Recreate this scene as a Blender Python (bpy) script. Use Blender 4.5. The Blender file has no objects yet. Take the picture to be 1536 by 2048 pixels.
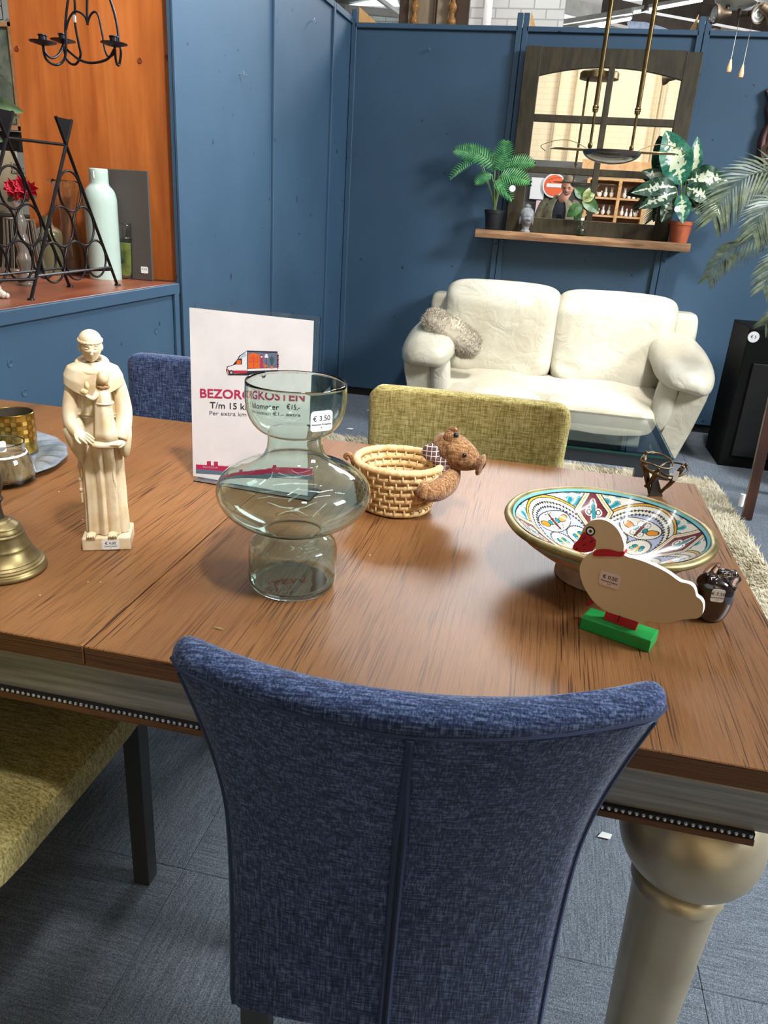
import bpy, bmesh, math, random
import numpy as np
from mathutils import Vector, Matrix, noise
random.seed(7); np.random.seed(7)
SC = bpy.context.scene
COL = SC.collection
PI = math.pi

# ---------------------------------------------------------------- camera
FOC = 1501.7
RX = ((0.97589439, 0.13427427, -0.17204815), (0.20914919, -0.35020329, 0.91302479), (0.06234391, -0.9269995, -0.36984478))
CAM = Vector((0, 0, 1.26))
cam_data = bpy.data.cameras.new('camera'); cam = bpy.data.objects.new('camera', cam_data); COL.objects.link(cam)
cam_data.sensor_fit = 'VERTICAL'; cam_data.sensor_height = 36; cam_data.lens = FOC / 2048 * 36
cam_data.clip_start = 0.01; cam_data.clip_end = 100
cam.matrix_world = Matrix(((RX[0][0], -RX[0][1], -RX[0][2], CAM.x), (RX[1][0], -RX[1][1], -RX[1][2], CAM.y),
                           (RX[2][0], -RX[2][1], -RX[2][2], CAM.z), (0, 0, 0, 1)))
SC.camera = cam

# ---------------------------------------------------------------- exposure, world, large lights
SC.view_settings.view_transform = 'Standard'; SC.view_settings.look = 'None'
SC.view_settings.gamma = 1; SC.view_settings.use_curve_mapping = False
SC.view_settings.exposure = 0.12
SC.cycles.use_denoising = True
SC.cycles.max_bounces = 10; SC.cycles.transmission_bounces = 10; SC.cycles.transparent_max_bounces = 12
SC.cycles.glossy_bounces = 6; SC.cycles.diffuse_bounces = 3
SC.cycles.sample_clamp_indirect = 6
SC.cycles.caustics_reflective = False
world = bpy.data.worlds.new('hall_ambient'); SC.world = world; world.use_nodes = True
world.node_tree.nodes['Background'].inputs[0].default_value = (0.80, 0.90, 1.0, 1)
world.node_tree.nodes['Background'].inputs[1].default_value = 0.06

def area_light(name, loc, target, size, energy, color, sy=None, spread=180):
    l = bpy.data.lights.new(name, 'AREA'); l.energy = energy; l.color = color; l.size = size
    if sy: l.shape = 'RECTANGLE'; l.size_y = sy
    l.spread = math.radians(spread)
    o = bpy.data.objects.new(name, l); COL.objects.link(o); o.location = loc
    o.rotation_euler = (Vector(target) - Vector(loc)).to_track_quat('-Z', 'Y').to_euler()
    return o
area_light('skylight_beyond', (-0.3, 7.8, 4.45), (-0.3, 3.0, 0.9), 3.4, 430, (0.93, 0.97, 1.0), 1.6)
area_light('hall_window_right', (5.0, 1.5, 4.0), (-0.4, 1.9, 0.7), 1.8, 500, (0.90, 0.96, 1.0), 1.2)
area_light('track_lamp_left', (0.6, 1.6, 4.4), (-1.7, 3.1, 1.95), 0.3, 17, (1.0, 0.98, 0.95), None, 46)
area_light('track_lamp_sofa', (0.9, 3.0, 4.4), (0.25, 4.75, 0.72), 0.35, 12, (1.0, 0.98, 0.94), None, 36)
area_light('track_lamp_front', (0.9, -0.4, 4.4), (-0.55, 1.32, 0.93), 0.35, 4.7, (1.0, 0.98, 0.96), None, 23)
area_light('hall_behind', (0.6, -1.9, 4.4), (0.5, -3.6, 2.0), 0.8, 30, (1.0, 0.95, 0.86), None, 90)
area_light('roof_beam_fill', (1.5, 14.6, 2.4), (1.5, 9.5, 4.5), 3.0, 260, (0.92, 0.96, 1.0), 1.2)  # unseen fill light added to brighten the roof beams
for i, (x, y, r) in enumerate(((-0.2, 2.6, 0.5), (-1.2, 2.2, 0.4), (0.9, 2.4, 1.1), (0.2, 1.9, 0.2), (2.2, 3.0, 0.6), (-2.2, 2.8, 1.2), (1.3, 1.5, 0.9), (-0.5, 1.4, 1.4))):
    l = area_light('ceiling_tube', (x, y, 4.45), (x, y, 0), 1.25, 9.5, (0.90, 0.96, 1.0), 0.06); l.rotation_euler = (0, 0, r)
def ray(px, py):
    v = (px - 768, py - 1024, FOC)
    return Vector([RX[i][0] * v[0] + RX[i][1] * v[1] + RX[i][2] * v[2] for i in range(3)])
def on_z(px, py, z): d = ray(px, py); return CAM + d * ((z - CAM.z) / d.z)
def on_y(px, py, y): d = ray(px, py); return CAM + d * (y / d.y)
def on_x(px, py, x): d = ray(px, py); return CAM + d * (x / d.x)
def on_plane(px, py, p, n):
    d = ray(px, py); return CAM + d * ((Vector(p) - CAM).dot(n) / d.dot(n))

# ---------------------------------------------------------------- materials
def srgb(r, g, b):
    def f(c):
        c /= 255.0
        return c / 12.92 if c <= 0.04045 else ((c + 0.055) / 1.055) ** 2.4
    return (f(r), f(g), f(b), 1)
def mat(name, col, rough=0.5, metal=0.0, **k):
    m = bpy.data.materials.new(name); m.use_nodes = True
    nt = m.node_tree; b = nt.nodes['Principled BSDF']
    if isinstance(col[0], (int, float)) and max(col[:3]) > 1.001 or (len(col) == 3): col = srgb(*col)
    b.inputs['Base Color'].default_value = col
    b.inputs['Roughness'].default_value = rough; b.inputs['Metallic'].default_value = metal
    if 'spec' in k: b.inputs['Specular IOR Level'].default_value = k['spec']
    if 'coat' in k: b.inputs['Coat Weight'].default_value = k['coat']; b.inputs['Coat Roughness'].default_value = k.get('coat_rough', 0.1)
    if 'trans' in k: b.inputs['Transmission Weight'].default_value = k['trans']
    if 'ior' in k: b.inputs['IOR'].default_value = k['ior']
    if 'sheen' in k: b.inputs['Sheen Weight'].default_value = k['sheen']
    if 'sss' in k:
        b.inputs['Subsurface Weight'].default_value = k['sss']; b.inputs['Subsurface Scale'].default_value = k.get('sss_scale', 0.01)
    if 'emit' in k:
        b.inputs['Emission Color'].default_value = srgb(*k['emit']); b.inputs['Emission Strength'].default_value = k.get('power', 1)
    return m
def N(m, t, **k):
    n = m.node_tree.nodes.new(t)
    for a, v in k.items():
        if a in n.inputs: n.inputs[a].default_value = v
        else: setattr(n, a, v)
    return n
def L(m, a, b): m.node_tree.links.new(a, b)
def bsdf(m): return m.node_tree.nodes['Principled BSDF']
def coords(m, scale=(1, 1, 1), kind='Object', rot=(0, 0, 0)):
    tc = N(m, 'ShaderNodeTexCoord'); mp = N(m, 'ShaderNodeMapping')
    mp.inputs['Scale'].default_value = scale; mp.inputs['Rotation'].default_value = rot
    L(m, tc.outputs[kind], mp.inputs['Vector']); return mp.outputs['Vector']
def noise_tex(m, vec, scale=5, detail=4, rough=0.55, dist=0):
    n = N(m, 'ShaderNodeTexNoise'); n.inputs['Scale'].default_value = scale; n.inputs['Detail'].default_value = detail
    n.inputs['Roughness'].default_value = rough; n.inputs['Distortion'].default_value = dist
    L(m, vec, n.inputs['Vector']); return n.outputs['Fac']
def ramp(m, fac, stops):
    r = N(m, 'ShaderNodeValToRGB'); e = r.color_ramp.elements
    while len(e) < len(stops): e.new(0.5)
    for i, (p, c) in enumerate(stops):
        e[i].position = p; e[i].color = srgb(*c) if len(c) == 3 else c
    L(m, fac, r.inputs['Fac']); return r.outputs['Color']
def mix(m, fac, a, b, mode='MIX'):
    n = N(m, 'ShaderNodeMix', data_type='RGBA', blend_type=mode)
    for s, v in ((n.inputs['Factor'], fac), (n.inputs['A'], a), (n.inputs['B'], b)):
        if isinstance(v, (int, float)): s.default_value = v
        elif isinstance(v, tuple): s.default_value = srgb(*v) if len(v) == 3 else v
        else: L(m, v, s)
    return n.outputs['Result']
def math_(m, op, a, b=0.0):
    n = N(m, 'ShaderNodeMath', operation=op)
    for s, v in ((n.inputs[0], a), (n.inputs[1], b)):
        if isinstance(v, (int, float)): s.default_value = v
        else: L(m, v, s)
    return n.outputs[0]
def bump(m, h, strength=0.3, dist=0.002):
    n = N(m, 'ShaderNodeBump'); n.inputs['Strength'].default_value = strength; n.inputs['Distance'].default_value = dist
    L(m, h, n.inputs['Height']); L(m, n.outputs['Normal'], bsdf(m).inputs['Normal'])
def setcol(m, c): L(m, c, bsdf(m).inputs['Base Color'])

def crevice(m, dark, lo=0.42, hi=0.50, amt=0.8):        # darker tone in the hollows: patina on the statue, grooves on the platter
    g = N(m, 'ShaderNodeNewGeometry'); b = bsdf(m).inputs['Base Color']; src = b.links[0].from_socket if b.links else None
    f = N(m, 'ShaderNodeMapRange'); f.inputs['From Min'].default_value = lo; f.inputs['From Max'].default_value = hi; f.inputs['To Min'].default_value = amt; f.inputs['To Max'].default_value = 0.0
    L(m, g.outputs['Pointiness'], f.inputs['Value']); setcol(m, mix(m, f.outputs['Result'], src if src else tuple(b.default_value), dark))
def noisy(name, c1, c2, rough=0.5, metal=0.0, scale=8, stretch=(1, 1, 1), b=0.0, bd=0.001, detail=5, lo=0.35, hi=0.65, **k):
    m = mat(name, c1, rough, metal, **k); v = coords(m, stretch); f = noise_tex(m, v, scale, detail)
    setcol(m, ramp(m, f, [(lo, c1), (hi, c2)]))
    if b: bump(m, f, b, bd)
    return m

def table_wood(name, tone=1.0, axis='y'):
    m = mat(name, (150, 98, 62), 0.40, coat=0.06, coat_rough=0.3, spec=0.3)
    k = 0.014
    st = (1, k, 1) if axis == 'y' else (k, 1, 1)
    v = coords(m, st)
    broad = noise_tex(m, coords(m, (1, 0.12, 1) if axis == 'y' else (0.12, 1, 1)), 5, 3, 0.5, 0.2); fine = noise_tex(m, v, 1000, 2, 0.7)
    pore = noise_tex(m, v, 520, 1, 0.5, 0.05); patch = noise_tex(m, v, 16, 1, 0.5)
    c = ramp(m, broad, [(0.3, (118, 80, 47)), (0.5, (134, 92, 55)), (0.7, (147, 103, 64))])
    c = mix(m, 0.5, c, ramp(m, fine, [(0.32, (170, 140, 118)), (0.58, (255, 252, 246))]), 'MULTIPLY')
    lines = ramp(m, pore, [(0.375, (78, 52, 36)), (0.42, (255, 255, 255))])
    c = mix(m, math_(m, 'MULTIPLY', ramp(m, patch, [(0.40, (110, 110, 110)), (0.6, (255, 255, 255))]), 0.85), c, lines, 'MULTIPLY')
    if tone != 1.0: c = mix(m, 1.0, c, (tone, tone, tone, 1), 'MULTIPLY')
    setcol(m, c); bump(m, fine, 0.12, 0.0004)
    return m
def woven(name, dark, mid, light, scale=900, rough=0.95, bstr=0.5):
    m = mat(name, mid, rough, spec=0.15, sheen=0.25)
    a = noise_tex(m, coords(m, (1, 1, 0.10)), scale * 0.55, 2, 0.6)
    b_ = noise_tex(m, coords(m, (0.10, 1, 1)), scale * 0.55, 2, 0.6)
    big = noise_tex(m, coords(m, (1, 1, 1)), 9, 3)
    s = math_(m, 'MULTIPLY', math_(m, 'ADD', a, b_), 0.5)
    c = ramp(m, s, [(0.38, dark), (0.5, mid), (0.62, light)])
    c = mix(m, 0.25, c, ramp(m, big, [(0.35, (190, 190, 190)), (0.65, (255, 255, 255))]), 'MULTIPLY')
    setcol(m, c); bump(m, s, bstr, 0.0012)
    return m
def painted(name, c1, c2, rough=0.55):
    m = mat(name, c1, rough, spec=0.35)
    big = noise_tex(m, coords(m, (1, 1, 1)), 1.7, 5); sm = noise_tex(m, coords(m, (1, 1, 0.25)), 55, 3)
    dots = noise_tex(m, coords(m), 30, 0)
    c = ramp(m, big, [(0.3, c1), (0.7, c2)])
    c = mix(m, 1.0, c, ramp(m, dots, [(0.155, (150, 150, 160)), (0.175, (255, 255, 255))]), 'MULTIPLY')
    setcol(m, c); bump(m, sm, 0.08, 0.001)
    return m
def glass(name, col, rough=0.0, ior=1.45):
    return mat(name, col, rough, trans=1.0, ior=ior)

M = {}
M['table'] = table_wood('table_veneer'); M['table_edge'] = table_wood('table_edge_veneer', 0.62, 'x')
M['blue'] = painted('blue_wall_paint', (53, 78, 101), (61, 87, 110))
M['navy'] = woven('navy_fabric', (26, 35, 62), (53, 68, 106), (104, 120, 156))
M['navy_line'] = mat('navy_piping', (52, 62, 92), 0.9)
M['lime'] = woven('lime_fabric', (132, 118, 62), (178, 162, 98), (214, 200, 142), 620)
M['carpet'] = None
M['black'] = mat('black_satin', (16, 16, 18), 0.5)
M['blackmetal'] = mat('black_wrought_iron', (30, 27, 28), 0.35, 0.6)
M['brass'] = noisy('antique_brass', (92, 76, 48), (122, 102, 68), 0.32, 0.9, 30)
M['glass'] = glass('clear_glass', (246, 250, 248))
M['greenglass'] = glass('green_tinted_glass', (230, 245, 239))
M['white'] = mat('white_paper', (240, 240, 242), 0.7)
M['ink'] = mat('black_ink', (28, 28, 34), 0.8)
M['maroon'] = mat('maroon_ink', (184, 38, 88), 0.75)

# ---------------------------------------------------------------- mesh builder
def I4(): return Matrix.Identity(4)
def TR(x, y, z, rz=0, rx=0, ry=0):
    return Matrix.Translation((x, y, z)) @ Matrix.Rotation(rz, 4, 'Z') @ Matrix.Rotation(ry, 4, 'Y') @ Matrix.Rotation(rx, 4, 'X')
class MB:
    def __init__(s): s.v = []; s.f = []; s.mi = []; s.m = 0
    def add(s, verts, faces, T=None):
        o = len(s.v)
        s.v += [tuple(T @ Vector(v)) if T is not None else tuple(v) for v in verts]
        s.f += [tuple(i + o for i in f) for f in faces]; s.mi += [s.m] * len(faces)
        return s
    def box(s, c, d, T=None, taper=1.0):
        x, y, z = d[0] / 2, d[1] / 2, d[2] / 2
        v = []
        for sz in (-1, 1):
            k = taper if sz > 0 else 1
            for sx, sy in ((-1, -1), (1, -1), (1, 1), (-1, 1)): v.append((c[0] + sx * x * k, c[1] + sy * y * k, c[2] + sz * z))
        return s.add(v, [(3, 2, 1, 0), (4, 5, 6, 7), (0, 1, 5, 4), (1, 2, 6, 5), (2, 3, 7, 6), (3, 0, 4, 7)], T)
    def bbox(s, c, d, r=0.004, T=None, n=2):            # bevelled box
        bm = bmesh.new(); bmesh.ops.create_cube(bm, size=1)
        for w in bm.verts: w.co = Vector((c[0] + w.co.x * d[0], c[1] + w.co.y * d[1], c[2] + w.co.z * d[2]))
        bmesh.ops.bevel(bm, geom=bm.edges[:], offset=min(r, min(d) * 0.49), segments=n, affect='EDGES', profile=0.5)
        return s.bm(bm, T)
    def bm(s, bm, T=None):
        bm.verts.index_update(); v = [tuple(w.co) for w in bm.verts]; f = [tuple(w.index for w in g.verts) for g in bm.faces]
        bm.free(); return s.add(v, f, T)
    def loft(s, rings, closed=True, cap=True, T=None, loop=False):
        n = len(rings[0]); v = [p for r in rings for p in r]; f = []
        nr = len(rings)
        for i in range(nr if loop else nr - 1):
            a = i * n; b = ((i + 1) % nr) * n
            for j in range(n if closed else n - 1):
                k = (j + 1) % n; f.append((a + j, a + k, b + k, b + j))
        if cap and closed and not loop: f.append(tuple(range(n - 1, -1, -1))); f.append(tuple(range((nr - 1) * n, nr * n)))
        return s.add(v, f, T)
    def lathe(s, prof, n=48, T=None, cap=False, wob=None):
        rings = []
        for r, z in prof:
            rings.append([(max(r, 1e-5) * math.cos(2 * PI * j / n) * (1 + (wob(2 * PI * j / n, z) if wob else 0)),
                           max(r, 1e-5) * math.sin(2 * PI * j / n) * (1 + (wob(2 * PI * j / n, z) if wob else 0)), z) for j in range(n)])
        return s.loft(rings, cap=cap, T=T)
    def cyl(s, p0, p1, r0, r1=None, n=16): return s.tube([p0, p1], [r0, r0 if r1 is None else r1], n)
    def tube(s, pts, r, n=8, loop=False, T=None, flat=1.0):
        pts = [Vector(p) for p in pts]; k = len(pts)
        if not hasattr(r, '__len__'): r = [r] * k
        rings = []; up = None
        for i, p in enumerate(pts):
            if loop: t = pts[(i + 1) % k] - pts[i - 1]
            else: t = pts[min(i + 1, k - 1)] - pts[max(i - 1, 0)]
            if t.length < 1e-9: t = Vector((0, 0, 1))
            t.normalize()
            if up is None:
                up = Vector((0, 0, 1)) if abs(t.z) < 0.9 else Vector((1, 0, 0))
            a = t.cross(up)
            if a.length < 1e-6: a = t.orthogonal()
            a.normalize(); b = a.cross(t); b.normalize(); up = b
            rings.append([tuple(p + a * (r[i] * math.cos(2 * PI * j / n)) + b * (r[i] * flat * math.sin(2 * PI * j / n))) for j in range(n)])
        return s.loft(rings, cap=not loop, T=T, loop=loop)
    def sell(s, c, d, p=(2, 2), n=(24, 14), T=None, fn=None):     # superellipsoid, semi axes d, exponents p=(plan, profile)
        def pw(a, e): return math.copysign(abs(a) ** (2.0 / e), a)
        rings = []
        for i in range(n[1] + 1):
            ph = -PI / 2 + PI * i / n[1]; ph = max(-PI / 2 + 1e-3, min(PI / 2 - 1e-3, ph)); row = []
            for j in range(n[0]):
                t = 2 * PI * j / n[0]
                q = Vector((pw(math.cos(t), p[0]) * pw(math.cos(ph), p[1]), pw(math.sin(t), p[0]) * pw(math.cos(ph), p[1]), pw(math.sin(ph), p[1])))
                w = Vector((q.x * d[0], q.y * d[1], q.z * d[2]))
                if fn: w = fn(w, q)
                row.append((w.x + c[0], w.y + c[1], w.z + c[2]))
            rings.append(row)
        return s.loft(rings, T=T)
    def prism(s, pts, z0, z1, T=None):                  # pts in xy, extruded in z
        n = len(pts); v = [(x, y, z0) for x, y in pts] + [(x, y, z1) for x, y in pts]
        f = [tuple(range(n - 1, -1, -1)), tuple(range(n, 2 * n))] + [(i, (i + 1) % n, n + (i + 1) % n, n + i) for i in range(n)]
        return s.add(v, f, T)
    def slab(s, pts, th, T=None):                       # 3D polygon given thickness along its normal (away from viewer side)
        P = [Vector(p) for p in pts]; nrm = (P[1] - P[0]).cross(P[2] - P[0]).normalized() * th
        n = len(P); v = P + [p + nrm for p in P]
        return s.add(v, [tuple(range(n)), tuple(range(2 * n - 1, n - 1, -1))] + [((i + 1) % n, i, n + i, n + (i + 1) % n) for i in range(n)], T)
    def grid(s, fn, nu, nv, T=None, closed_u=False):
        v = [fn(i / (nu if closed_u else nu - 1), j / (nv - 1)) for j in range(nv) for i in range(nu)]
        f = []
        for j in range(nv - 1):
            for i in range(nu if closed_u else nu - 1):
                k = (i + 1) % nu; f.append((j * nu + i, j * nu + k, (j + 1) * nu + k, (j + 1) * nu + i))
        return s.add(v, f, T)
    def build(s, name, m, parent=None, smooth=True, world=False, label=None, angle=40, fix=True):
        me = bpy.data.meshes.new(name); me.from_pydata(s.v, [], s.f)
        ms = m if isinstance(m, (list, tuple)) else [m]
        for x in ms: me.materials.append(x)
        if len(ms) > 1: me.polygons.foreach_set('material_index', s.mi)
        if fix:
            b = bmesh.new(); b.from_mesh(me); bmesh.ops.recalc_face_normals(b, faces=b.faces[:]); b.to_mesh(me); b.free()
        if smooth:
            me.polygons.foreach_set('use_smooth', [True] * len(me.polygons))
            if angle: me.set_sharp_from_angle(angle=math.radians(angle))
        me.update(); o = bpy.data.objects.new(name, me); COL.objects.link(o)
        if parent is not None:
            o.parent = parent
            if world:
                w = I4(); q = parent; chain = []
                while q is not None: chain.append(q); q = q.parent
                for q in reversed(chain): w = w @ q.matrix_parent_inverse @ q.matrix_basis
                o.matrix_parent_inverse = w.inverted()
        if label: o['label'] = label
        return o
def mod(o, t, **k):
    m = o.modifiers.new(t.lower(), t)
    for a, v in k.items(): setattr(m, a, v)
    return m
def tag(o, label, cat, group=None, kind=None):
    o['label'] = label; o['category'] = cat
    if group: o['group'] = group
    if kind: o['kind'] = kind
    return o
def thing(name, label, cat, loc=(0, 0, 0), rz=0, group=None):
    o = bpy.data.objects.new(name, None); COL.objects.link(o); o.empty_display_size = 0.05
    o.location = loc; o.rotation_euler = (0, 0, rz); return tag(o, label, cat, group)
def struct(o, name=None):
    o['kind'] = 'structure'; return o
def dup(root, loc, rz=None, label=None):
    def cp(o, par):
        c = o.copy(); COL.objects.link(c); c.parent = par
        for ch in o.children: cp(ch, c)
        return c
    r = cp(root, None); r.location = loc
    if rz is not None: r.rotation_euler = (0, 0, rz)
    if label: r['label'] = label
    return r
def smooth_path(pts, n=6, loop=False):                  # Catmull-Rom
    P = [Vector(p) for p in pts]; out = []; k = len(P)
    for i in range(k if loop else k - 1):
        a, b, c, d = (P[(i - 1) % k], P[i], P[(i + 1) % k], P[(i + 2) % k]) if loop else (P[max(i - 1, 0)], P[i], P[i + 1], P[min(i + 2, k - 1)])
        for j in range(n):
            t = j / n
            out.append(0.5 * ((2 * b) + (c - a) * t + (2 * a - 5 * b + 4 * c - d) * t * t + (3 * b - a - 3 * c + d) * t ** 3))
    if not loop: out.append(P[-1])
    return out
def parent_world(o, parent):
    o.parent = parent; w = I4(); q = parent; chain = []
    while q is not None: chain.append(q); q = q.parent
    for q in reversed(chain): w = w @ q.matrix_parent_inverse @ q.matrix_basis
    o.matrix_parent_inverse = w.inverted(); return o
def text_obj(name, body, size, m, parent, origin, right, up, align='LEFT', depth=0.0001, bold=0.0, shear=0, sx=1.0, world=True):
    cu = bpy.data.curves.new(name, 'FONT'); cu.body = body; cu.size = size; cu.align_x = align; cu.align_y = 'CENTER'
    cu.extrude = depth; cu.offset = bold; cu.shear = shear; cu.resolution_u = 4; cu.space_character = 1.0
    t = bpy.data.objects.new(name, cu); COL.objects.link(t)
    me = bpy.data.meshes.new_from_object(t.evaluated_get(bpy.context.evaluated_depsgraph_get()))
    bpy.data.objects.remove(t); bpy.data.curves.remove(cu)
    r = Vector(right).normalized(); u = Vector(up); u = (u - r * u.dot(r)).normalized(); n = r.cross(u); og = Vector(origin)
    for v in me.vertices: c = v.co; v.co = og + r * (c.x * sx) + u * c.y + n * (c.z)
    me.materials.clear(); me.materials.append(m); me.name = name
    o = bpy.data.objects.new(name, me); COL.objects.link(o)
    if parent is not None:
        o.parent = parent
        if world:
            w = I4(); q = parent; chain = []
            while q is not None: chain.append(q); q = q.parent
            for q in reversed(chain): w = w @ q.matrix_parent_inverse @ q.matrix_basis
            o.matrix_parent_inverse = w.inverted()
    return o
def rrect(w, h, r, n=4):
    out = []
    for cx, cy, a in ((w / 2 - r, h / 2 - r, 0), (-w / 2 + r, h / 2 - r, 90), (-w / 2 + r, -h / 2 + r, 180), (w / 2 - r, -h / 2 + r, 270)):
        for i in range(n + 1):
            t = math.radians(a + 90 * i / n); out.append((cx + r * math.cos(t), cy + r * math.sin(t)))
    return out
def price_tag(parent, c, right, up, w, h, price, small=True, m='white', surf=None, extra=None):
    c = Vector(c); r = Vector(right).normalized(); u = Vector(up); u = (u - r * u.dot(r)).normalized(); n = r.cross(u)
    b = MB(); P = rrect(w, h, min(w, h) * 0.18)
    def at(x, y, k):
        q = c + r * x + u * y + n * k
        return surf(q, k) if surf else q
    b.loft([[at(x, y, 0) for x, y in P], [at(x, y, 0.0004) for x, y in P]])
    t = b.build('price_label', M[m], parent, smooth=False, world=True, label='small white rounded sticker with ' + ('the price ' + price if price else 'faint print'))
    if price: text_obj('price_print', price, h * 0.36, M['ink'], t, c + u * h * 0.12 + n * 0.0006 - r * w * 0.0, r, u, 'CENTER')
    if small:
        text_obj('small_print', 'Woonmix Kringloop', h * 0.13, M['ink'], t, c - u * h * 0.16 + n * 0.0006, r, u, 'CENTER')
        text_obj('small_print', extra or '4', h * 0.13, M['ink'], t, c - u * h * 0.33 + n * 0.0006, r, u, 'CENTER')
    return t
# ================================================================ SETTING
WY = 5.30            # face of the back partition
LA = Vector((-1.409, 5.30, 0)); LB = Vector((-1.500, 3.02, 0))       # left partition, corner -> counter corner
TT = 0.76            # table top height
# ---- floor and carpet tiles
m = mat('floor_underlay', (38, 42, 48), 0.95); M['underlay'] = m
b = MB(); b.box((0.5, 5.6, -0.03), (11.6, 19, 0.05)); floor = struct(b.build('floor', m, smooth=False))
def carpet_mat(name, axis):
    m = mat(name, (84, 92, 104), 0.97, spec=0.1)
    st = (1, 0.06, 1) if axis == 0 else (0.06, 1, 1)
    v = coords(m, st); rib = noise_tex(m, v, 260, 1, 0.5); sp = noise_tex(m, coords(m), 420, 2, 0.7)
    s = math_(m, 'ADD', math_(m, 'MULTIPLY', rib, 0.25), math_(m, 'MULTIPLY', sp, 0.75))
    c = ramp(m, s, [(0.36, (80, 87, 96)), (0.50, (110, 118, 128)), (0.64, (144, 152, 161))])
    setcol(m, c); bump(m, s, 0.8, 0.003); return m
cm = [carpet_mat('carpet_pile_lengthwise', 0), carpet_mat('carpet_pile_crosswise', 1)]
tile_me = []
for k in range(2):
    b = MB(); b.bbox((0, 0, -0.001), (0.4996, 0.4996, 0.008), 0.0015, n=1); o = b.build('carpet_tile', cm[k], floor, smooth=False); tile_me.append(o)
first = [True, True]
for i in range(-4, 5):
    for j in range(-2, 11):
        k = (i + j) % 2
        if first[k]: o = tile_me[k]; first[k] = False
        else: o = tile_me[k].copy(); COL.objects.link(o)
        o.location = (0.19 + i * 0.5, 0.30 + j * 0.5, 0)

# ---- back partition: panels, battens, top rail
bp = struct(bpy.data.objects.new('wall_back', None)); COL.objects.link(bp)
seams = [-1.409, on_y(1047, 40, WY).x, on_y(1408, 60, WY).x, 1.68]
ztop = on_y(860, 50, WY).z
for x0, x1 in zip(seams[:-1], seams[1:]):
    b = MB(); b.bbox(((x0 + x1) / 2, WY + 0.009, (0.06 + ztop) / 2), (x1 - x0 - 0.0004, 0.018, ztop - 0.06), 0.002, n=1)
    b.build('wall_panel', M['blue'], bp, smooth=False)
    b = MB(); b.bbox(((x0 + x1) / 2, WY - 0.004, ztop - 0.012), (x1 - x0 - 0.05, 0.034, 0.028), 0.003, n=1)
    b.build('top_rail', M['blue'], bp, smooth=False)
b = MB(); b.box((0.13, WY + 0.03, 0.033), (3.1, 0.02, 0.064)); b.build('gap_shade_strip', M['black'], bp, smooth=False)  # black strip added for the shade in the gap under the panels
raw = noisy('raw_pine', (214, 160, 98), (230, 182, 120), 0.7, scale=20, stretch=(1, 1, 0.2)); M['raw'] = raw
for k, x in enumerate(seams[:-1]):
    for s in ((-1, 1) if k else (1,)):
        b = MB(); b.bbox((x + s * 0.019, WY - 0.006, (0.06 + ztop + 0.07) / 2), (0.034, 0.03, ztop + 0.01), 0.003, n=1)
        b.build('batten', M['blue'], bp, smooth=False)
    sd = 1 if k < 2 else -1                              # raw timber brace showing over the top of the panels
    b = MB(); b.slab([(x + sd * 0.04, WY + 0.03, ztop + 0.005), (x + sd * (0.16 if k == 0 else 0.075), WY + 0.03, ztop + 0.005), (x + sd * 0.04, WY + 0.03, ztop + 0.09)], 0.02)
    b.build('timber_brace', raw, bp, smooth=False)
# screw hooks and nail marks on the partitions
hookm = mat('bright_steel', (200, 205, 210), 0.25, 0.9); M['steel'] = hookm
def wall_hook(p, n, par):
    p = Vector(p); n = Vector(n); b = MB()
    b.tube([p, p + n * 0.02], 0.002, 8); s = Vector((0, 0, 1))
    b.tube([p + n * 0.02 + s * 0.012, p + n * 0.026 + s * 0.004, p + n * 0.022 - s * 0.006, p + n * 0.03 - s * 0.010, p + n * 0.038 - s * 0.002], 0.0022, 8)
    b.build('screw_hook', hookm, par)
wall_hook(on_y(860, 100, WY), (0, -1, 0), bp)
# ---- left partition
wl = struct(bpy.data.objects.new('wall_left', None)); COL.objects.link(wl)
ld = (LA - LB).normalized(); ln = Vector((ld.y, -ld.x, 0))           # normal towards the room (+x)
def lw(s, z, off=0.0): p = LB + ld * s + ln * off; return Vector((p.x, p.y, z))
LL = (LA - LB).length
def lpix(px, py):
    q = on_plane(px, py, LB, ln); return (q - LB).dot(ld)
s1 = lpix(546, 100); s2 = lpix(664, 100)
ztl = on_plane(690, 28, LB, ln).z
def lbox(name, sa, sb, za, zb, o0, o1, mt=None, par=None, r=0.002):
    T = Matrix(((ld.x, ln.x, 0, LB.x), (ld.y, ln.y, 0, LB.y), (0, 0, 1, 0), (0, 0, 0, 1)))
    b = MB(); b.bbox(((sa + sb) / 2, (o0 + o1) / 2, (za + zb) / 2), (abs(sb - sa), abs(o1 - o0), abs(zb - za)), r, T, n=1)
    return b.build(name, mt or M['blue'], par or wl, smooth=False)
for sa, sb in ((0.0, s1), (s1, s2), (s2, LL)):
    lbox('wall_panel', sa + 0.002, sb - 0.002, 0.06, ztl, -0.018, 0)
    lbox('top_rail', sa + 0.02, sb - 0.02, ztl - 0.022, ztl + 0.012, -0.01, 0.014)
for s in (s1, s2): lbox('batten', s - 0.014, s + 0.014, 0.06, ztl + 0.012, 0, 0.014); lbox('batten', s + 0.016, s + 0.034, 0.06, ztl + 0.012, 0, 0.008)
lbox('corner_batten', 0.0, 0.03, 0.06, ztl, 0, 0.012)
for px, py in ((478, 148), (621, 42)):
    s = lpix(px, py); z = on_plane(px, py, LB, ln).z; wall_hook(lw(s, z), ln, wl)
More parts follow.
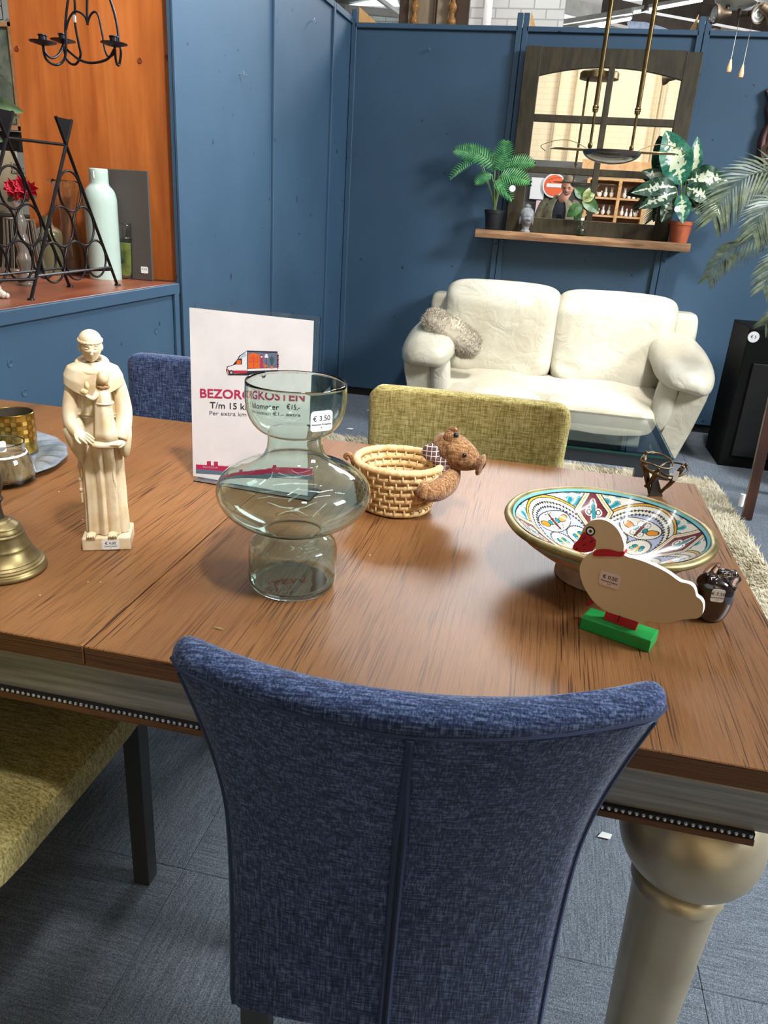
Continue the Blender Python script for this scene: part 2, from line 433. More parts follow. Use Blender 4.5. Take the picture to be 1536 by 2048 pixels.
# ---- counter (display bench) with blue front, left of the partition end
CZ = 0.935
cx0 = -3.2
cn = thing('display_bench', 'blue panelled display bench with reddish brown wooden top against the left partition', 'bench', (-1.9, 2.2, 0))
top = noisy('bench_top_stain', (122, 62, 40), (158, 88, 60), 0.38, scale=6, stretch=(3, 0.6, 1), coat=0.25, coat_rough=0.25)
b = MB(); b.bbox(((cx0 - 1.512) / 2, 1.62, CZ - 0.011), (-1.512 - cx0, 2.78, 0.022), 0.003, n=1); b.build('bench_top', top, cn, smooth=False, world=True)
b = MB(); b.bbox((-1.506, 1.62, CZ - 0.022), (0.020, 2.78, 0.042), 0.003, n=1); b.build('edge_strip', M['blue'], cn, smooth=False, world=True)
b = MB(); b.bbox((-1.520, 1.62, 0.47), (0.018, 2.78, 0.86), 0.003, n=1); b.build('front_panel', M['blue'], cn, smooth=False, world=True)
b = MB(); b.bbox((-1.503, 2.985, 0.46), (0.014, 0.035, 0.87), 0.003, n=1); b.build('corner_strip', M['blue'], cn, smooth=False, world=True)
for px, py in ((20, 727), (312, 662), (48, 785)):        # round plugged marks in the front panel
    q = on_x(px, py, -1.511); b = MB(); b.lathe([(0.010, -0.001), (0.012, 0.0015), (0.010, 0.0025), (0.008, 0.001), (0.0001, 0.0005)], 20, Matrix.Translation(q) @ Matrix.Rotation(PI / 2, 4, 'Y'))
    b.build('plugged_mark', M['blue'], cn, world=True)
# ---- orange stained plywood board standing at the back of the bench
oc = mat('orange_stained_ply', (176, 92, 34), 0.42, coat=0.15, coat_rough=0.3)
v1 = noise_tex(oc, coords(oc, (1, 1, 0.09)), 16, 5, 0.6, 0.5); v2 = noise_tex(oc, coords(oc, (1, 1, 0.4)), 5, 3); v3 = noise_tex(oc, coords(oc, (1, 1, 1)), 7, 0)
c = ramp(oc, v1, [(0.3, (158, 82, 32)), (0.55, (186, 104, 46)), (0.72, (200, 120, 60))])
c = mix(oc, 0.5, c, ramp(oc, v2, [(0.35, (205, 195, 190)), (0.65, (255, 255, 255))]), 'MULTIPLY'); setcol(oc, c)
bx0 = on_y(60, 440, 3.04).x
b = MB(); b.bbox(((bx0 - 1.503) / 2, 3.05, CZ + 0.75), (-1.503 - bx0, 0.02, 1.5), 0.002, n=1)
bd = tag(b.build('plywood_board', oc, smooth=False), 'orange stained plywood board standing upright behind the display bench', 'board')
kn = mat('knot_wood', (120, 52, 18), 0.5)
for px, py, r in ((334, 114, 0.009), (280, 121, 0.010), (34, 97, 0.010)):
    q = on_y(px, py, 3.039); b = MB(); b.lathe([(r, 0), (r * 0.9, 0.0012), (r * 0.6, 0.0004), (0.0001, 0.001)], 18, Matrix.Translation(q) @ Matrix.Rotation(PI / 2, 4, 'X'))
    b.build('knot', kn, bd)
# ---- hall beyond: ceiling, far walls, side walls
hw_ = mat('hall_wall_paint', (120, 118, 114), 0.85)
b = MB(); b.box((-5.2, 5.6, 2.3), (0.2, 18.6, 4.6)); struct(b.build('wall_left_hall', hw_, smooth=False))
b = MB(); b.box((6.2, 5.6, 2.3), (0.2, 18.6, 4.6)); struct(b.build('wall_right_hall', hw_, smooth=False))
wb = mat('white_brick_paint', (190, 186, 178), 0.8)
def brick(name, c1, c2, mortar, sc):
    m = mat(name, c1, 0.85); n = N(m, 'ShaderNodeTexBrick'); n.inputs['Scale'].default_value = sc
    n.inputs['Color1'].default_value = srgb(*c1); n.inputs['Color2'].default_value = srgb(*c2); n.inputs['Mortar'].default_value = srgb(*mortar)
    n.inputs['Mortar Size'].default_value = 0.007; n.inputs['Brick Width'].default_value = 0.24; n.inputs['Row Height'].default_value = 0.085
    tc = N(m, 'ShaderNodeTexCoord'); sp = N(m, 'ShaderNodeSeparateXYZ'); cb = N(m, 'ShaderNodeCombineXYZ')
    L(m, tc.outputs['Object'], sp.inputs[0]); L(m, sp.outputs['X'], cb.inputs['X']); L(m, sp.outputs['Z'], cb.inputs['Y'])
    L(m, cb.outputs[0], n.inputs['Vector']); setcol(m, n.outputs['Color']); return m
b = MB(); b.box((0.5, 15.0, 2.3), (11.4, 0.2, 4.6)); struct(b.build('wall_far', brick('far_white_brick', (196, 192, 184), (184, 180, 172), (150, 146, 140), 1.0), smooth=False))
b = MB(); b.box((0.5, -3.7, 2.3), (11.4, 0.2, 4.6)); struct(b.build('wall_behind', brick('cream_brick', (246, 228, 194), (243, 225, 190), (234, 214, 180), 1.0), smooth=False))
cm_ = mat('ceiling_boards', (150, 146, 142), 0.9)
b = MB(); b.box((0.5, 5.6, 4.65), (11.6, 19.0, 0.1)); struct(b.build('ceiling', cm_, smooth=False))
# ================================================================ DINING TABLE
TY0, TY1, TX1, TX0, SEAM = 0.6835, 1.636, 0.3675, -1.44, -0.4812
tb = thing('dining_table', 'large dining table with brown wood veneer top, silver apron and bulbous champagne legs', 'table', (-0.5, 1.15, 0))
for x0, x1 in ((TX0, SEAM - 0.0008), (SEAM + 0.0008, TX1)):
    b = MB(); b.m = 0
    b.bbox(((x0 + x1) / 2, (TY0 + TY1) / 2, TT - 0.014), (x1 - x0, TY1 - TY0, 0.028), 0.0012, n=1)
    o = b.build('table_leaf', [M['table'], M['table_edge']], tb, smooth=False, world=True)
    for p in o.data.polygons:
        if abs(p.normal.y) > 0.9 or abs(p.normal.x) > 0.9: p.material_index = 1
ap = mat('brushed_silver_apron', (150, 146, 136), 0.42, 0.35)
n1 = noise_tex(ap, coords(ap, (0.05, 1, 1)), 120, 3); setcol(ap, ramp(ap, n1, [(0.3, (118, 112, 102)), (0.7, (166, 160, 150))]))
champ = noisy('champagne_metal', (184, 170, 140), (202, 188, 160), 0.36, 0.6, 14, lo=0.3, hi=0.7)
stone = mat('rhinestone', (235, 235, 240), 0.08, 0.7)
def apron(p0, p1, cap):
    p0, p1 = Vector(p0), Vector(p1); d = (p1 - p0).normalized(); n = Vector((d.y, -d.x, 0)); ln_ = (p1 - p0).length
    def P(s, o, z): q = p0 + d * s + n * o; return (q.x, q.y, z)
    prof = [(-0.020, 0.732), (0.010, 0.732), (0.013, 0.728), (0.0125, 0.720), (0.009, 0.712), (0.006, 0.700), (0.005, 0.690), (0.004, 0.672), (-0.020, 0.672)]
    b = MB(); b.loft([[P(0, o, z) for o, z in prof], [P(ln_, o, z) for o, z in prof]]); b.build('apron', ap, tb, world=True, angle=25)
    if cap is None: return
    a, e = cap
    b = MB(); b.loft([[P(s, o, z) for o, z in ((-0.02, 0.672), (0.009, 0.672), (0.009, 0.6655), (-0.02, 0.6655))] for s in (a, e)]); b.build('bead_backing', M['black'], tb, smooth=False, world=True)
    b = MB(); b.loft([[P(s, o, z) for o, z in ((-0.02, 0.6655), (0.0115, 0.6655), (0.0125, 0.6585), (-0.02, 0.6585))] for s in (a, e)]); b.build('lower_trim', M['table_edge'], tb, smooth=False, world=True)
    return P
P = apron((TX0 + 0.02, 0.700, 0), (TX1 - 0.012, 0.700, 0), (0.05, 0.294 - TX0 - 0.02))
s0 = 0.05; e0 = 0.294 - TX0 - 0.02; ns = 300; step = 0.00735
bm_ = MB(); bm_.sell((0, 0, 0), (0.0024, 0.0018, 0.0024), n=(6, 4)); proto = bm_.build('rhinestone', stone, tb, world=True)
k = int((e0 - s0) / step)
for i in range(k):
    o = proto if i == 0 else proto.copy()
    if i: COL.objects.link(o)
    q = P(e0 - 0.004 - i * step, 0.0098, 0.6688); o.location = Vector(q)
apron((TX1 - 0.016, 0.70, 0), (TX1 - 0.016, TY1 - 0.016, 0), None)
apron((TX1 - 0.012, TY1 - 0.016, 0), (TX0 + 0.02, TY1 - 0.016, 0), None)
apron((TX0 + 0.02, TY1 - 0.02, 0), (TX0 + 0.02, 0.70, 0), None)
for lx, ly in ((0.266, 0.795), (0.266, 1.53), (-1.33, 0.795), (-1.33, 1.53)):
    g = MB(); g.box((lx, ly, 0.658), (0.13, 0.13, 0.03)); 
    g.lathe([(0.052, 0.655), (0.054, 0.648), (0.046, 0.642)], 48, Matrix.Translation((lx, ly, 0)))
    leg = g.build('leg', champ, tb, world=True)
    g = MB(); pr = [(0.030, 0.646)]
    for i in range(1, 18):
        t = PI * i / 18; pr.append((0.0865 * math.sin(t) ** 0.85, 0.572 + 0.075 * math.cos(t)))
    pr += [(0.030, 0.486)]
    g.lathe(pr, 64, Matrix.Translation((lx, ly, 0))); g.build('leg_bulb', champ, leg, world=True)
    g = MB(); g.lathe([(0.040, 0.505), (0.050, 0.503), (0.0565, 0.495), (0.058, 0.486), (0.054, 0.482)], 48, Matrix.Translation((lx, ly, 0))); g.build('leg_collar', champ, leg, world=True)
    g = MB(); g.lathe([(0.0535, 0.484), (0.0525, 0.46), (0.041, 0.15), (0.036, 0.012), (0.030, 0.004)], 48, Matrix.Translation((lx, ly, 0))); g.build('leg_shaft', champ, leg, world=True)

# ================================================================ CHAIRS
def back_surface(outline_l, outline_r, ys, dep):  pass
def chair(name, label, loc, rz, fab, pip, top_z=0.882, w_top=0.435, w_mid=0.325, w_low=0.30, sag=0.036, seam=True, th=0.040, seat_d=0.42, curve=True, wb=0.36, lean=0.075, legm=None):
    """local frame: sitter faces +y; back rest rear face near y=0 at the top"""
    t = thing(name, label, 'chair', loc, rz, None)
    def halfw(v):                                   # v 0 bottom .. 1 top
        if curve:
            return 0.183 + 0.030 * max(0, (v - 0.55) / 0.45) ** 2.0
        return (wb + (w_top - wb) * v) / 2
    zb = 0.40
    def cy(v): return lean * (1 - v) ** 1.15 * 1.0 + (0.03 * math.sin(PI * v) if curve else 0.012 * math.sin(PI * v))
    nu, nv = 40, 44
    def ring(v):
        hw = halfw(v); z0 = zb + (top_z - zb) * v; out = []
        n = 30; r = th / 2
        for side in (0, 1):                         # rear face left->right, then front right->left
            for i in range(n):
                u = math.sin(PI / 2 * (-1 + 2 * i / (n - 1))); u = u if side == 0 else -u
                x = hw * u
                if side == 0: y = -th / 2
                else: y = th / 2
                e = max(0, (abs(x) - (hw - r)) / r)  # round the vertical edges
                if e > 0: y *= math.sqrt(max(0, 1 - e * e)) * 0.999
                bow = sag * (u * u) * (0.35 + 0.65 * v) if curve else 0.012 * u * u * v
                zz = z0
                if curve: zz = z0 + 0.014 * v ** 6 * (abs(u) ** 2.2) - 0.004 * v ** 6
                if not curve:
                    cr = 0.028; e2 = max(0, (abs(x) - (hw - cr)) / cr); zz = z0 - (cr * (1 - math.sqrt(max(0, 1 - e2 * e2)))) * max(0, (v - 0.75) * 4)
                out.append((x, y + cy(v) + bow, zz))
        return out
    rings = [ring(i / nv) for i in range(nv + 1)]
    cen = lambda R, sx, sy, dz: [(p[0] * sx, 0, p[2] + dz) for p in R]
    # rounded top
    last = rings[-1]; extra = []
    for a in (20, 40, 60, 78):
        ca, sa = math.cos(math.radians(a)), math.sin(math.radians(a)); row = []
        for i, p in enumerate(last):
            j = len(last) - 1 - i; q = last[j]; my = (p[1] + q[1]) / 2; hw = halfw(1)
            row.append((p[0] - math.copysign((1 - ca) * th * 0.45, p[0]) * (abs(p[0]) / hw) ** 4, my + (p[1] - my) * ca, p[2] + sa * th * (0.42 if curve else 0.3)))
        extra.append(row)
    b = MB(); b.loft(rings + extra); back = b.build('backrest', fab, t, angle=60)
    if seam:
        # top seam piping (V towards the middle), centre vertical pleat with double piping
        def rear(u, v, off=0.0):
            hw = halfw(v); bow = sag * u * u * (0.35 + 0.65 * v); r = th / 2
            x = hw * u; e = max(0, (abs(x) - (hw - r)) / r); y = -th / 2 * math.sqrt(max(0, 1 - e * e))
            return Vector((x, y + cy(v) + bow - off, zb + (top_z - zb) * v + 0.014 * v ** 6 * abs(u) ** 2.2 - 0.004 * v ** 6))
        pts = [rear(u, 1.0 - 0.022 * (1 - abs(u)) , 0.0003) for u in np.linspace(-0.99, 0.99, 41)]
        g = MB(); g.tube(pts, 0.0021, 6); g.build('seam_piping', pip, back)
        for s in (-1, 1):
            pts = [rear(s * (0.004 + 0.018 * max(0, min(1, (0.86 - v) * 5))) , v, 0.0012) for v in np.linspace(0.975, 0.0, 40)]
            g = MB(); g.tube(pts, 0.0032, 6); g.build('seam_piping', pip, back)
            pts = [rear(s * 0.955, v, 0.0) for v in np.linspace(0.985, 0.0, 40)]
            g = MB(); g.tube(pts, 0.0022, 6); g.build('seam_piping', pip, back)
        g = MB(); pl = [rear(0, v, 0.0004) for v in np.linspace(0.88, 0.02, 20)]
        g.tube(pl, 0.0026, 6); g.build('pleat_gap', M['black'], back)
    yb = cy(0)
    b = MB(); b.sell((0, yb + seat_d / 2 + (0.03 if curve else -0.01), 0.435), (0.172 if curve else 0.23, seat_d / 2 + 0.01, 0.045), (6, 4), (40, 12)); b.build('seat', fab, t)
    lm = legm or M['legwood']
    for sx in (-1, 1):
        for yy in (yb + 0.01, yb + seat_d - 0.05):
            b = MB(); b.box((sx * (0.15 if curve else 0.19), yy, 0.20), (0.032, 0.032, 0.40)); b.build('leg', lm, t, smooth=False)
    return t
M['legwood'] = mat('grey_painted_legs', (58, 57, 56), 0.5)
ch = chair('dining_chair', 'navy blue upholstered dining chair in the foreground with its back to the viewer', (-0.0615, 0.512, 0), math.radians(7.5), M['navy'], M['navy_line'])
c2 = chair('dining_chair', 'navy blue upholstered chair across the table behind the paper sign', (-0.862, 1.80, 0), PI + math.radians(0), M['navy'], M['navy_line'], seam=False, curve=False, w_top=0.36, wb=0.36, top_z=0.872, lean=-0.04)
c3 = chair('dining_chair', 'lime green woven dining chair on the far side of the table', (-0.148, 1.80, 0), PI + math.radians(0), M['lime'], M['lime'], seam=False, curve=False, w_top=0.49, wb=0.475, top_z=0.858, lean=-0.04)
c4 = chair('dining_chair', 'lime green dining chair tucked under the near left side of the table', (-0.812, 0.52, 0), 0.0, M['lime'], M['lime'], seam=False, curve=False, w_top=0.43, wb=0.43, top_z=0.90, lean=0.04, seat_d=0.50)
# ================================================================ THINGS ON THE TABLE
# ---- glass vase
vc = (-0.2994, 0.9188, TT)
vs = thing('glass_vase', 'tall pale green glass vase with wide bulging middle, in the centre of the table', 'vase', vc)
outer = [(0.0005, 0.0), (0.050, 0.0), (0.058, 0.003), (0.0615, 0.010), (0.0622, 0.020), (0.0612, 0.026), (0.0617, 0.034), (0.0618, 0.052), (0.0610, 0.060), (0.0580, 0.067), (0.0500, 0.0735), (0.0425, 0.0775), (0.0395, 0.0805), (0.0400, 0.084),
         (0.047, 0.0880), (0.062, 0.0945), (0.080, 0.1040), (0.0945, 0.1165), (0.1020, 0.1290), (0.1047, 0.1400), (0.1030, 0.1500), (0.0970, 0.1600), (0.0860, 0.1690), (0.0710, 0.1765), (0.0560, 0.1825), (0.0450, 0.1890), (0.0390, 0.1980), (0.0368, 0.2080), (0.0365, 0.2180), (0.0372, 0.2225),
         (0.0420, 0.2240), (0.0500, 0.2290), (0.0580, 0.2380), (0.0630, 0.2490), (0.0655, 0.2620), (0.0662, 0.2760), (0.0655, 0.2915)]
def resample(p, n):
    q = smooth_path([(a, 0, b) for a, b in p], n); return [(v.x, v.z) for v in q]
def offset_in(p, t):
    out = []
    for i in range(len(p)):
        a = p[max(i - 1, 0)]; b_ = p[min(i + 1, len(p) - 1)]; dx, dz = b_[0] - a[0], b_[1] - a[1]; l = math.hypot(dx, dz) or 1
        out.append((max(p[i][0] - dz / l * t, 0.0005), p[i][1] + dx / l * t))
    return out
def glass_profile(outer, t, floor_t, n=3):
    o = resample(outer, n); i0 = next(k for k, q in enumerate(o) if q[1] > floor_t and q[0] > 0.6 * max(a for a, _ in outer[:6]))
    inn = offset_in(o, t)[i0:]
    return o + [((o[-1][0] + inn[-1][0]) / 2, o[-1][1] + t * 0.4)] + inn[::-1] + [(inn[0][0] * 0.8, floor_t + 0.0005), (0.0005, floor_t)]
b = MB(); b.lathe(glass_profile(outer, 0.0016, 0.006), 96); vb = b.build('vase_body', M['greenglass'], vs, angle=0)
tc = Vector(vc) + Vector((0.0, 0, 0.262))
dv = (CAM - tc); dv.z = 0; dv.normalize(); a0 = math.atan2(dv.y, dv.x) + 0.50
nrm_ = Vector((math.cos(a0), math.sin(a0), 0)); rt = Vector((0, 0, 1)).cross(nrm_)
def on_cyl(R, cx, cy):
    def f(q, k):
        d = Vector((q.x - cx, q.y - cy, 0)); a = math.atan2(nrm_.x * d.y - nrm_.y * d.x, d.dot(nrm_)); s = d.dot(rt)
        an = a0 + s / R; return Vector((cx + (R + 0.0004 + k) * math.cos(an), cy + (R + 0.0004 + k) * math.sin(an), q.z))
    return f
price_tag(vs, Vector((vc[0], vc[1], TT + 0.2555)) + nrm_ * 0.0666, rt, (0, 0, 1), 0.031, 0.026, '€ 3.50')

# ---- price bell (brass)
bc = (-0.693, 0.828, TT)
bl = thing('brass_bell', 'old brass hand bell with ringed rim at the left table edge', 'bell', bc)
brs = noisy('worn_bell_brass', (82, 70, 44), (150, 132, 88), 0.42, 0.7, 26, b=0.3, bd=0.0006, lo=0.3, hi=0.7)
pr = [(0.054, 0.0), (0.0575, 0.002), (0.0582, 0.006), (0.0565, 0.009), (0.0560, 0.0105), (0.0545, 0.0125), (0.0548, 0.0145), (0.0520, 0.0165), (0.0522, 0.018), (0.0490, 0.021), (0.0492, 0.0225), (0.0460, 0.026), (0.0415, 0.033), (0.0380, 0.040), (0.0382, 0.0415), (0.0355, 0.046), (0.0335, 0.054), (0.0315, 0.062), (0.0318, 0.0635), (0.0300, 0.066), (0.0302, 0.0675), (0.0270, 0.073), (0.0272, 0.0745), (0.0215, 0.080), (0.0165, 0.083), (0.0155, 0.085), (0.009, 0.087), (0.0005, 0.088)]
pr = [(a_ * .95, z_ * .9) for a_, z_ in pr]; b = MB(); b.lathe(resample(pr, 2) + [(0.0005, 0.074)] + [(0.018, 0.068), (0.028, 0.045), (0.042, 0.016), (0.049, 0.0)], 72); b.build('bell_body', brs, bl, angle=50)
b = MB(); b.lathe(resample([(0.0085, 0.076), (0.0065, 0.086), (0.0055, 0.100), (0.0095, 0.106), (0.0070, 0.112), (0.0100, 0.122), (0.0110, 0.135), (0.0080, 0.146), (0.0005, 0.150)], 3), 24); b.build('handle', mat('dark_bell_handle', (62, 50, 38), 0.5, 0.5), bl)

# ---- silver leaf platter with jars
tr = thing('leaf_platter', 'tarnished silver platter with leaf embossed lobed rim on the left of the table', 'platter', (-1.058, 1.205, TT))
pm = noisy('tarnished_pewter', (112, 122, 132), (178, 188, 196), 0.42, 0.5, 22, b=0.5, bd=0.001, lo=0.3, hi=0.7)
crevice(pm, (58, 64, 72), 0.46, 0.497, 0.8)  # embossed grooves coloured darker than the raised parts
def plat(u, v):
    a = 2 * PI * u; lob = 1 + 0.026 * math.cos(3 * a + 0.6) + 0.007 * math.cos(17 * a) - 0.04 * max(0, math.cos(a + 0.75)) ** 60
    R = 0.184 * lob; r = R * v
    z = 0.004 + 0.011 * max(0, (v - 0.68) / 0.32) ** 0.8
    if v > 0.68: z += 0.0040 * abs(math.sin(a * 13 + (v - 0.68) * 11)) ** 0.6 * 1.5  * math.sin(PI * min(1, (v - 0.68) / 0.32))
    if v > 0.985: z -= 0.001
    return (r * math.cos(a), r * math.sin(a), z)
b = MB(); b.grid(lambda u, v: plat(u, max(v, 0.002)), 300, 90, closed_u=True)
b.grid(lambda u, v: tuple(Vector(plat(u, 1 - v * 0.998)) - Vector((0, 0, 0.0035 * min(1, v * 12 + 0.2)))), 120, 12, closed_u=True)
b.build('platter_body', pm, tr, angle=0)
gold = noisy('mottled_gold_foil', (104, 82, 30), (176, 142, 62), 0.22, 0.85, 60, lo=0.3, hi=0.7)
goldl = mat('bright_gold_tile', (206, 172, 92), 0.18, 0.9)
smoke = mat('smoked_glass_inside', (86, 80, 66), 0.15, 0.5)
for i, (px, py, R, H, lab) in enumerate(((34, 903, 0.040, 0.082, 'gold mosaic glass candle holder nearest the statue on the platter'), (-42, 872, 0.040, 0.084, 'gold mosaic glass candle holder at the far left of the platter'))):
    p = on_z(px, py, TT + 0.006)
    g = thing('candle_holder', lab, 'candle holder', p, 0, 'gold mosaic candle holders on the platter')
    b = MB(); b.lathe([(0.0005, 0), (R - 0.003, 0), (R, 0.003), (R, H), (R - 0.0015, H + 0.001), (R - 0.0028, H)], 56); b.build('cup', gold, g)
    b = MB(); b.lathe([(R - 0.0028, H), (R - 0.0035, 0.012), (0.0005, 0.010)], 56, cap=False); b.build('cup_lining', smoke, g)
    b = MB(); nt = 24
    for r in range(6):
        for c_ in range(nt):
            if (c_ + r) % 2: continue
            a1, a2 = 2 * PI * (c_ + 0.08) / nt, 2 * PI * (c_ + 0.92) / nt; z0 = 0.028 + r * 0.0085; R2 = R + 0.0004
            q = []
            for zz, rr in ((z0, R2), (z0 + 0.0075, R2)):
                q += [(rr * math.cos(a1), rr * math.sin(a1), zz), (rr * math.cos(a2), rr * math.sin(a2), zz)]
            b.add(q, [(0, 1, 3, 2)])
    t_ = b.build('mosaic_squares', goldl, g, smooth=False); t_['kind'] = 'stuff'
p = on_z(10, 957, TT + 0.006)
fj = thing('fur_filled_jar', 'small glass jar packed with brown fur and a white price sticker on the platter', 'jar', p)
FS = 1.2
jp = [(0.0005, 0), (0.040, 0), (0.044, 0.003), (0.0445, 0.012), (0.042, 0.028), (0.036, 0.043), (0.0320, 0.048), (0.0325, 0.056), (0.0335, 0.064)]
jp = [(a_ * FS, z_ * 1.1) for a_, z_ in jp]
b = MB(); b.lathe(glass_profile(jp, 0.0015, 0.004), 64); b.build('jar_body', M['glass'], fj, angle=0)
furm = noisy('brown_fur', (92, 66, 42), (178, 148, 106), 0.95, scale=60, stretch=(1, 1, 0.25), b=0.8, bd=0.003)
b = MB(); b.lathe([(a_ * FS, z_ * 1.1) for a_, z_ in [(0.0005, 0.005), (0.037, 0.005), (0.0410, 0.010), (0.0400, 0.026), (0.0345, 0.042), (0.030, 0.047), (0.0005, 0.050)]], 48, wob=lambda a, z: 0.012 * math.sin(23 * a + z * 300)); b.build('fur_filling', furm, fj)
b = MB()
rg = random.Random(3)
for i in range(900):
    a = rg.uniform(0, 2 * PI); z = rg.uniform(0.008, 0.040); R = (0.0412 - max(0, z - 0.02) * 0.30) * FS; l = rg.uniform(0.004, 0.008); da = rg.uniform(-0.05, 0.05)
    q0 = Vector((math.cos(a) * (R - 0.0012), math.sin(a) * (R - 0.0012), z)); q1 = Vector((math.cos(a + da) * (R + 0.0002), math.sin(a + da) * (R + 0.0002), z - l)); s = Vector((-math.sin(a), math.cos(a), 0)) * 0.0003
    b.add([q0 - s, q0 + s, q1], [(0, 1, 2)])
o = b.build('fur_strands', mat('fur_strand', (176, 156, 120), 0.9), fj, smooth=False, fix=False); o['kind'] = 'stuff'
b = MB(); b.lathe([(0.0350 * FS, 0.0480), (0.0356 * FS, 0.0490), (0.0345 * FS, 0.0520), (0.0338 * FS, 0.0515)], 48); b.build('white_band', M['white'], fj)
jn = (CAM - p); jn.z = 0; jn.normalize(); price_tag(fj, Vector(p) + jn * 0.0425 + Vector((-0.006, 0, 0.072)), Vector((0, 0, 1)).cross(jn), (0, 0, 1), 0.026, 0.020, '23', small=False)
M['fur'] = furm

# ---- crumbs on the veneer
crm = mat('pale_crumb', (232, 222, 200), 0.8)
for i, (px, py) in enumerate(((118, 983), (103, 858), (165, 1039), (201, 1164), (176, 1164), (740, 1110), (80, 1190))):
    q = on_z(px, py, TT + 0.0006); b = MB(); b.sell((0, 0, 0), (0.0013, 0.0009, 0.0006), n=(6, 4)); o = b.build('crumb', crm); o.location = q
    tag(o, ['tiny pale crumb between the platter and the statue', 'tiny pale crumb behind the platter and bell', 'tiny pale crumb left of the statue base', 'right one of two tiny pale crumbs near the table seam', 'left one of two tiny pale crumbs near the table seam', 'tiny pale crumb right of the green vase', 'tiny pale crumb beside the brass bell rim'][i], 'crumb', 'crumbs on the table')
q0, q1 = on_z(428, 1254, TT + 0.0015), on_z(447, 1259, TT + 0.0015); b = MB(); b.tube([q0, (q0 + q1) / 2 + Vector((0, 0, 0.0005)), q1], [0.0006, 0.0015, 0.0006], 6, flat=0.5)
tag(b.build('paper_splinter', mat('olive_splinter', (150, 130, 80), 0.6), smooth=False), 'tiny olive brown splinter lying near the table front edge', 'splinter')

# ---- acrylic sign holder with sheet
pa, pb = on_z(387, 952, TT + 0.004), None
# sheet plane: vertical through pa, turned a little clockwise
yaw = math.radians(-4.5)
sr = Vector((math.cos(yaw), math.sin(yaw), 0)); sn = sr.cross(Vector((0, 0, 1)))    # sn towards the viewer
lean = Vector((0, 0, 1)) - sn * 0.02; su = lean.normalized(); sn = sr.cross(su)
def sp(px, py, off=0.0):
    q = on_plane(px, py, pa, sn); return q + sn * off
H_ = (sp(378, 615) - pa).dot(su); W_ = (sp(628, 625) - pa).dot(sr)
sg = thing('sign_holder', 'clear acrylic holder with a printed white delivery cost sheet behind the green vase', 'sign', (pa.x, pa.y, TT))
def SQ(x, y, off=0.0): return pa + sr * x + su * y + sn * off
acr = glass('acrylic', (244, 248, 248), 0.0, 1.47)
def plate(name, x0, y0, x1, y1, o0, o1, m, par):
    b = MB(); v = [SQ(x, y, o) for o in (o0, o1) for x, y in ((x0, y0), (x1, y0), (x1, y1), (x0, y1))]
    b.add(v, [(0, 1, 2, 3), (7, 6, 5, 4), (0, 4, 5, 1), (1, 5, 6, 2), (2, 6, 7, 3), (3, 7, 4, 0)]); return b.build(name, m, par, smooth=False, world=True)
W, H = 0.210 * W_ / 0.210, H_

plate('back_pane', 0.010, -0.006, W + 0.011, H + 0.008, -0.0030, -0.0012, acr, sg)
plate('paper_sheet', -0.001, 0.0, W, H, -0.0008, -0.0003, M['white'], sg)
sheet = [o for o in sg.children if o.name.startswith('paper_sheet')][0]
sheet.data.materials[0] = noisy('paper_white', (232, 231, 236), (242, 241, 245), 0.55, scale=12, b=0.25, bd=0.002)
b = MB(); f0 = SQ(0.010, -0.0065, 0.0); f1 = SQ(W + 0.011, -0.0065, 0.0); dd = Vector((sn.x, sn.y, 0)).normalized()
pts = [Vector((p.x, p.y, TT)) + dd * o for p in (f0, f1) for o in (-0.045, 0.018)]
v = [Vector((q.x, q.y, z)) for z in (TT + 0.0005, TT + 0.0025) for q in (pts[0], pts[1], pts[3], pts[2])]
b.add(v, [(0, 1, 2, 3), (7, 6, 5, 4), (0, 4, 5, 1), (1, 5, 6, 2), (2, 6, 7, 3), (3, 7, 4, 0)]); b.build('foot_plate', acr, sg, smooth=False, world=True)
def sx_(px, py): q = sp(px, py); return (q - pa).dot(sr), (q - pa).dot(su)
def flat(name, pxs, m, par, off=0.0):
    b = MB(); P_ = [SQ(*sx_(x, y), off) for x, y in pxs]; Q_ = [p + sn * 0.0001 for p in P_]; n = len(P_)
    b.add(P_ + Q_, [tuple(range(n, 2 * n))] + [(i, (i + 1) % n, n + (i + 1) % n, n + i) for i in range(n)]); o = b.build(name, m, par, smooth=False, world=True, fix=False); return o
# truck drawing (coordinates in photo pixels on the sheet's plane)
c_or = mat('print_orange', (226, 104, 38), 0.75); c_sl = mat('print_slate', (104, 114, 142), 0.75); c_wh = mat('print_white', (236, 236, 240), 0.75); c_rd = mat('print_red', (192, 46, 70), 0.75); c_dk = mat('print_dark', (40, 40, 56), 0.75); c_lb = mat('print_light_blue', (188, 200, 214), 0.75); c_tl = mat('print_teal', (58, 92, 104), 0.75); c_gr = mat('print_grey', (96, 96, 104), 0.8)
tk = flat('van_drawing', [(452, 741), (454, 733), (471, 728), (478, 712), (494, 701), (555, 703), (556, 744), (520, 751), (456, 750)], c_dk, sheet, 0.0000)
def fl(pxs, m, off): return flat('van_print', pxs, m, tk, off)
fl([(454, 740), (456, 734), (472, 729), (480, 713), (494, 702), (494, 746), (456, 748)], c_wh, 0.0002)
fl([(478, 716), (492, 703), (493, 712), (480, 718)], c_lb, 0.0003)
fl([(495, 704), (554, 706), (554, 736), (495, 738)], c_sl, 0.0002)
fl([(495, 738), (554, 736), (556, 740), (495, 742)], c_wh, 0.0003)
fl([(497, 709), (503, 707), (507, 705), (513, 708), (519, 709), (519, 737), (497, 737)], c_or, 0.0003)
fl([(507.4, 709), (508.3, 709), (508.3, 736), (507.4, 736)], c_rd, 0.0004)
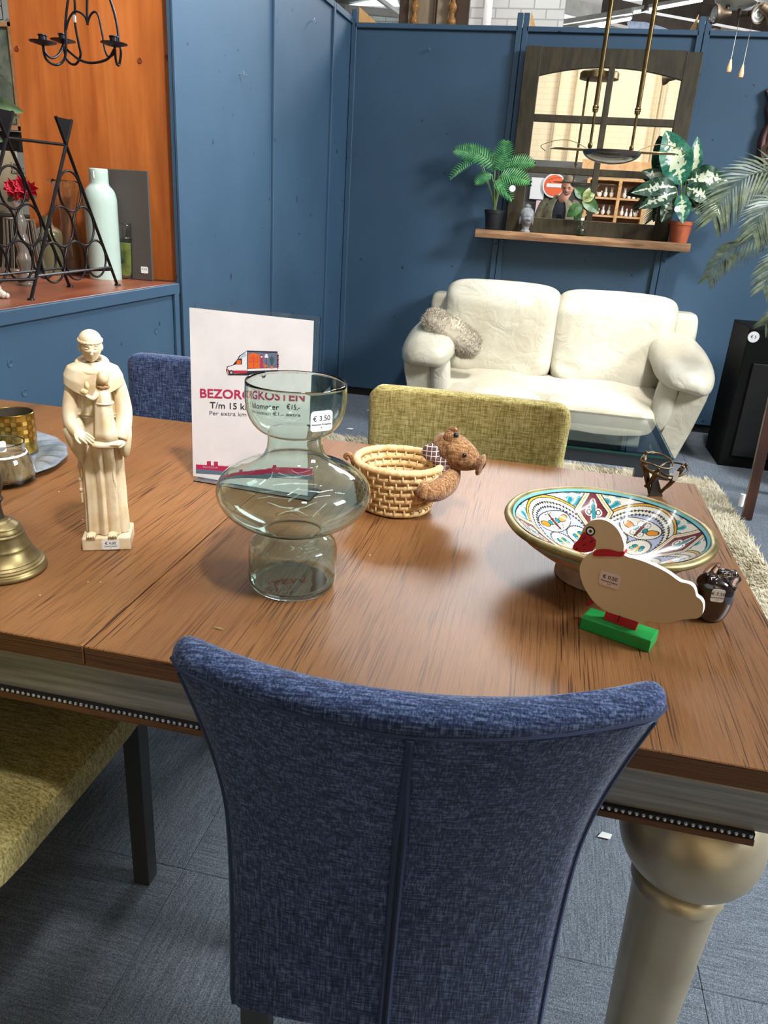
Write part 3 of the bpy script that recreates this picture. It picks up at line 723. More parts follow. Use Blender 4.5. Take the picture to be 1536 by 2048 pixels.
for x in (499, 510): fl([(x, 716), (x + 6, 713), (x + 6, 724), (x, 724)], c_rd, 0.0004); fl([(x + 0.7, 716.7), (x + 5.3, 714.3), (x + 5.3, 723), (x + .7, 723)], c_or, 0.0005)
fl([(521, 714), (523, 709), (526, 710), (526, 736), (521, 736)], c_rd, 0.0004); fl([(522, 712), (525, 712), (525, 715), (522, 715)], c_wh, 0.0005)
fl([(529, 715), (531, 708), (535, 708), (537, 716)], c_wh, 0.0004); fl([(532.6, 716), (533.4, 716), (533.4, 736), (532.6, 736)], c_dk, 0.0004)
fl([(528, 731), (529, 726), (531, 730), (535, 730), (535, 737), (533, 733), (530, 737)], c_or, 0.0005)
for i in range(7): fl([(544, 734), (538.5 + 1.6 * i, 712 + abs(i - 3) * 1.5), (540 + 1.6 * i, 712 + abs(i - 3) * 1.5)], c_tl, 0.0004)
fl([(541, 732), (547, 732), (546, 737), (542, 737)], c_or, 0.0005)
fl([(466, 729), (476, 717), (484, 717), (484, 729)], c_dk, 0.0003); fl([(473, 729), (474, 721), (478, 719), (482, 721), (482, 729)], c_or, 0.0004)
fl([(454, 737), (460, 741), (494, 741), (494, 746), (457, 747)], c_rd, 0.0004)
for x in (463, 524):
    fl([(x + 4.8 * math.cos(a * PI / 8), 745 + (x - 463) * 0.07 + 4.8 * math.sin(a * PI / 8)) for a in range(16)], c_dk, 0.0006)
    fl([(x + 2.4 * math.cos(a * PI / 8), 745 + (x - 463) * 0.07 + 2.4 * math.sin(a * PI / 8)) for a in range(16)], c_lb, 0.0007)
for i in range(6): fl([(555, 710 + 4.5 * i), (558, 709 + 4.5 * i), (558, 711.5 + 4.5 * i), (555, 712.5 + 4.5 * i)], c_rd if i % 2 else c_dk, 0.0005)
# lettering: fitted from pixel anchor to pixel end
def fit_text(name, s, p0, p1, hpx, m, bold=0.0):
    x0, y0 = sx_(*p0); x1, y1 = sx_(*p1); o = text_obj(name, s, 1.0, m, None, (0, 0, 0), (1, 0, 0), (0, 1, 0), depth=0, bold=bold)
    xs = [v.co.x for v in o.data.vertices]; ys = [v.co.y for v in o.data.vertices]; w0, w1, h0, h1 = min(xs), max(xs), min(ys), max(ys)
    hh = hpx
    kx = (x1 - x0) / (w1 - w0); ky = hh / (h1 - h0); dz = (y1 - y0)
    for v in o.data.vertices:
        t = (v.co.x - w0) * kx; v.co = SQ(x0 + t, y0 + dz * t / (x1 - x0) + (v.co.y - (h0 + h1) / 2) * ky, 0.0002)
    return parent_world(o, sheet)
mm = (sp(400, 700) - sp(400, 800)).length / 100
fit_text('headline_print', 'BEZORGKOSTEN', (400, 786), (611, 794), 18.5 * mm, M['maroon'], 0.022)
fit_text('distance_print', 'T/m 15 kilometer', (420, 810), (556, 816), 13 * mm, M['ink'], 0.008)
fit_text('distance_print', '€15,-', (572, 815), (600, 817), 14 * mm, M['ink'], 0.008)
fit_text('extra_print', 'Per extra km kosten €1,- extra', (419, 826), (602, 834), 10 * mm, c_gr)
flat('footer_band', [(392, 929), (627, 943), (627, 953), (392, 937)][0:2] + [(627, 956), (392, 938)], M['maroon'], sheet, 0.0001)
flat('footer_band', [(392, 938), (627, 956), (627, 961), (392, 946)], mat('print_blue_grey', (94, 118, 140), 0.75), sheet, 0.0001)
fit_text('footer_print', 'DUURZAAM', (406, 933.5), (436, 935.5), 4.2 * mm, c_wh)
for i in range(60):
    x = 393 + i * 3.9; h = random.uniform(2, 6); y = 929.5 + (x - 392) * 0.06
    flat('grass_print', [(x, y), (x + 0.9, y), (x + 0.3, y - h)], M['maroon'], sheet, 0.0002)
for x in (414, 428, 470, 540): flat('furniture_print', [(x, 929 + (x - 392) * 0.06), (x, 921 + (x - 392) * 0.06), (x + 8, 921 + (x - 392) * 0.06), (x + 8, 930 + (x - 392) * 0.06)], M['maroon'], sheet, 0.0002)

# ---- painted wooden duck on green base
da = Vector(on_z(1158, 1257, TT)); db = Vector(on_z(1297, 1306, TT)); dr = (db - da); dl = dr.length; dr.normalize(); dback = Vector((-dr.y, dr.x, 0))
dk = thing('wooden_duck', 'flat cream wooden duck with red beak and scarf on a green base', 'duck ornament', (da + db) / 2)
green = noisy('green_gloss_paint', (22, 140, 62), (34, 158, 76), 0.42, scale=30); red = mat('red_paint', (178, 26, 40), 0.45); cream = noisy('cream_paint', (204, 178, 140), (214, 190, 152), 0.6, scale=9); wht = mat('white_paint_edge', (244, 240, 232), 0.5)
bh = 0.0175; bd_ = 0.036
T = Matrix(((dr.x, dback.x, 0, da.x), (dr.y, dback.y, 0, da.y), (0, 0, 1, TT), (0, 0, 0, 1)))
b = MB(); b.bbox((dl / 2, bd_ / 2, bh / 2), (dl, bd_, bh), 0.0012, T); b.build('base', green, dk, smooth=False, world=True)
dp0 = da + dback * 0.013; dn = -dback
def dpx(px, py): q = on_plane(px, py, dp0, dn); return ((q - dp0).dot(dr), q.z - TT)
body = [(1159, 1140), (1163, 1124), (1172, 1112), (1186, 1105), (1205, 1104), (1228, 1106), (1246, 1112), (1268, 1117), (1290, 1124), (1315, 1135), (1337, 1147), (1352, 1158), (1362, 1164), (1378, 1168), (1387, 1175), (1391, 1185), (1393, 1193), (1401, 1199), (1406, 1208), (1406, 1222), (1402, 1232), (1393, 1237), (1378, 1238), (1356, 1241), (1342, 1245), (1325, 1246), (1306, 1244), (1294, 1242), (1280, 1247), (1262, 1243), (1234, 1232), (1212, 1222), (1192, 1208), (1176, 1188), (1164, 1164)]
head = [(1196, 1106), (1180, 1094), (1168, 1083), (1165, 1068), (1170, 1054), (1181, 1043), (1194, 1039), (1208, 1040), (1223, 1047), (1236, 1060), (1244, 1076), (1248, 1092), (1247, 1108), (1236, 1112)]
def duck_slab(name, px, m, th, off, par=dk, n=3, edge=None):
    P2 = [dpx(*p) for p in px]; P3 = [(q.x, q.z) for q in smooth_path([(a, 0, c) for a, c in P2], n, loop=True)] if n > 1 else P2
    b = MB(); nn = len(P3); pt = lambda a, c, k: dp0 + dr * a + dback * k + Vector((0, 0, c))
    front = [pt(a, c, off) for a, c in P3]; back = [pt(a, c, off + th) for a, c in P3]
    b.m = 0; b.add(front, [tuple(range(nn))]); b.m = 1 if edge else 0
    b.add(front + back, [(i, (i + 1) % nn, nn + (i + 1) % nn, nn + i) for i in range(nn)] + [tuple(range(2 * nn - 1, nn - 1, -1))])
    return b.build(name, [m, edge] if edge else m, par, smooth=False, world=True)
full = [p for p in body[:3]] + [(1184, 1106), (1192, 1101)] + head[1:12] + [(1247, 1104)] + body[6:]
bodyo = duck_slab('body', [(1159, 1140), (1163, 1124), (1172, 1112), (1184, 1106), (1192, 1102), (1190, 1098), (1180, 1094), (1166, 1085), (1162, 1070), (1168, 1054), (1180, 1043), (1194, 1039), (1208, 1040), (1223, 1047), (1236, 1060), (1244, 1076), (1248, 1092), (1247, 1108), (1256, 1114)] + body[7:], cream, 0.009, 0.0, edge=wht)
duck_slab('beak', [(1168, 1064), (1192, 1080), (1184, 1103), (1156, 1103), (1145, 1096), (1150, 1086), (1158, 1078)], red, 0.009, -0.0003, n=2)
duck_slab('neck_scarf', [(1187, 1106), (1192, 1100), (1206, 1098), (1222, 1099), (1236, 1103), (1249, 1103), (1248, 1110), (1240, 1113), (1220, 1112), (1200, 1112), (1188, 1111)], red, 0.0115, -0.0012, n=2)
duck_slab('legs', [(1212, 1223), (1277, 1244), (1270, 1262), (1206, 1238)], red, 0.009, -0.0002, n=1)
duck_slab('scarf_tail', [(1189, 1204), (1184, 1212), (1166, 1224), (1160, 1222), (1166, 1214), (1186, 1203)], red, 0.0015, 0.022, n=2)
def dring(px, py, r, m, off, name='eye', par=dk):
    a, c = dpx(px, py); q = dp0 + dr * a + Vector((0, 0, c)) - dback * off
    R_ = Matrix(((dr.x, 0, dn.x, q.x), (dr.y, 0, dn.y, q.y), (0, 1, 0, q.z), (0, 0, 0, 1)))
    b = MB(); b.lathe([(r, 0), (r, 0.0003), (0.0001, 0.0004)], 24, R_); return b.build(name, m, par, world=True)
ink = M['ink']; e = dring(1181, 1062, 0.0064, ink, 0.0002, 'eye'); dring(1181, 1062, 0.0044, wht, 0.0005, 'eye_white', e); dring(1181.5, 1062, 0.0021, ink, 0.0008, 'pupil', e)
for a, c_ in (((1151, 1099), (1156, 1095)), ((1166, 1091), (1172, 1087)), ((1180, 1085), (1186, 1080)), ((1166, 1078), (1172, 1074)), ((1235, 1243), (1240, 1231))):
    x0, z0 = dpx(*a); x1, z1 = dpx(*c_); g = MB(); g.tube([dp0 + dr * x0 + Vector((0, 0, z0)) - dback * 0.0004, dp0 + dr * x1 + Vector((0, 0, z1)) - dback * 0.0006], 0.0011, 6, flat=0.5); g.build('painted_line', ink, dk, world=True)
a, c_ = dpx(1220, 1159); tagm = mat('pinkish_label', (226, 204, 192), 0.6); M['pinklabel'] = tagm
price_tag(dk, dp0 + dr * a + Vector((0, 0, c_)) - dback * 0.0005, dr, (0, 0, 1), 0.0275, 0.0205, '€ 0.50', m='pinklabel', extra='4  5')

# ---- brown glass cat figure
cp = on_z(1408, 1232, TT)
ct = thing('glass_figurine', 'small dark brown glass animal figurine with clear ears and trunk at the right table edge', 'figurine', (cp.x, cp.y, TT))
dglass = mat('dark_brown_glass', (30, 16, 14), 0.04, coat=1.0, coat_rough=0.02, spec=0.8)
clr = glass('clear_pink_glass', (250, 236, 230))
b = MB()
def lean_c(z): return (0.004 * math.sin(z * 55) + 0.002, -0.002)
b.loft([[(lean_c(z)[0] + r * (0.92 + 0.10 * math.cos(2 * a + 0.5)) * math.cos(a), lean_c(z)[1] + r * 0.86 * math.sin(a), z) for a in [2 * PI * j / 36 for j in range(36)]] for z, r in
        [(q.z, q.x) for q in smooth_path([(0.016, 0, 0), (0.0215, 0, 0.003), (0.0235, 0, 0.012), (0.0245, 0, 0.024), (0.0250, 0, 0.036), (0.0255, 0, 0.046), (0.0240, 0, 0.054), (0.0190, 0, 0.061), (0.010, 0, 0.066), (0.002, 0, 0.0675)], 3)]])
b.build('body', dglass, ct, angle=0)
b = MB(); b.sell((0.014, 0.004, 0.062), (0.014, 0.012, 0.012), n=(24, 16)); b.build('head', dglass, ct)
b = MB(); b.sell((0.024, -0.004, 0.062), (0.0085, 0.010, 0.016), n=(20, 14), fn=lambda w, q: w + Vector((0.002 * math.sin(q.z * 6), 0, 0))); b.build('ear', clr, ct)
b = MB(); b.tube(smooth_path([(-0.006, -0.006, 0.058), (-0.004, -0.004, 0.068), (0.000, -0.002, 0.077), (0.003, 0, 0.083)], 5), [0.006 - 0.00022 * i for i in range(16)], 12); b.build('trunk', clr, ct)
b = MB(); b.tube(smooth_path([(-0.012, 0.004, 0.056), (-0.009, 0.006, 0.066), (-0.002, 0.006, 0.076), (0.006, 0.006, 0.078)], 5), 0.0035, 10); b.tube(smooth_path([(0.004, -0.008, 0.066), (0.010, -0.010, 0.070), (0.018, -0.008, 0.072), (0.024, -0.004, 0.070)], 5), 0.003, 10); b.build('crest', clr, ct)
d3 = (CAM - cp); d3.z = 0; d3.normalize(); r3 = Vector((0, 0, 1)).cross(d3)
price_tag(ct, Vector((cp.x, cp.y, TT + 0.046)) + d3 * 0.0235 + r3 * 0.0105, (r3 + d3 * -0.35), (0, 0, 1), 0.0175, 0.019, '€ 7.50')
# ---- painted ceramic bowl
RZ = 0.092
rc = on_z(1218, 1042, TT + RZ); RB = 0.1525
bw = thing('ceramic_bowl', 'large painted ceramic bowl with teal, yellow and maroon motifs and a gold rim', 'bowl', (rc.x, rc.y, TT))
bprof_in = [(0.0, 0.036), (0.045, 0.038), (0.080, 0.048), (0.112, 0.064), (0.140, 0.086)]
def inner(u, v):
    r = 0.143 * v; t = v
    z = 0.030 + 0.0605 * t ** 2.1
    a = 2 * PI * u; return (r * math.cos(a), r * math.sin(a), z)
NU, NV = 640, 230
b = MB(); b.grid(lambda u, v: inner(u, max(v, 0.002)), NU, NV, closed_u=True)
bi = b.build('painted_inside', mat('ceramic_glaze', (240, 236, 226), 0.16, coat=0.5, coat_rough=0.06), bw, angle=0, fix=False)
# colour attribute painted as a function of position on the dish
def paint(x, y):
    C_ = {k: np.array(srgb(*v)[:3]) for k, v in dict(w=(226, 220, 206), y=(226, 168, 58), t=(28, 136, 146), lt=(120, 190, 198), m=(112, 34, 44), lv=(176, 180, 206), k=(28, 30, 34), o=(222, 140, 44)).items()}
    col = np.tile(C_['w'], (len(x), 1)); r = np.hypot(x, y); th = np.arctan2(y, x)
    def put(mask, c): col[mask] = C_[c]
    # outer field: teal scroll work
    sc_ = np.sin(th * 26 + 3 * np.sin(r * 160)) * np.cos(r * 210 + np.sin(th * 13) * 2)
    put(sc_ > 0.25, 'lt'); put(sc_ > 0.62, 't'); put(np.abs(sc_ - 0.25) < 0.07, 'k')
    # four medallions
    for q in range(4):
        a0_ = PI / 4 + q * PI / 2 + BA
        cx_, cy_ = 0.074 * math.cos(a0_), 0.074 * math.sin(a0_)
        dx, dy = x - cx_, y - cy_
        U = dx * math.cos(a0_) + dy * math.sin(a0_); V = -dx * math.sin(a0_) + dy * math.cos(a0_)   # U radial outwards
        d = np.hypot(U / 1.0, V / 0.96); ang = np.arctan2(V, U)
        put(d < 0.0655, 'y'); put(np.abs(d - 0.0655) < 0.0008, 'k'); put(np.abs(d - 0.0615) < 0.0007, 'k'); put(d < 0.0610, 'w')
        put((np.abs(d - 0.0545) < 0.0006 + 0.0016 * (np.sin(ang * 60) > 0)) & (d < 0.0560), 'k')
        put(d < 0.0475, 'lv'); put(np.abs(d - 0.0475) < 0.0005 + 0.0014 * (np.sin(ang * 52) > 0), 'k')
        # white cartouche with butterfly on the outer side
        e1 = np.hypot((U - 0.022) / 0.018, V / 0.036); put((e1 < 1), 'w'); put(np.abs(e1 - 1) < 0.035, 'k')
        for s in (-1, 1):
            pe = np.hypot((U - 0.020 - 0.1 * np.abs(V)) / 0.0052, (V - s * 0.0215) / 0.0098); put(pe < 1, 'o'); put(np.abs(pe - 1) < 0.11, 'k')
            pe = np.hypot(U - 0.0225, V - s * 0.0085); put(pe < 0.0040, 't'); put(np.abs(pe - 0.0040) < 0.0005, 'k')
            for uu in (0.0315, 0.0135):
                pe = np.hypot(U - uu, V - s * 0.006); put(np.abs(pe - 0.0052) < 0.0005, 'k'); put(pe < 0.0008, 'k')
        pe = np.hypot((U - 0.0225) / 0.0145, V / 0.0024); put(pe < 1, 'm'); put(np.abs(pe - 1) < 0.12, 'k')
        # two small roundels on the inner side
        for s in (-1, 1):
            ru, rv = U + 0.014, V - s * 0.0205; dd_ = np.hypot(ru, rv); aa = np.arctan2(rv, ru)
            put(dd_ < 0.0205, 'w'); put(np.abs(dd_ - 0.0198) < 0.0005 + 0.0012 * (np.sin(aa * 40) > 0), 'k')
            for k in (-1, 1):
                pl = np.hypot((ru - 0.003) / 0.0040, (rv - k * 0.0056) / 0.0042); put(pl < 1, 't'); put(np.abs(pl - 1) < 0.14, 'k')
                pl = np.hypot((ru + 0.003) / 0.0035, (rv - k * 0.0078) / 0.0030); put(pl < 1, 'lt'); put(np.abs(pl - 1) < 0.16, 'k')
                pl = np.abs(rv - k * (0.0016 + 0.25 * np.maximum(-ru, 0))) ; put((pl < 0.0011) & (ru > -0.010) & (ru < 0.006), 'y')
    # maroon diamonds between the medallions
    for q in range(4):
        a0_ = q * PI / 2 + BA
        U = x * math.cos(a0_) + y * math.sin(a0_); V = -x * math.sin(a0_) + y * math.cos(a0_)
        dm = np.abs(U - 0.108) / 0.036 + np.abs(V) / 0.0225
        ins = (U > 0.055)
        put((dm < 1.42) & ins, 'w'); put((np.abs(dm - 1.42) < 0.045) & ins, 'k'); put((np.abs(dm - 1.22) < 0.05) & ins, 'y'); put((dm < 1.0) & ins, 'm'); put((np.abs(dm - 1.0) < 0.04) & ins, 'k')
        for (uu, vv) in ((0.120, 0), (0.096, 0)):
            pe = np.hypot((U - uu) / 0.0105, (V - vv) / 0.0055); put(pe < 1, 'w')
        for s in (-1, 1): pe = np.hypot((U - 0.108) / 0.0070, (V - s * 0.0075) / 0.0062); put(pe < 1, 'w'); put(np.abs(pe - 0.55) < 0.12, 'k')
        pe = np.hypot((U - 0.108) / 0.0190, V / 0.0032); put(pe < 1, 't'); put(np.abs(pe - 1) < 0.14, 'k')
    put((r > 0.138) & (r < 0.1395), 'k'); put(r > 0.1395, 'lt')
    return col
BA = math.radians(97)
me = bi.data; co = np.empty(len(me.vertices) * 3); me.vertices.foreach_get('co', co); co = co.reshape(-1, 3)
cc = paint(co[:, 0], co[:, 1]); at_ = me.color_attributes.new('paint', 'FLOAT_COLOR', 'POINT')
at_.data.foreach_set('color', np.hstack([cc, np.ones((len(cc), 1))]).astype(np.float32).ravel())
gm = me.materials[0]; n = N(gm, 'ShaderNodeVertexColor', layer_name='paint'); L(gm, n.outputs['Color'], bsdf(gm).inputs['Base Color'])
rimm = noisy('dull_gold_rim', (112, 98, 58), (158, 142, 92), 0.42, 0.55, 30, b=0.3, bd=0.0006)
b = MB(); pts = [(0.1490 * math.cos(2 * PI * i / 160), 0.1490 * math.sin(2 * PI * i / 160), RZ - 0.0055 + 0.0008 * math.sin(i * 0.31)) for i in range(160)]; b.tube(pts, 0.0068, 14, loop=True, flat=0.85); b.build('rim', rimm, bw, angle=0)
b = MB(); b.lathe([(0.145, RZ - 0.004), (0.142, 0.080), (0.128, 0.062), (0.105, 0.046), (0.080, 0.036), (0.066, 0.030), (0.066, 0.018), (0.068, 0.002), (0.064, 0.0), (0.058, 0.004), (0.054, 0.020), (0.0005, 0.022)], 96)
b.build('underside', noisy('unglazed_terracotta', (168, 132, 108), (206, 178, 152), 0.75, scale=26, b=0.25), bw)
b = MB(); 
gp = [(0.1462 * math.cos(a), 0.1462 * math.sin(a), RZ - 0.010) for a in np.linspace(math.radians(228), math.radians(258), 16)]; b.tube(gp, 0.0058, 10); b.build('teal_chip', noisy('worn_teal_glaze', (82, 138, 134), (140, 168, 156), 0.4, scale=40), bw)

# ---- straw basket with burlap pig
bo = on_z(790, 1037, TT); bdir = Vector((bo.x - CAM.x, bo.y - CAM.y, 0)).normalized(); R0 = 0.058
kc = Vector((bo.x, bo.y, TT)) + bdir * R0
bk = thing('animal_basket', 'small coiled straw basket hugged by a brown burlap animal with a checked bow', 'basket', kc)
straw = noisy('wrapped_straw', (200, 158, 104), (238, 206, 152), 0.6, scale=60, stretch=(1, 1, 0.3), b=0.3, lo=0.3, hi=0.7)
stitch = mat('straw_stitch', (232, 206, 158), 0.6); burlap = woven('brown_burlap', (98, 66, 40), (146, 104, 68), (188, 146, 102), 620, 0.9, 0.9)
rows = 7; hh = 0.0135
for i in range(rows):
    z = 0.0078 + i * hh; R = R0 + 0.0185 * (i / (rows - 1)) ** 1.1; n_ = 176; pts = []; rr = []
    for j in range(n_):
        a = 2 * PI * j / n_; pts.append((R * math.cos(a), R * math.sin(a), z + 0.0005 * math.sin(3 * a + i))); rr.append(0.0068 * (1.0 + 0.05 * math.sin(a * 44) + 0.03 * math.sin(a * 17 + i)))
    b = MB(); b.tube(pts, rr, 10, loop=True); cl = b.build('straw_coil', straw, bk, angle=0)
    if i:
        b = MB(); Rm = R - 0.0015
        for j in range(24):
            a = 2 * PI * (j + 0.5 * (i % 2)) / 24; q = Vector((Rm * math.cos(a), Rm * math.sin(a), z - hh / 2)); tn = Vector((-math.sin(a), math.cos(a), 0)); rn = Vector((math.cos(a), math.sin(a), 0))
            for o_ in (-0.0068, 0.0068): b.tube([q + rn * o_ - Vector((0, 0, 0.0038)), q + rn * (o_ * 1.12) + tn * 0.001, q + rn * o_ + Vector((0, 0, 0.0038))], 0.0016, 5)
        s_ = b.build('stitches', stitch, cl); s_['kind'] = 'stuff'
b = MB()
for i in range(7): R = 0.006 + i * 0.0085; b.tube([(R * math.cos(2 * PI * j / 40), R * math.sin(2 * PI * j / 40), 0.006) for j in range(40)], 0.0050, 8, loop=True)
b.build('basket_bottom', straw, bk, angle=0)
# burlap arms (one sausage round the right side), head, ears, snout, tail
hc = on_plane(915, 905, kc, -bdir)          # head centre roughly in the basket's mid plane
rgt = Vector((bdir.y, -bdir.x, 0)); loc = lambda v: v - kc
hd_ = hc - kc
RT = R0 + 0.0185
def ar(a, r, z): return rgt * (r * math.cos(a)) + bdir * (r * math.sin(a)) + Vector((0, 0, z))
arm = smooth_path([ar(math.radians(-58), RT + 0.010, 0.058), ar(math.radians(-35), RT + 0.014, 0.058), ar(math.radians(-10), RT + 0.017, 0.066), ar(math.radians(18), RT + 0.020, 0.078), ar(math.radians(35), RT + 0.016, 0.080)], 7)
b = MB(); b.tube(arm, [0.0145 + 0.004 * math.sin(PI * i / len(arm)) for i in range(len(arm))], 18, flat=1.15); b.sell(tuple(arm[0]), (0.014, 0.014, 0.017), n=(18, 12)); b.build('arms', burlap, bk, angle=0)
hd = MB()
hx = rgt * 0.94 + Vector((0, 0, -0.20)) - bdir * 0.25; hx.normalize(); hz = Vector((0, 0, 1)); hy = hz.cross(hx).normalized(); hz = hx.cross(hy)
HT = Matrix(((hx.x, hy.x, hz.x, hd_.x), (hx.y, hy.y, hz.y, hd_.y), (hx.z, hy.z, hz.z, hd_.z), (0, 0, 0, 1)))
hd.sell((0, 0, 0), (0.048, 0.030, 0.031), n=(36, 24), fn=lambda w, q: Vector((w.x, w.y * (1 - 0.30 * max(0, q.x)), w.z * (1 - 0.26 * max(0, q.x)) - 0.006 * q.x)), T=HT)
hdo = hd.build('head', burlap, bk, angle=0)
g = MB(); g.sell((0.046, 0, -0.007), (0.0065, 0.019, 0.0195), p=(2, 2.4), n=(24, 14), T=HT); g.build('snout', burlap, hdo, angle=0)
g = MB()
for s in (-1, 1): g.sell((0.0505, s * 0.006, -0.006), (0.0035, 0.0028, 0.007), n=(10, 8), T=HT)
g.build('nostril', mat('dark_burlap', (92, 56, 34), 0.95), hdo)
for s in (-1, 1):
    g = MB(); g.sell((0, 0, 0), (0.010, 0.0045, 0.0125), n=(18, 12), T=HT @ TR(-0.020, s * 0.017, 0.027, 0, 0.2 * s, -0.7)); g.build('ear', burlap, hdo)
    g = MB(); g.sell((0, 0, 0), (0.0038, 0.0032, 0.0038), n=(14, 10), T=HT @ TR(0.016, s * 0.0255, 0.008)); g.build('eye', mat('black_bead', (12, 12, 14), 0.08), hdo)
g = MB(); g.sell((0, 0, 0), (0.005, 0.005, 0.0045), n=(14, 10), T=HT @ TR(-0.010, -0.016, 0.0345)); g.build('ear_tip', M['black'], hdo)
chk = mat('checked_cloth', (104, 72, 72), 0.85)
v = coords(chk, (1, 1, 1)); sx3 = N(chk, 'ShaderNodeSeparateXYZ'); L(chk, v, sx3.inputs[0])
fx = math_(chk, 'PINGPONG', sx3.outputs['X'], 0.0042); fz = math_(chk, 'PINGPONG', sx3.outputs['Z'], 0.0042); mn = math_(chk, 'MINIMUM', fx, fz)
setcol(chk, mix(chk, math_(chk, 'LESS_THAN', mn, 0.0006), (100, 70, 70), (236, 226, 220)))
bw_c = on_plane(872, 912, kc, -bdir) - kc - bdir * 0.018
bt = Matrix(((rgt.x, -bdir.x, 0, bw_c.x), (rgt.y, -bdir.y, 0, bw_c.y), (0, 0, 1, bw_c.z), (0, 0, 0, 1)))
def lobe(w, q): return Vector((w.x, w.y + 0.003 * math.sin(q.x * 7) * q.z, w.z * (0.35 + 0.75 * abs(q.x) ** 0.7)))
bowm = MB(); bowm.sell((0, 0, 0), (0.032, 0.008, 0.022), n=(36, 16), fn=lobe, T=bt @ Matrix.Rotation(math.radians(48), 4, 'Y')); bo_ = bowm.build('bow', chk, bk, angle=0)
g = MB(); g.sell((0, 0.003, 0), (0.006, 0.006, 0.007), n=(14, 10), T=bt); g.build('bow_knot', chk, bo_)
tl = on_plane(697, 912, kc, -bdir) - kc
b = MB(); b.tube(smooth_path([tl + rgt * 0.012 + Vector((0, 0, -0.02)), tl + rgt * 0.004, tl + Vector((0, 0, 0.004)), tl - rgt * 0.006, tl + Vector((0, 0, -0.006))], 5), 0.004, 8)
b.build('tail', burlap, bk)

# ---- bronze ring of dancers
dc = (on_z(1287, 990, TT) + on_z(1320, 990, TT)) / 2
dn_ = thing('dancers_sculpture', 'small bronze sculpture of slender figures holding hands in a ring behind the bowl', 'sculpture', dc)
brz = noisy('dark_bronze', (62, 50, 40), (120, 98, 72), 0.35, 0.8, 40)
b = MB(); b.slab([(-0.008, -0.008, 0), (0.020, 0.002, 0), (0.004, 0.002, 0.036), (-0.006, -0.004, 0.026)], 0.004); b.build('wedge_foot', mat('dark_grey_steel', (70, 68, 66), 0.45, 0.6), dn_, smooth=False)
top_ = 0.072
figs = [((-0.006, 0.000, 0.002), (-0.030, -0.012, top_), 0), ((0.012, 0.006, 0.002), (0.046, -0.004, 0.066), 1), ((-0.018, -0.004, 0.018), (-0.004, -0.022, 0.055), 2)]
heads = [(-0.028, -0.006, 0.088), (0.052, -0.002, 0.072), (-0.002, -0.026, 0.062)]
for (foot, hip, k), hdp in zip(figs, heads):
    f_, h_, hd2 = Vector(foot), Vector(hip), Vector(hdp)
    g = MB(); mid = (f_ + h_) / 2 + Vector((0.003, 0, -0.003)); ch_ = h_ + (hd2 - h_) * 0.35
    g.tube(smooth_path([f_, mid, h_], 6), [0.0020, 0.0024, 0.0027, 0.0032, 0.0040, 0.0044, 0.0046, 0.0050, 0.0054, 0.0056, 0.0056, 0.0052, 0.0050], 10)
    g.tube(smooth_path([h_, ch_, hd2 - Vector((0, 0, 0.004))], 4), [0.005, 0.0052, 0.0050, 0.0045, 0.0042, 0.0034, 0.0024, 0.0018, 0.0016], 10)
    g.tube(smooth_path([f_ + Vector((0.002, -0.006, 0)), mid + Vector((-0.004, -0.006, 0)), h_], 6), [0.0018 + 0.0002 * i for i in range(13)], 8)
    fo = g.build('figure', brz, dn_, angle=0)
    g = MB(); g.sell(hdp, (0.0036, 0.0036, 0.0046), n=(14, 10)); g.build('figure_head', brz, fo)
ring = smooth_path([(-0.036, -0.014, 0.074), (-0.020, 0.014, 0.084), (0.006, 0.026, 0.080), (0.026, 0.018, 0.072), (0.028, 0.002, 0.062), (0.010, -0.010, 0.062), (-0.014, -0.020, 0.070)], 8, loop=True)
ring2 = smooth_path([(0.004, 0.000, 0.058), (0.022, 0.020, 0.066), (0.048, 0.014, 0.068), (0.056, -0.008, 0.062), (0.038, -0.026, 0.054), (0.014, -0.020, 0.052)], 8, loop=True)
ring3 = smooth_path([(-0.034, -0.012, 0.066), (-0.012, -0.020, 0.054), (0.016, -0.026, 0.046), (0.024, -0.024, 0.045)], 8)
for r_, w in ((ring, 0.0019), (ring2, 0.0019)):
    g = MB(); g.tube(r_, w, 8, loop=True); g.build('linked_arms', brz, dn_, angle=0)
g = MB(); g.tube(ring3, [0.0045 - 0.0001 * i for i in range(len(ring3))], 8); g.build('linked_arms', brz, dn_, angle=0)
price_tag(dn_, dc + Vector((0.032, -0.030, 0.055)), (1, 0.1, 0), (0, 0, 1), 0.010, 0.020, None, small=False)
# ================================================================ STATUE OF A MONK
sa, sb = Vector(on_z(165, 1103, TT)), Vector(on_z(262, 1100, TT)); sxv = (sb - sa); SW = sxv.length; sxv.normalize(); syv = Vector((-sxv.y, sxv.x, 0))
sc0 = sa + sxv * SW / 2 + syv * 0.030
st = thing('monk_statue', 'cream plaster statue of a monk carrying a child and a book, on a square base', 'statue', sc0, math.atan2(sxv.y, sxv.x))
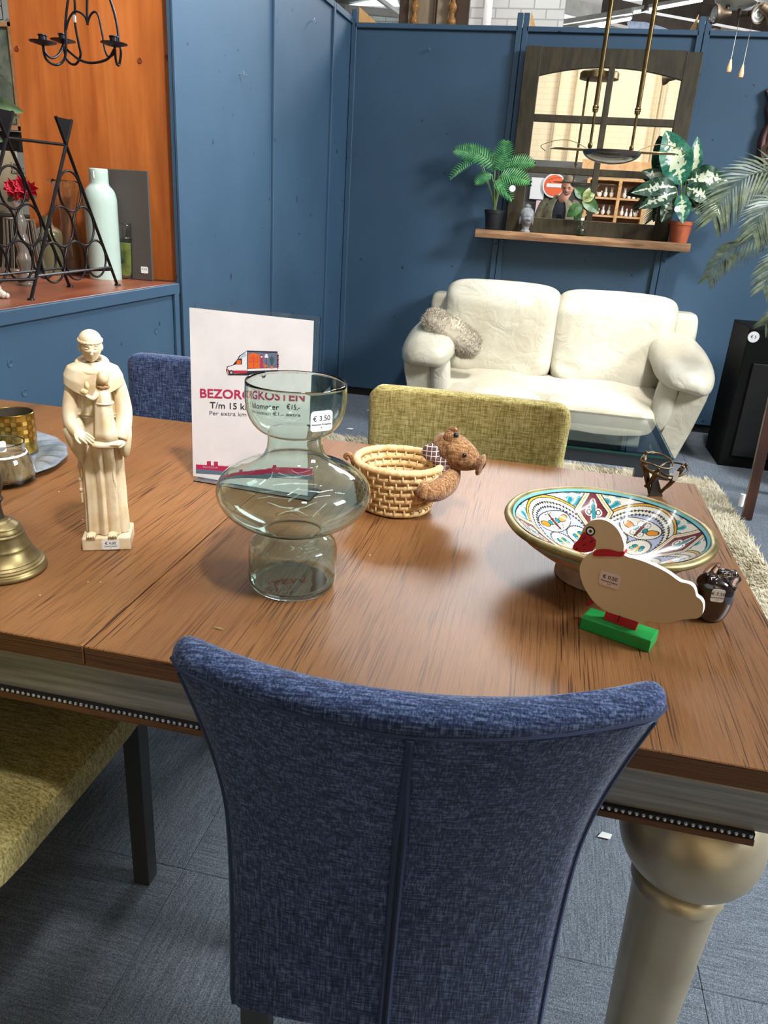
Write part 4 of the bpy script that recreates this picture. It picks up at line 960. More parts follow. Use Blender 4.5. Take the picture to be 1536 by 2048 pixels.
# local: x right (as seen), y away, z up; viewer at -y
pl = mat('cream_plaster', (226, 204, 168), 0.5, spec=0.35)
v_ = coords(pl); n1 = noise_tex(pl, v_, 30, 4); n2 = noise_tex(pl, v_, 160, 2)
setcol(pl, ramp(pl, n1, [(0.3, (212, 184, 140)), (0.6, (234, 216, 184)), (0.75, (240, 226, 200))])); bump(pl, n2, 0.15, 0.0005)
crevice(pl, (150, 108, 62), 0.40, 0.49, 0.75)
dirt = mat('brown_patina', (150, 112, 70), 0.6)
b = MB(); b.bbox((0, 0, 0.0105), (SW, 0.060, 0.021), 0.002); b.build('base', pl, st, smooth=False)
price_tag(st, st.matrix_basis @ Vector((0.006, -0.0303, 0.0105)), sxv, (0, 0, 1), 0.025, 0.0165, '€ 4.00')
CX = lambda z: -0.004 * max(0, z - 0.1) / 0.2          # slight lean to the left as it rises
def robe(u, v):
    a = 2 * PI * u; z = 0.022 + v * 0.222
    c, s = math.cos(a), math.sin(a)                     # s=-1 is the front
    w = np.interp(z, [0.022, 0.06, 0.12, 0.17, 0.205, 0.225, 0.244], [0.0325, 0.031, 0.0305, 0.0315, 0.0305, 0.031, 0.026])
    d = np.interp(z, [0.022, 0.06, 0.12, 0.17, 0.205, 0.225, 0.244], [0.0235, 0.0215, 0.0200, 0.0215, 0.0195, 0.0205, 0.018])
    fold = 0
    if z < 0.195:
        k = min(1, (0.2 - z) / 0.06)
        for a0_, wd, h in ((-1.95, .16, -.10), (-1.62, .10, .06), (-1.42, .10, -.10), (-1.05, .2, .06), (-0.8, .10, -.07), (-2.35, .12, .07), (-2.62, .12, -.07), (-0.45, .12, .05), (-0.1, .2, -.04)):
            da = (a - a0_ + PI) % (2 * PI) - PI; fold += 1.5 * k * h * math.exp(-(da / (wd * .8)) ** 2)
    else:
        k = min(1, (z - 0.195) / 0.012)
        for i in range(5): da = (a - (-2.3 + 0.2 * i) + PI) % (2 * PI) - PI; fold += k * 0.035 * (1 if i % 2 else -1) * math.exp(-(da / .07) ** 2)
    f = 1 + fold; return (CX(z) + w * c * f, 0.002 + d * s * f, z)
b = MB(); b.grid(robe, 160, 90, closed_u=True); rb = b.build('robe', pl, st, angle=0)
# hem lower front, feet
for x in (-0.021, 0.010):
    g = MB(); g.sell((x, -0.0245, 0.0245), (0.0075, 0.008, 0.0040), n=(20, 10)); f_ = g.build('foot', pl, st)
    g = MB()
    for i in range(4): g.sell((x - 0.005 + i * 0.0033, -0.0315, 0.0240), (0.0018, 0.0026, 0.0022), n=(8, 6))
    g.build('toes', pl, f_)
# belt cord, hanging knotted cord on the left side
g = MB()
for dz in (0, 0.0035): g.tube([(CX(.205) + 0.0318 * math.cos(t), 0.002 + 0.0212 * math.sin(t), 0.2035 + dz) for t in np.linspace(0, 2 * PI, 60)[:-1]], 0.0017, 8, loop=True)
g.build('belt_cord', pl, st)
g = MB(); g.tube([(-0.0325 , -0.006, z) for z in np.linspace(0.150, 0.070, 12)], 0.0014, 7)
for z in (0.150, 0.128, 0.107, 0.090): g.sell((-0.0328, -0.006, z), (0.0027, 0.0026, 0.0042), n=(12, 8))
g.build('knotted_cord', pl, st)
g = MB()
for i in range(26): t = i / 25; g.sell((0.0155 + 0.005 * t + 0.002 * math.sin(t * 9), -0.0215 + 0.002 * t, 0.160 - 0.085 * t), (0.0008, 0.0008, 0.0012), n=(6, 4))
g.build('rosary_beads', pl, st)
# sleeves: the figure's right arm (left in view) comes forward and down to the book; the other is behind the child
def sleeve(pts, rr, name='sleeve', fl=0.8):
    g = MB(); p = smooth_path(pts, 6); r_ = np.interp(np.linspace(0, 1, len(p)), np.linspace(0, 1, len(rr)), rr); g.tube(p, list(r_), 24, flat=fl); o = g.build(name, pl, st, angle=0); return o
s1_ = sleeve([(-0.027, 0.003, 0.262), (-0.0325, 0.001, 0.240), (-0.0365, -0.005, 0.212), (-0.035, -0.014, 0.192), (-0.025, -0.024, 0.180)], [0.012, 0.0140, 0.0150, 0.0145, 0.0120])
g = MB(); g.loft([[(-0.035 + 0.012 * math.cos(t) * k + 0.006 * q, -0.014 + 0.011 * math.sin(t) * k - 0.002 * q, z + 0.010 * math.cos(t)) for t in np.linspace(0, 2 * PI, 25)[:-1]] for z, k, q in ((0.196, 1.1, 0), (0.180, 1.15, 0.6), (0.165, 0.95, 1.2), (0.150, 0.55, 1.8), (0.143, 0.2, 2.0))]); g.build('hanging_sleeve', pl, st, angle=0)
s2_ = sleeve([(0.025, 0.003, 0.262), (0.030, 0.001, 0.240), (0.0345, -0.003, 0.212), (0.0335, -0.010, 0.190), (0.029, -0.020, 0.172)], [0.012, 0.0140, 0.0150, 0.0145, 0.0120])
g = MB(); g.loft([[(0.0335 + 0.010 * math.cos(t) * k, -0.010 + 0.011 * math.sin(t) * k, z) for t in np.linspace(0, 2 * PI, 25)[:-1]] for z, k in ((0.196, 1.15), (0.175, 1.1), (0.160, 0.9), (0.146, 0.6), (0.142, 0.2))]); g.build('hanging_sleeve', pl, st, angle=0)
# shoulder cape and rolled hood
def cape(u, v):
    a = 2 * PI * u; c, s = math.cos(a), math.sin(a); fr = max(0, -s) ** 2
    w = np.interp(v, [0, .35, .7, .9, 1], [0.0395, 0.0385, 0.033, 0.0175, 0.009]); d = np.interp(v, [0, .35, .7, .9, 1], [0.0235, 0.0235, 0.020, 0.0140, 0.008])
    z = 0.2460 + 0.033 * min(v / 0.9, 1) - 0.012 * fr * (1 - v) + 0.004 * abs(c) * (1 - v)
    return (CX(z) + w * c, -0.001 + d * s, z)
b = MB(); b.grid(cape, 96, 30, closed_u=True); mod(b.build('shoulder_cape', pl, st, angle=0), 'SOLIDIFY', thickness=0.0015, offset=1)
g = MB(); g.tube([(CX(.285) + 0.0185 * math.cos(t), -0.002 + 0.0165 * math.sin(t) - 0.0, 0.2735 + 0.006 * math.sin(t) + (0.004 if math.sin(t) > 0 else 0)) for t in np.linspace(0, 2 * PI, 49)[:-1]], 0.0050, 14, loop=True); g.build('rolled_hood', pl, st, angle=0)
# head, bowed slightly, turned a little to the right
HC = Vector((CX(.30) + 0.001, -0.0070, 0.3020)); HM = Matrix.Translation(HC) @ Matrix.Rotation(math.radians(10), 4, 'Z') @ Matrix.Rotation(math.radians(3), 4, 'X') @ Matrix.Scale(1.30, 4)
def headf(w, q):
    f = max(0, -q.y); zz = w.z
    w = Vector((w.x * (1 - 0.24 * max(0, -q.z) ** 1.5), w.y * (1 - 0.06 * max(0, -q.z)), w.z))
    w.y -= 0.0016 * f ** 8 * math.exp(-((q.z + 0.18) / 0.16) ** 2) * 1.6           # nose
    w.y -= 0.0007 * f ** 4 * math.exp(-((q.z - 0.14) / 0.09) ** 2)                    # brow
    for s in (-1, 1): w.y += 0.0014 * math.exp(-(((q.x - s * 0.36) / 0.15) ** 2 + ((q.z + 0.01) / 0.09) ** 2)) * f
    w.y -= 0.0010 * math.exp(-((q.x / 0.22) ** 2 + ((q.z + 0.50) / 0.05) ** 2)) * f; w.y += 0.0009 * math.exp(-((q.x / 0.24) ** 2 + ((q.z + 0.56) / 0.025) ** 2)) * f
    w.y -= 0.0010 * math.exp(-((q.x / 0.25) ** 2 + ((q.z + 0.64) / 0.05) ** 2)) * f; w.y -= 0.0012 * math.exp(-((q.x / 0.3) ** 2 + ((q.z + 0.88) / 0.12) ** 2))
    return w
g = MB(); g.sell((0, 0, 0), (0.0112, 0.0130, 0.0165), n=(96, 72), fn=headf, T=HM); hd0 = g.build('head', pl, st, angle=0)
g = MB()
for s in (-1, 1):
    g.sell((s * 0.0110, 0.002, -0.001), (0.0018, 0.0028, 0.0040), n=(10, 8), T=HM)
g.build('ears', pl, hd0)
g = MB()
for s in (-1, 1):
    g.sell((s * 0.0041, -0.0112, 0.0003), (0.0021, 0.0014, 0.0010), n=(12, 8), T=HM)
g.sell((0, -0.0142, -0.0030), (0.0012, 0.0018, 0.0030), n=(12, 8), T=HM); g.sell((0, -0.0148, -0.0050), (0.0018, 0.0014, 0.0012), n=(12, 8), T=HM)
g.build('face_relief', pl, hd0)
soft = mat('face_shade_brown', (178, 142, 98), 0.6); g = MB()  # brown lines drawn in for the shade of lids, brows and mouth
for s in (-1, 1):
    g.tube([HM @ Vector((s * x, y, z)) for x, y, z in ((0.0022, -0.0126, 0.0004), (0.0042, -0.0126, -0.0006), (0.0064, -0.0108, 0.0002))], 0.00035, 5)
    g.tube([HM @ Vector((s * x, y, z)) for x, y, z in ((0.0016, -0.0133, 0.0026), (0.0042, -0.0128, 0.0036), (0.0072, -0.0104, 0.0026))], 0.00035, 5)
g.tube([HM @ Vector(q_) for q_ in ((-0.0028, -0.0120, -0.0086), (0, -0.0134, -0.0090), (0.0028, -0.0120, -0.0086))], 0.0004, 5)
g.build('face_lines', soft, hd0)
g = MB(); g.sell((0, 0.001, 0.0070), (0.0116, 0.0135, 0.0108), n=(48, 24), T=HM); 
g.tube([(0.0110 * math.cos(t), 0.001 + 0.0129 * math.sin(t), 0.0068 + 0.0012 * math.sin(t * 1)) for t in np.linspace(0, 2 * PI, 61)[:-1]], [0.0019 + 0.0004 * math.sin(i * 2.1) for i in range(60)], 12, loop=True, T=HM)
g.build('tonsured_hair', pl, hd0, angle=0)
# book held level in the hands
g = MB(); g.sell((0.010, -0.030, 0.1700), (0.024, 0.013, 0.0052), p=(3, 3), n=(36, 12), fn=lambda w, q: w + Vector((0, 0, 0.0025 * q.x * q.x - 0.002))); bkk = g.build('book', pl, st, angle=0)
g = MB(); g.sell((0.020, -0.0405, 0.1690), (0.0085, 0.0026, 0.0018), n=(16, 8)); g.build('book_clasp', dirt, bkk)
def hand(wrist, tip, up_, side, name='hand', k=1.0):
    w_, t_ = Vector(wrist), Vector(tip); d_ = (t_ - w_).normalized(); u_ = Vector(up_); u_ = (u_ - d_ * u_.dot(d_)).normalized(); s_ = d_.cross(u_) * side; ln2 = (t_ - w_).length
    g = MB(); T_ = Matrix(((d_.x, s_.x, u_.x, w_.x), (d_.y, s_.y, u_.y, w_.y), (d_.z, s_.z, u_.z, w_.z), (0, 0, 0, 1)))
    g.sell((ln2 * 0.27, 0, 0), (ln2 * 0.30, 0.0062 * k, 0.0030 * k), p=(2.6, 2.2), n=(24, 12), T=T_)
    for i, (oy, fl_, sp_) in enumerate(((-0.0046, 0.86, -0.05), (-0.0015, 1.0, -0.02), (0.0016, 0.96, 0.02), (0.0046, 0.80, 0.06))):
        L_ = ln2 * fl_; p = [T_ @ Vector((ln2 * 0.42, oy * k, 0.0006)), T_ @ Vector((ln2 * 0.42 + (L_ - ln2 * 0.42) * 0.5, (oy + sp_ * 0.006) * k, 0.0014 * k)), T_ @ Vector((L_, (oy + sp_ * 0.012) * k, -0.0012 * k))]
        g.tube(smooth_path(p, 3), [0.0018 * k, 0.0018 * k, 0.0018 * k, 0.0017 * k, 0.0016 * k, 0.0014 * k, 0.0009 * k], 8)
    p = [T_ @ Vector((ln2 * 0.12, 0.004 * k, 0)), T_ @ Vector((ln2 * 0.35, 0.0085 * k, 0)), T_ @ Vector((ln2 * 0.58, 0.0095 * k, -0.001 * k))]
    g.tube(smooth_path(p, 3), [0.0022 * k, 0.0022 * k, 0.0021 * k, 0.002 * k, 0.0018 * k, 0.0015 * k, 0.001 * k], 8)
    return g
hand((-0.0290, -0.030, 0.1880), (-0.0040, -0.0415, 0.1720), (0.2, -0.9, 0.7), 1, k=1.15).build('hand', pl, st, angle=0)
hand((0.0360, -0.026, 0.1700), (0.0160, -0.036, 0.1660), (0, -0.3, 1), -1, k=0.9).build('hand', pl, st, angle=0)
# child standing on the book, seen from behind, head and arms
g = MB(); cxx = 0.0125
g.loft([[(cxx + CX(z) + w * math.cos(t) * (1 + 0.06 * math.cos(5 * t)), -0.028 + d * math.sin(t) * (1 + 0.06 * math.cos(5 * t + 1)), z) for t in np.linspace(0, 2 * PI, 41)[:-1]] for z, w, d in ((0.172, 0.0165, 0.0105), (0.185, 0.0150, 0.0100), (0.205, 0.0128, 0.0092), (0.225, 0.0112, 0.0085), (0.232, 0.0108, 0.0085), (0.240, 0.0108, 0.0080), (0.246, 0.0085, 0.0065), (0.250, 0.0045, 0.0045))])
kid = g.build('child_figure', pl, st, angle=0)
g = MB(); g.tube([(cxx + 0.0115 * math.cos(t), -0.028 + 0.0092 * math.sin(t), 0.2275) for t in np.linspace(0, 2 * PI, 30)[:-1]], 0.0016, 6, loop=True); g.build('child_sash', pl, kid)
g = MB(); g.sell((cxx + 0.0005, -0.0285, 0.2630), (0.0085, 0.0085, 0.0098), n=(28, 20), fn=lambda w, q: w * (1 + 0.03 * math.sin(q.x * 9) * math.sin(q.z * 8))); g.build('child_head', noisy('patina_hair', (196, 164, 116), (226, 202, 160), 0.5, scale=90), kid, angle=0)
g = MB(); g.tube([(cxx + 0.0065 * math.cos(t), -0.029 + 0.0062 * math.sin(t), 0.2505 + 0.0006 * math.sin(5 * t)) for t in np.linspace(0, 2 * PI, 30)[:-1]], 0.0022, 8, loop=True); g.build('child_collar', dirt, kid)
g = MB(); g.tube(smooth_path([(cxx - 0.008, -0.032, 0.243), (cxx - 0.014, -0.038, 0.236), (cxx - 0.022, -0.040, 0.241)], 5), [0.0040, 0.0040, 0.0040, 0.0038, 0.0036, 0.0034, 0.0032, 0.0030, 0.0028, 0.0024, 0.002], 10); g.build('child_arm', pl, kid, angle=0)
g = MB(); g.sell((cxx - 0.024, -0.040, 0.246), (0.0055, 0.004, 0.0045), n=(14, 10)); g.sell((cxx - 0.020, -0.039, 0.254), (0.0035, 0.003, 0.006), n=(12, 8)); g.build('held_flower', noisy('patina_flower', (196, 160, 104), (226, 200, 150), 0.5, scale=200), st, angle=0)
# ================================================================ SOFA
leather = mat('cream_leather', (222, 212, 186), 0.38, spec=0.5, coat=0.15, coat_rough=0.25)
lv = coords(leather); l1 = noise_tex(leather, lv, 3.0, 2, 0.5, 0.9); l2 = noise_tex(leather, lv, 9, 2, 0.5, 1.6); l3 = noise_tex(leather, lv, 300, 2)
setcol(leather, ramp(leather, l1, [(0.3, (200, 192, 170)), (0.65, (218, 212, 194))]))
sm_ = math_(leather, 'ADD', math_(leather, 'MULTIPLY', l1, 0.6), math_(leather, 'ADD', math_(leather, 'MULTIPLY', l2, 0.5), math_(leather, 'MULTIPLY', l3, 0.03))); bump(leather, sm_, 0.5, 0.03)
SY = 4.42                                                # front plane of the sofa
qL = on_y(803, 720, SY + 0.12); qR = on_y(1422, 790, SY + 0.12)
sxc = (qL.x + qR.x) / 2; SWD = qR.x - qL.x
sf = thing('leather_sofa', 'cream leather two seat sofa with padded arms against the blue back wall', 'sofa', (sxc, SY + 0.45, 0))
SO = Vector((sxc, SY, 0))
def zz(px, py, y): return on_y(px, py, y).z
top_z = zz(1010, 566, SY + 0.78); seat_z = zz(1000, 775, SY + 0.05); arm_z = zz(860, 645, SY + 0.25); 
xbL = on_y(900, 590, SY + 0.78).x - sxc; xbR = on_y(1345, 640, SY + 0.78).x - sxc; xm = on_y(1105, 700, SY + 0.6).x - sxc; xmS = on_y(1088, 790, SY + 0.1).x - sxc
def pt(x, y, z): return (x + sxc, y + SY, z)
def place(o, T): pass
# frame and base
hw = SWD / 2
b = MB(); b.bbox((sxc, SY + 0.48, 0.20), (SWD - 0.30, 0.80, 0.30), 0.03, n=3); b.build('base_frame', leather, sf, world=True)
b = MB(); b.bbox((sxc, SY + 0.86, (0.08 + top_z - 0.12) / 2), (SWD - 0.24, 0.12, top_z - 0.20), 0.04, n=3); b.build('back_frame', leather, sf, world=True)
wing_z = zz(880, 592, SY + 0.80)
for s, xo in ((-1, on_y(866, 620, SY + 0.8).x - sxc), (1, on_y(1384, 680, SY + 0.8).x - sxc)):
    xi = (xbL if s < 0 else xbR) - s * 0.04
    g = MB(); g.sell(pt((xo + xi) / 2, 0.80, wing_z - 0.30), (abs(xo - xi) / 2 + 0.01, 0.11, 0.33), p=(5, 7), n=(32, 24)); g.build('back_wing', leather, sf, world=True, angle=0)
# side panels, flared outwards at the top
for s in (-1, 1):
    g = MB(); rings = []
    for z, x, w, y0 in ((0.03, hw - 0.20, 0.075, 0.06), (0.20, hw - 0.155, 0.080, 0.05), (0.38, hw - 0.115, 0.085, 0.05), (arm_z - 0.14, hw - 0.095, 0.085, 0.05), (arm_z - 0.07, hw - 0.11, 0.06, 0.08)):
        rings.append([pt(s * (x + w * cx_), y0 + (0.86 - y0) * cy_, z) for cx_, cy_ in ((-1, 0.02), (-0.9, 0), (0.9, 0), (1, 0.02), (1, 1), (-1, 1))])
    g.loft(rings); g.build('side_panel', leather, sf, world=True, angle=30)
# arms: puffed pad, higher at the back, rolled over to the outside and front
for s in (-1, 1):
    def af(w, q):
        w = Vector(w); w.z += 0.020 * q.y - 0.075 * max(0, -q.y) ** 3 - 0.070 * max(0, q.x * s) ** 2 + 0.008 * math.sin(q.y * 11 + q.x * 3) * max(0, -q.y)
        w.x *= 1 + 0.10 * max(0, -q.y); return w
    g = MB(); g.sell(pt(s * (hw - 0.165), 0.38, arm_z - 0.085), (0.170, 0.44, 0.115), p=(3.0, 2.4), n=(56, 30), fn=af); ao = g.build('arm_pad', leather, sf, world=True, angle=0)
    g = MB(); g.sell(pt(s * (hw - 0.235), 0.075, arm_z - 0.28), (0.060, 0.055, 0.20), p=(2.6, 2.6), n=(32, 24), fn=lambda w, q: w + Vector((s * -0.03 * (1 - q.z) * 0.6, 0.0, 0))); g.build('arm_front', leather, ao, world=True, angle=0)
    g = MB(); p = [pt(s * (hw - 0.30), 0.08, arm_z - 0.28), pt(s * (hw - 0.285), -0.02, arm_z - 0.18), pt(s * (hw - 0.22), -0.032, arm_z - 0.105), pt(s * (hw - 0.12), -0.01, arm_z - 0.10), pt(s * (hw - 0.045), 0.06, arm_z - 0.155)]
    
# seat cushions and back cushions
def cush(name, x0, x1, y0, y1, z0, z1, p, fn=None, rx=0, n=(64, 32)):
    c = Vector(pt((x0 + x1) / 2, (y0 + y1) / 2, (z0 + z1) / 2)); T_ = Matrix.Translation(c) @ Matrix.Rotation(rx, 4, 'X')
    g = MB(); g.sell((0, 0, 0), ((x1 - x0) / 2, (y1 - y0) / 2, (z1 - z0) / 2), p=p, n=n, T=T_, fn=fn); return g.build(name, leather, sf, world=True, angle=0)
si = hw - 0.27
def seatf(w, q):
    w = Vector(w); w.z += 0.030 * (1 - q.x ** 2) * (q.z > 0) + 0.004 * math.sin(q.x * 9) * math.sin(q.y * 5 + 1) - 0.02 * max(0, -q.y) ** 6; return w
for x0, x1 in ((-si, xmS), (xmS, si)):
    o = cush('seat_cushion', x0, x1, -0.02, 0.70, seat_z - 0.21, seat_z, (7, 3.4), seatf)
    g = MB(); g.tube([pt(x, -0.018, seat_z - 0.095 + 0.003 * math.sin(x * 20)) for x in np.linspace(x0 + 0.03, x1 - 0.03, 20)], 0.004, 6); g.build('seam', leather, o, world=True)
def backf(sd):
    def f(w, q):
        w = Vector(w); w.y -= 0.040 * math.exp(-((q.z - 0.45) / 0.35) ** 2) * (1 - q.x ** 4) ; w.y += 0.042 * math.exp(-((q.z + 0.16) / 0.07) ** 2) * max(0, -q.y) * (1 - 0.5 * q.x ** 2)
        w.y += 0.010 * math.sin(q.x * 7 + q.z * 4) * math.sin(q.z * 6 + sd) * max(0, -q.y); w.z += 0.012 * (1 - q.x * q.x) * (q.z > 0.5); w.x *= 1 + 0.035 * q.z
        return w
    return f
cush('back_cushion', xbL - 0.0, xm + 0.012, 0.50, 0.80, seat_z - 0.06, top_z + 0.005, (5, 7), backf(0.4), math.radians(-11), (72, 60))
cush('back_cushion', xm - 0.012, xbR + 0.0, 0.50, 0.80, seat_z - 0.06, top_z - 0.005, (5, 7), backf(1.7), math.radians(-11), (72, 60))
q = on_y(937, 569, SY + 0.62)
g = MB(); g.lathe([(0.022, 0), (0.022, 0.002), (0.0001, 0.002)], 20, Matrix.Translation(q) @ Matrix.Rotation(math.radians(60), 4, 'X')); g.build('round_price_sticker', M['white'], sf, world=True)
# fluffy cushion on the left arm
fluffm = mat('fluffy_fur', (190, 178, 156), 0.95, sheen=0.5)
fc = on_y(903, 668, SY + 0.16)
fcu = thing('fluffy_cushion', 'small pale fluffy cushion leaning on the left sofa arm', 'cushion', fc)
T_ = Matrix.Rotation(math.radians(27), 4, 'Y') @ Matrix.Rotation(math.radians(-25), 4, 'X')
def ff(w, q): k = 1 + 0.05 * noise.noise(Vector((q.x * 5, q.y * 5, q.z * 5))); return w * k
b = MB(); b.sell((0, 0, 0), (0.195, 0.085, 0.085), p=(3.4, 2.6), n=(72, 40), fn=ff, T=T_); b.build('cushion_body', fluffm, fcu, angle=0)
rg = random.Random(5); b = MB()
for i in range(5200):
    u = rg.uniform(0, 2 * PI); w_ = rg.uniform(-1, 1); ph = math.asin(w_)
    pw = lambda a, e: math.copysign(abs(a) ** (2 / e), a)
    q = Vector((0.19 * pw(math.cos(u), 3.4) * pw(math.cos(ph), 2.6), 0.083 * pw(math.sin(u), 3.4) * pw(math.cos(ph), 2.6), 0.083 * pw(math.sin(ph), 2.6)))
    n_ = Vector((q.x / 0.036, q.y / 0.0069, q.z / 0.0069)).normalized() + Vector((rg.uniform(-.5, .5), rg.uniform(-.5, .5), rg.uniform(-.5, .5))); n_.normalize(); sd = n_.orthogonal().normalized() * 0.0022
    b.add([T_ @ (q - sd), T_ @ (q + sd), T_ @ (q + n_ * rg.uniform(0.014, 0.030))], [(0, 1, 2)])
o = b.build('fluff', fluffm, fcu, smooth=False, fix=False); o['kind'] = 'stuff'

# ================================================================ GLASS COFFEE TABLE
GH = 0.445
gf = on_z(1347, 916, GH); gb = on_z(1306, 838, GH); gl = gf.x - 1.15
gt = thing('glass_coffee_table', 'low glass topped coffee table with dark grey metal frame in front of the sofa', 'coffee table', (gf.x - 0.55, (gf.y + gb.y) / 2, 0))
gmm = mat('dark_grey_steel_frame', (72, 78, 84), 0.35, 0.5); tg = glass('table_glass', (222, 236, 232), 0.0, 1.5); tge = mat('green_glass_edge', (10, 78, 62), 0.1, coat=1)
dp_ = gb.y - gf.y; cx_ = (gf.x + gl) / 2; cy_ = (gf.y + gb.y) / 2
b = MB(); b.box((cx_, cy_, GH - 0.004), (gf.x - gl, dp_, 0.008)); b.build('glass_top', tg, gt, smooth=False, world=True)
b = MB(); b.box((cx_, gf.y - 0.001, GH - 0.004), (gf.x - gl, 0.002, 0.008)); b.box((gf.x + 0.001, cy_, GH - 0.004), (0.002, dp_, 0.008)); b.build('glass_edge', tge, gt, smooth=False, world=True)
for y in (gf.y + 0.02, gb.y - 0.02):
    b = MB(); b.box((cx_, y, GH - 0.008 - 0.026), (gf.x - gl - 0.01, 0.03, 0.052)); b.build('rail', gmm, gt, smooth=False, world=True)
for x in (gf.x - 0.02, gl + 0.02):
    b = MB(); b.box((x, cy_, GH - 0.008 - 0.026), (0.03, dp_ - 0.07, 0.052)); b.build('rail', gmm, gt, smooth=False, world=True)
    for y in (gf.y + 0.025, gb.y - 0.025):
        b = MB(); b.box((x - (0.005 if x > cx_ else -0.005), y, (GH - 0.04) / 2), (0.045, 0.045, GH - 0.08)); b.build('leg', gmm, gt, smooth=False, world=True)

# ================================================================ SHAGGY RUG
RX0, RX1, RY0, RY1 = -1.25, 1.035, 2.25, 4.17
rgm = mat('shaggy_rug_pile', (206, 194, 166), 0.95)
r1 = noise_tex(rgm, coords(rgm), 9, 4); setcol(rgm, ramp(rgm, r1, [(0.3, (186, 172, 142)), (0.7, (222, 212, 188))]))
rug = thing('shaggy_rug', 'beige shaggy rug on the floor under the glass coffee table', 'rug', ((RX0 + RX1) / 2, (RY0 + RY1) / 2, 0))
b = MB(); b.bbox(((RX0 + RX1) / 2, (RY0 + RY1) / 2, 0.0115), (RX1 - RX0, RY1 - RY0, 0.014), 0.004, n=1); b.build('rug_backing', rgm, rug, world=True)
rs = np.random.RandomState(4); nT = 42000
bx_ = rs.uniform(RX0, RX1, nT); by_ = rs.uniform(RY0, RY1, nT); ang = 2.2 + 1.4 * np.sin(bx_ * 9 + by_ * 4) + rs.uniform(-1, 1, nT); ln2 = rs.uniform(0.014, 0.034, nT)
vv = np.empty((nT, 3, 3)); w2 = 0.0032
ex = np.cos(ang) * ln2; ey = np.sin(ang) * ln2
vv[:, 0] = np.stack([bx_ - np.sin(ang) * w2, by_ + np.cos(ang) * w2, np.full(nT, 0.017)], 1)
vv[:, 1] = np.stack([bx_ + np.sin(ang) * w2, by_ - np.cos(ang) * w2, np.full(nT, 0.017)], 1)
vv[:, 2] = np.stack([bx_ + ex, by_ + ey, 0.017 + rs.uniform(0.012, 0.026, nT)], 1)
me = bpy.data.meshes.new('rug_pile'); me.from_pydata(vv.reshape(-1, 3).tolist(), [], np.arange(nT * 3).reshape(-1, 3).tolist()); me.materials.append(rgm)
o = bpy.data.objects.new('rug_pile', me); COL.objects.link(o); parent_world(o, rug); o['kind'] = 'stuff'
bits = mat('paper_scrap', (236, 236, 232), 0.7)
for px, py, lab in ((700, 856, 'small white scrap lying on the dark floor left of the green chair'), (739, 819, 'tiny white scrap on the dark floor beside the green chair edge'), (1210, 1668, 'small white paper scrap on the grey carpet beside the table leg')):
    q = on_z(px, py, 0.012); k = 0.016 if px > 1000 else 0.022; b = MB(); b.add([(-k, -k * .4, 0), (k * .7, -k * .5, 0.001), (k, k * .3, 0.004), (-k * .3, k * .6, 0.002)], [(0, 1, 2, 3)]); o = b.build('paper_scrap', bits, smooth=False); mod(o, 'SOLIDIFY', thickness=0.001); o.location = q + Vector((0, 0, -0.006)); tag(o, lab, 'scrap')
# ================================================================ SHELF WITH MIRROR AND PLANTS
ND = WY - 0.004
sy0 = 5.075
sl, sr_ = on_y(951, 462, sy0), on_y(1381, 494, sy0); SZ = (on_y(951, 458, sy0).z + on_y(1381, 487, sy0).z) / 2
sxl, sxr = sl.x, sr_.x
rw = noisy('rough_sawn_oak', (104, 72, 46), (158, 120, 84), 0.8, scale=14, stretch=(0.3, 2, 2), b=0.6, bd=0.004)
def shelf_pt(u, v):
    return None
b = MB(); rings = []
for i in range(40):
    x = sxl + (sxr - sxl) * i / 39; w = 0.006 * noise.noise(Vector((x * 9, 0, 3))); h = 0.004 * noise.noise(Vector((x * 14, 5, 1)))
    rings.append([(x, sy0 + w, SZ - 0.048), (x, sy0 + w - 0.004, SZ - 0.024 + h), (x, sy0 + w + 0.004, SZ), (x, WY - 0.001, SZ), (x, WY - 0.001, SZ - 0.044)])
b.loft(rings); sh = tag(b.build('wall_shelf', rw, angle=20), 'rough brown plank shelf fixed to the blue back wall below the mirror', 'shelf')
# mirror in dark window frame, standing on the shelf and leaning on the wall
MYB = WY - 0.075                                          # front face of the frame at the bottom
tilt = math.radians(-0.5)
mo = Vector((0, MYB, SZ)); mn_ = Vector((0, -math.cos(tilt), math.sin(tilt))); mu = Vector((0, math.sin(tilt), math.cos(tilt)))
def mp(px, py): q = on_plane(px, py, mo, mn_); return q.x, (q - mo).dot(mu)
def MP(x, h, off=0.0): return Vector((x, 0, 0)) + Vector((0, mo.y, mo.z)) + mu * h + mn_ * off
frm = noisy('dark_aged_frame', (40, 34, 20), (62, 54, 33), 0.55, scale=18, stretch=(2, 2, 0.4), b=0.2)
x0a, hta = mp(1050, 88); x0b, _ = mp(1012, 462); x1a, htb = mp(1404, 106); x1b, _ = mp(1340, 480)
fx0 = (x0a + x0b) / 2; fx1 = (x1a + x1b) / 2; fh = (hta + htb) / 2
mir = thing('framed_mirror', 'large dark wooden window frame mirror with arched top standing on the shelf', 'mirror', (0.5 * (fx0 + fx1), MYB + 0.03, SZ))
def fbar(name, xa, xb, ha, hb, o0=-0.030, o1=0.0, par=None):
    b = MB(); v = [MP(x, h, o) for o in (o0, o1) for x, h in ((xa, ha), (xb, ha), (xb, hb), (xa, hb))]
    b.add(v, [(0, 1, 2, 3), (7, 6, 5, 4), (0, 4, 5, 1), (1, 5, 6, 2), (2, 6, 7, 3), (3, 7, 4, 0)])
    o = b.build(name, frm, par or mir, smooth=False, world=True); mod(o, 'BEVEL', width=0.003, segments=2); return o
gx0 = (mp(1078, 150)[0] + mp(1060, 300)[0]) / 2; gx1 = (mp(1362, 160)[0] + mp(1340, 300)[0]) / 2
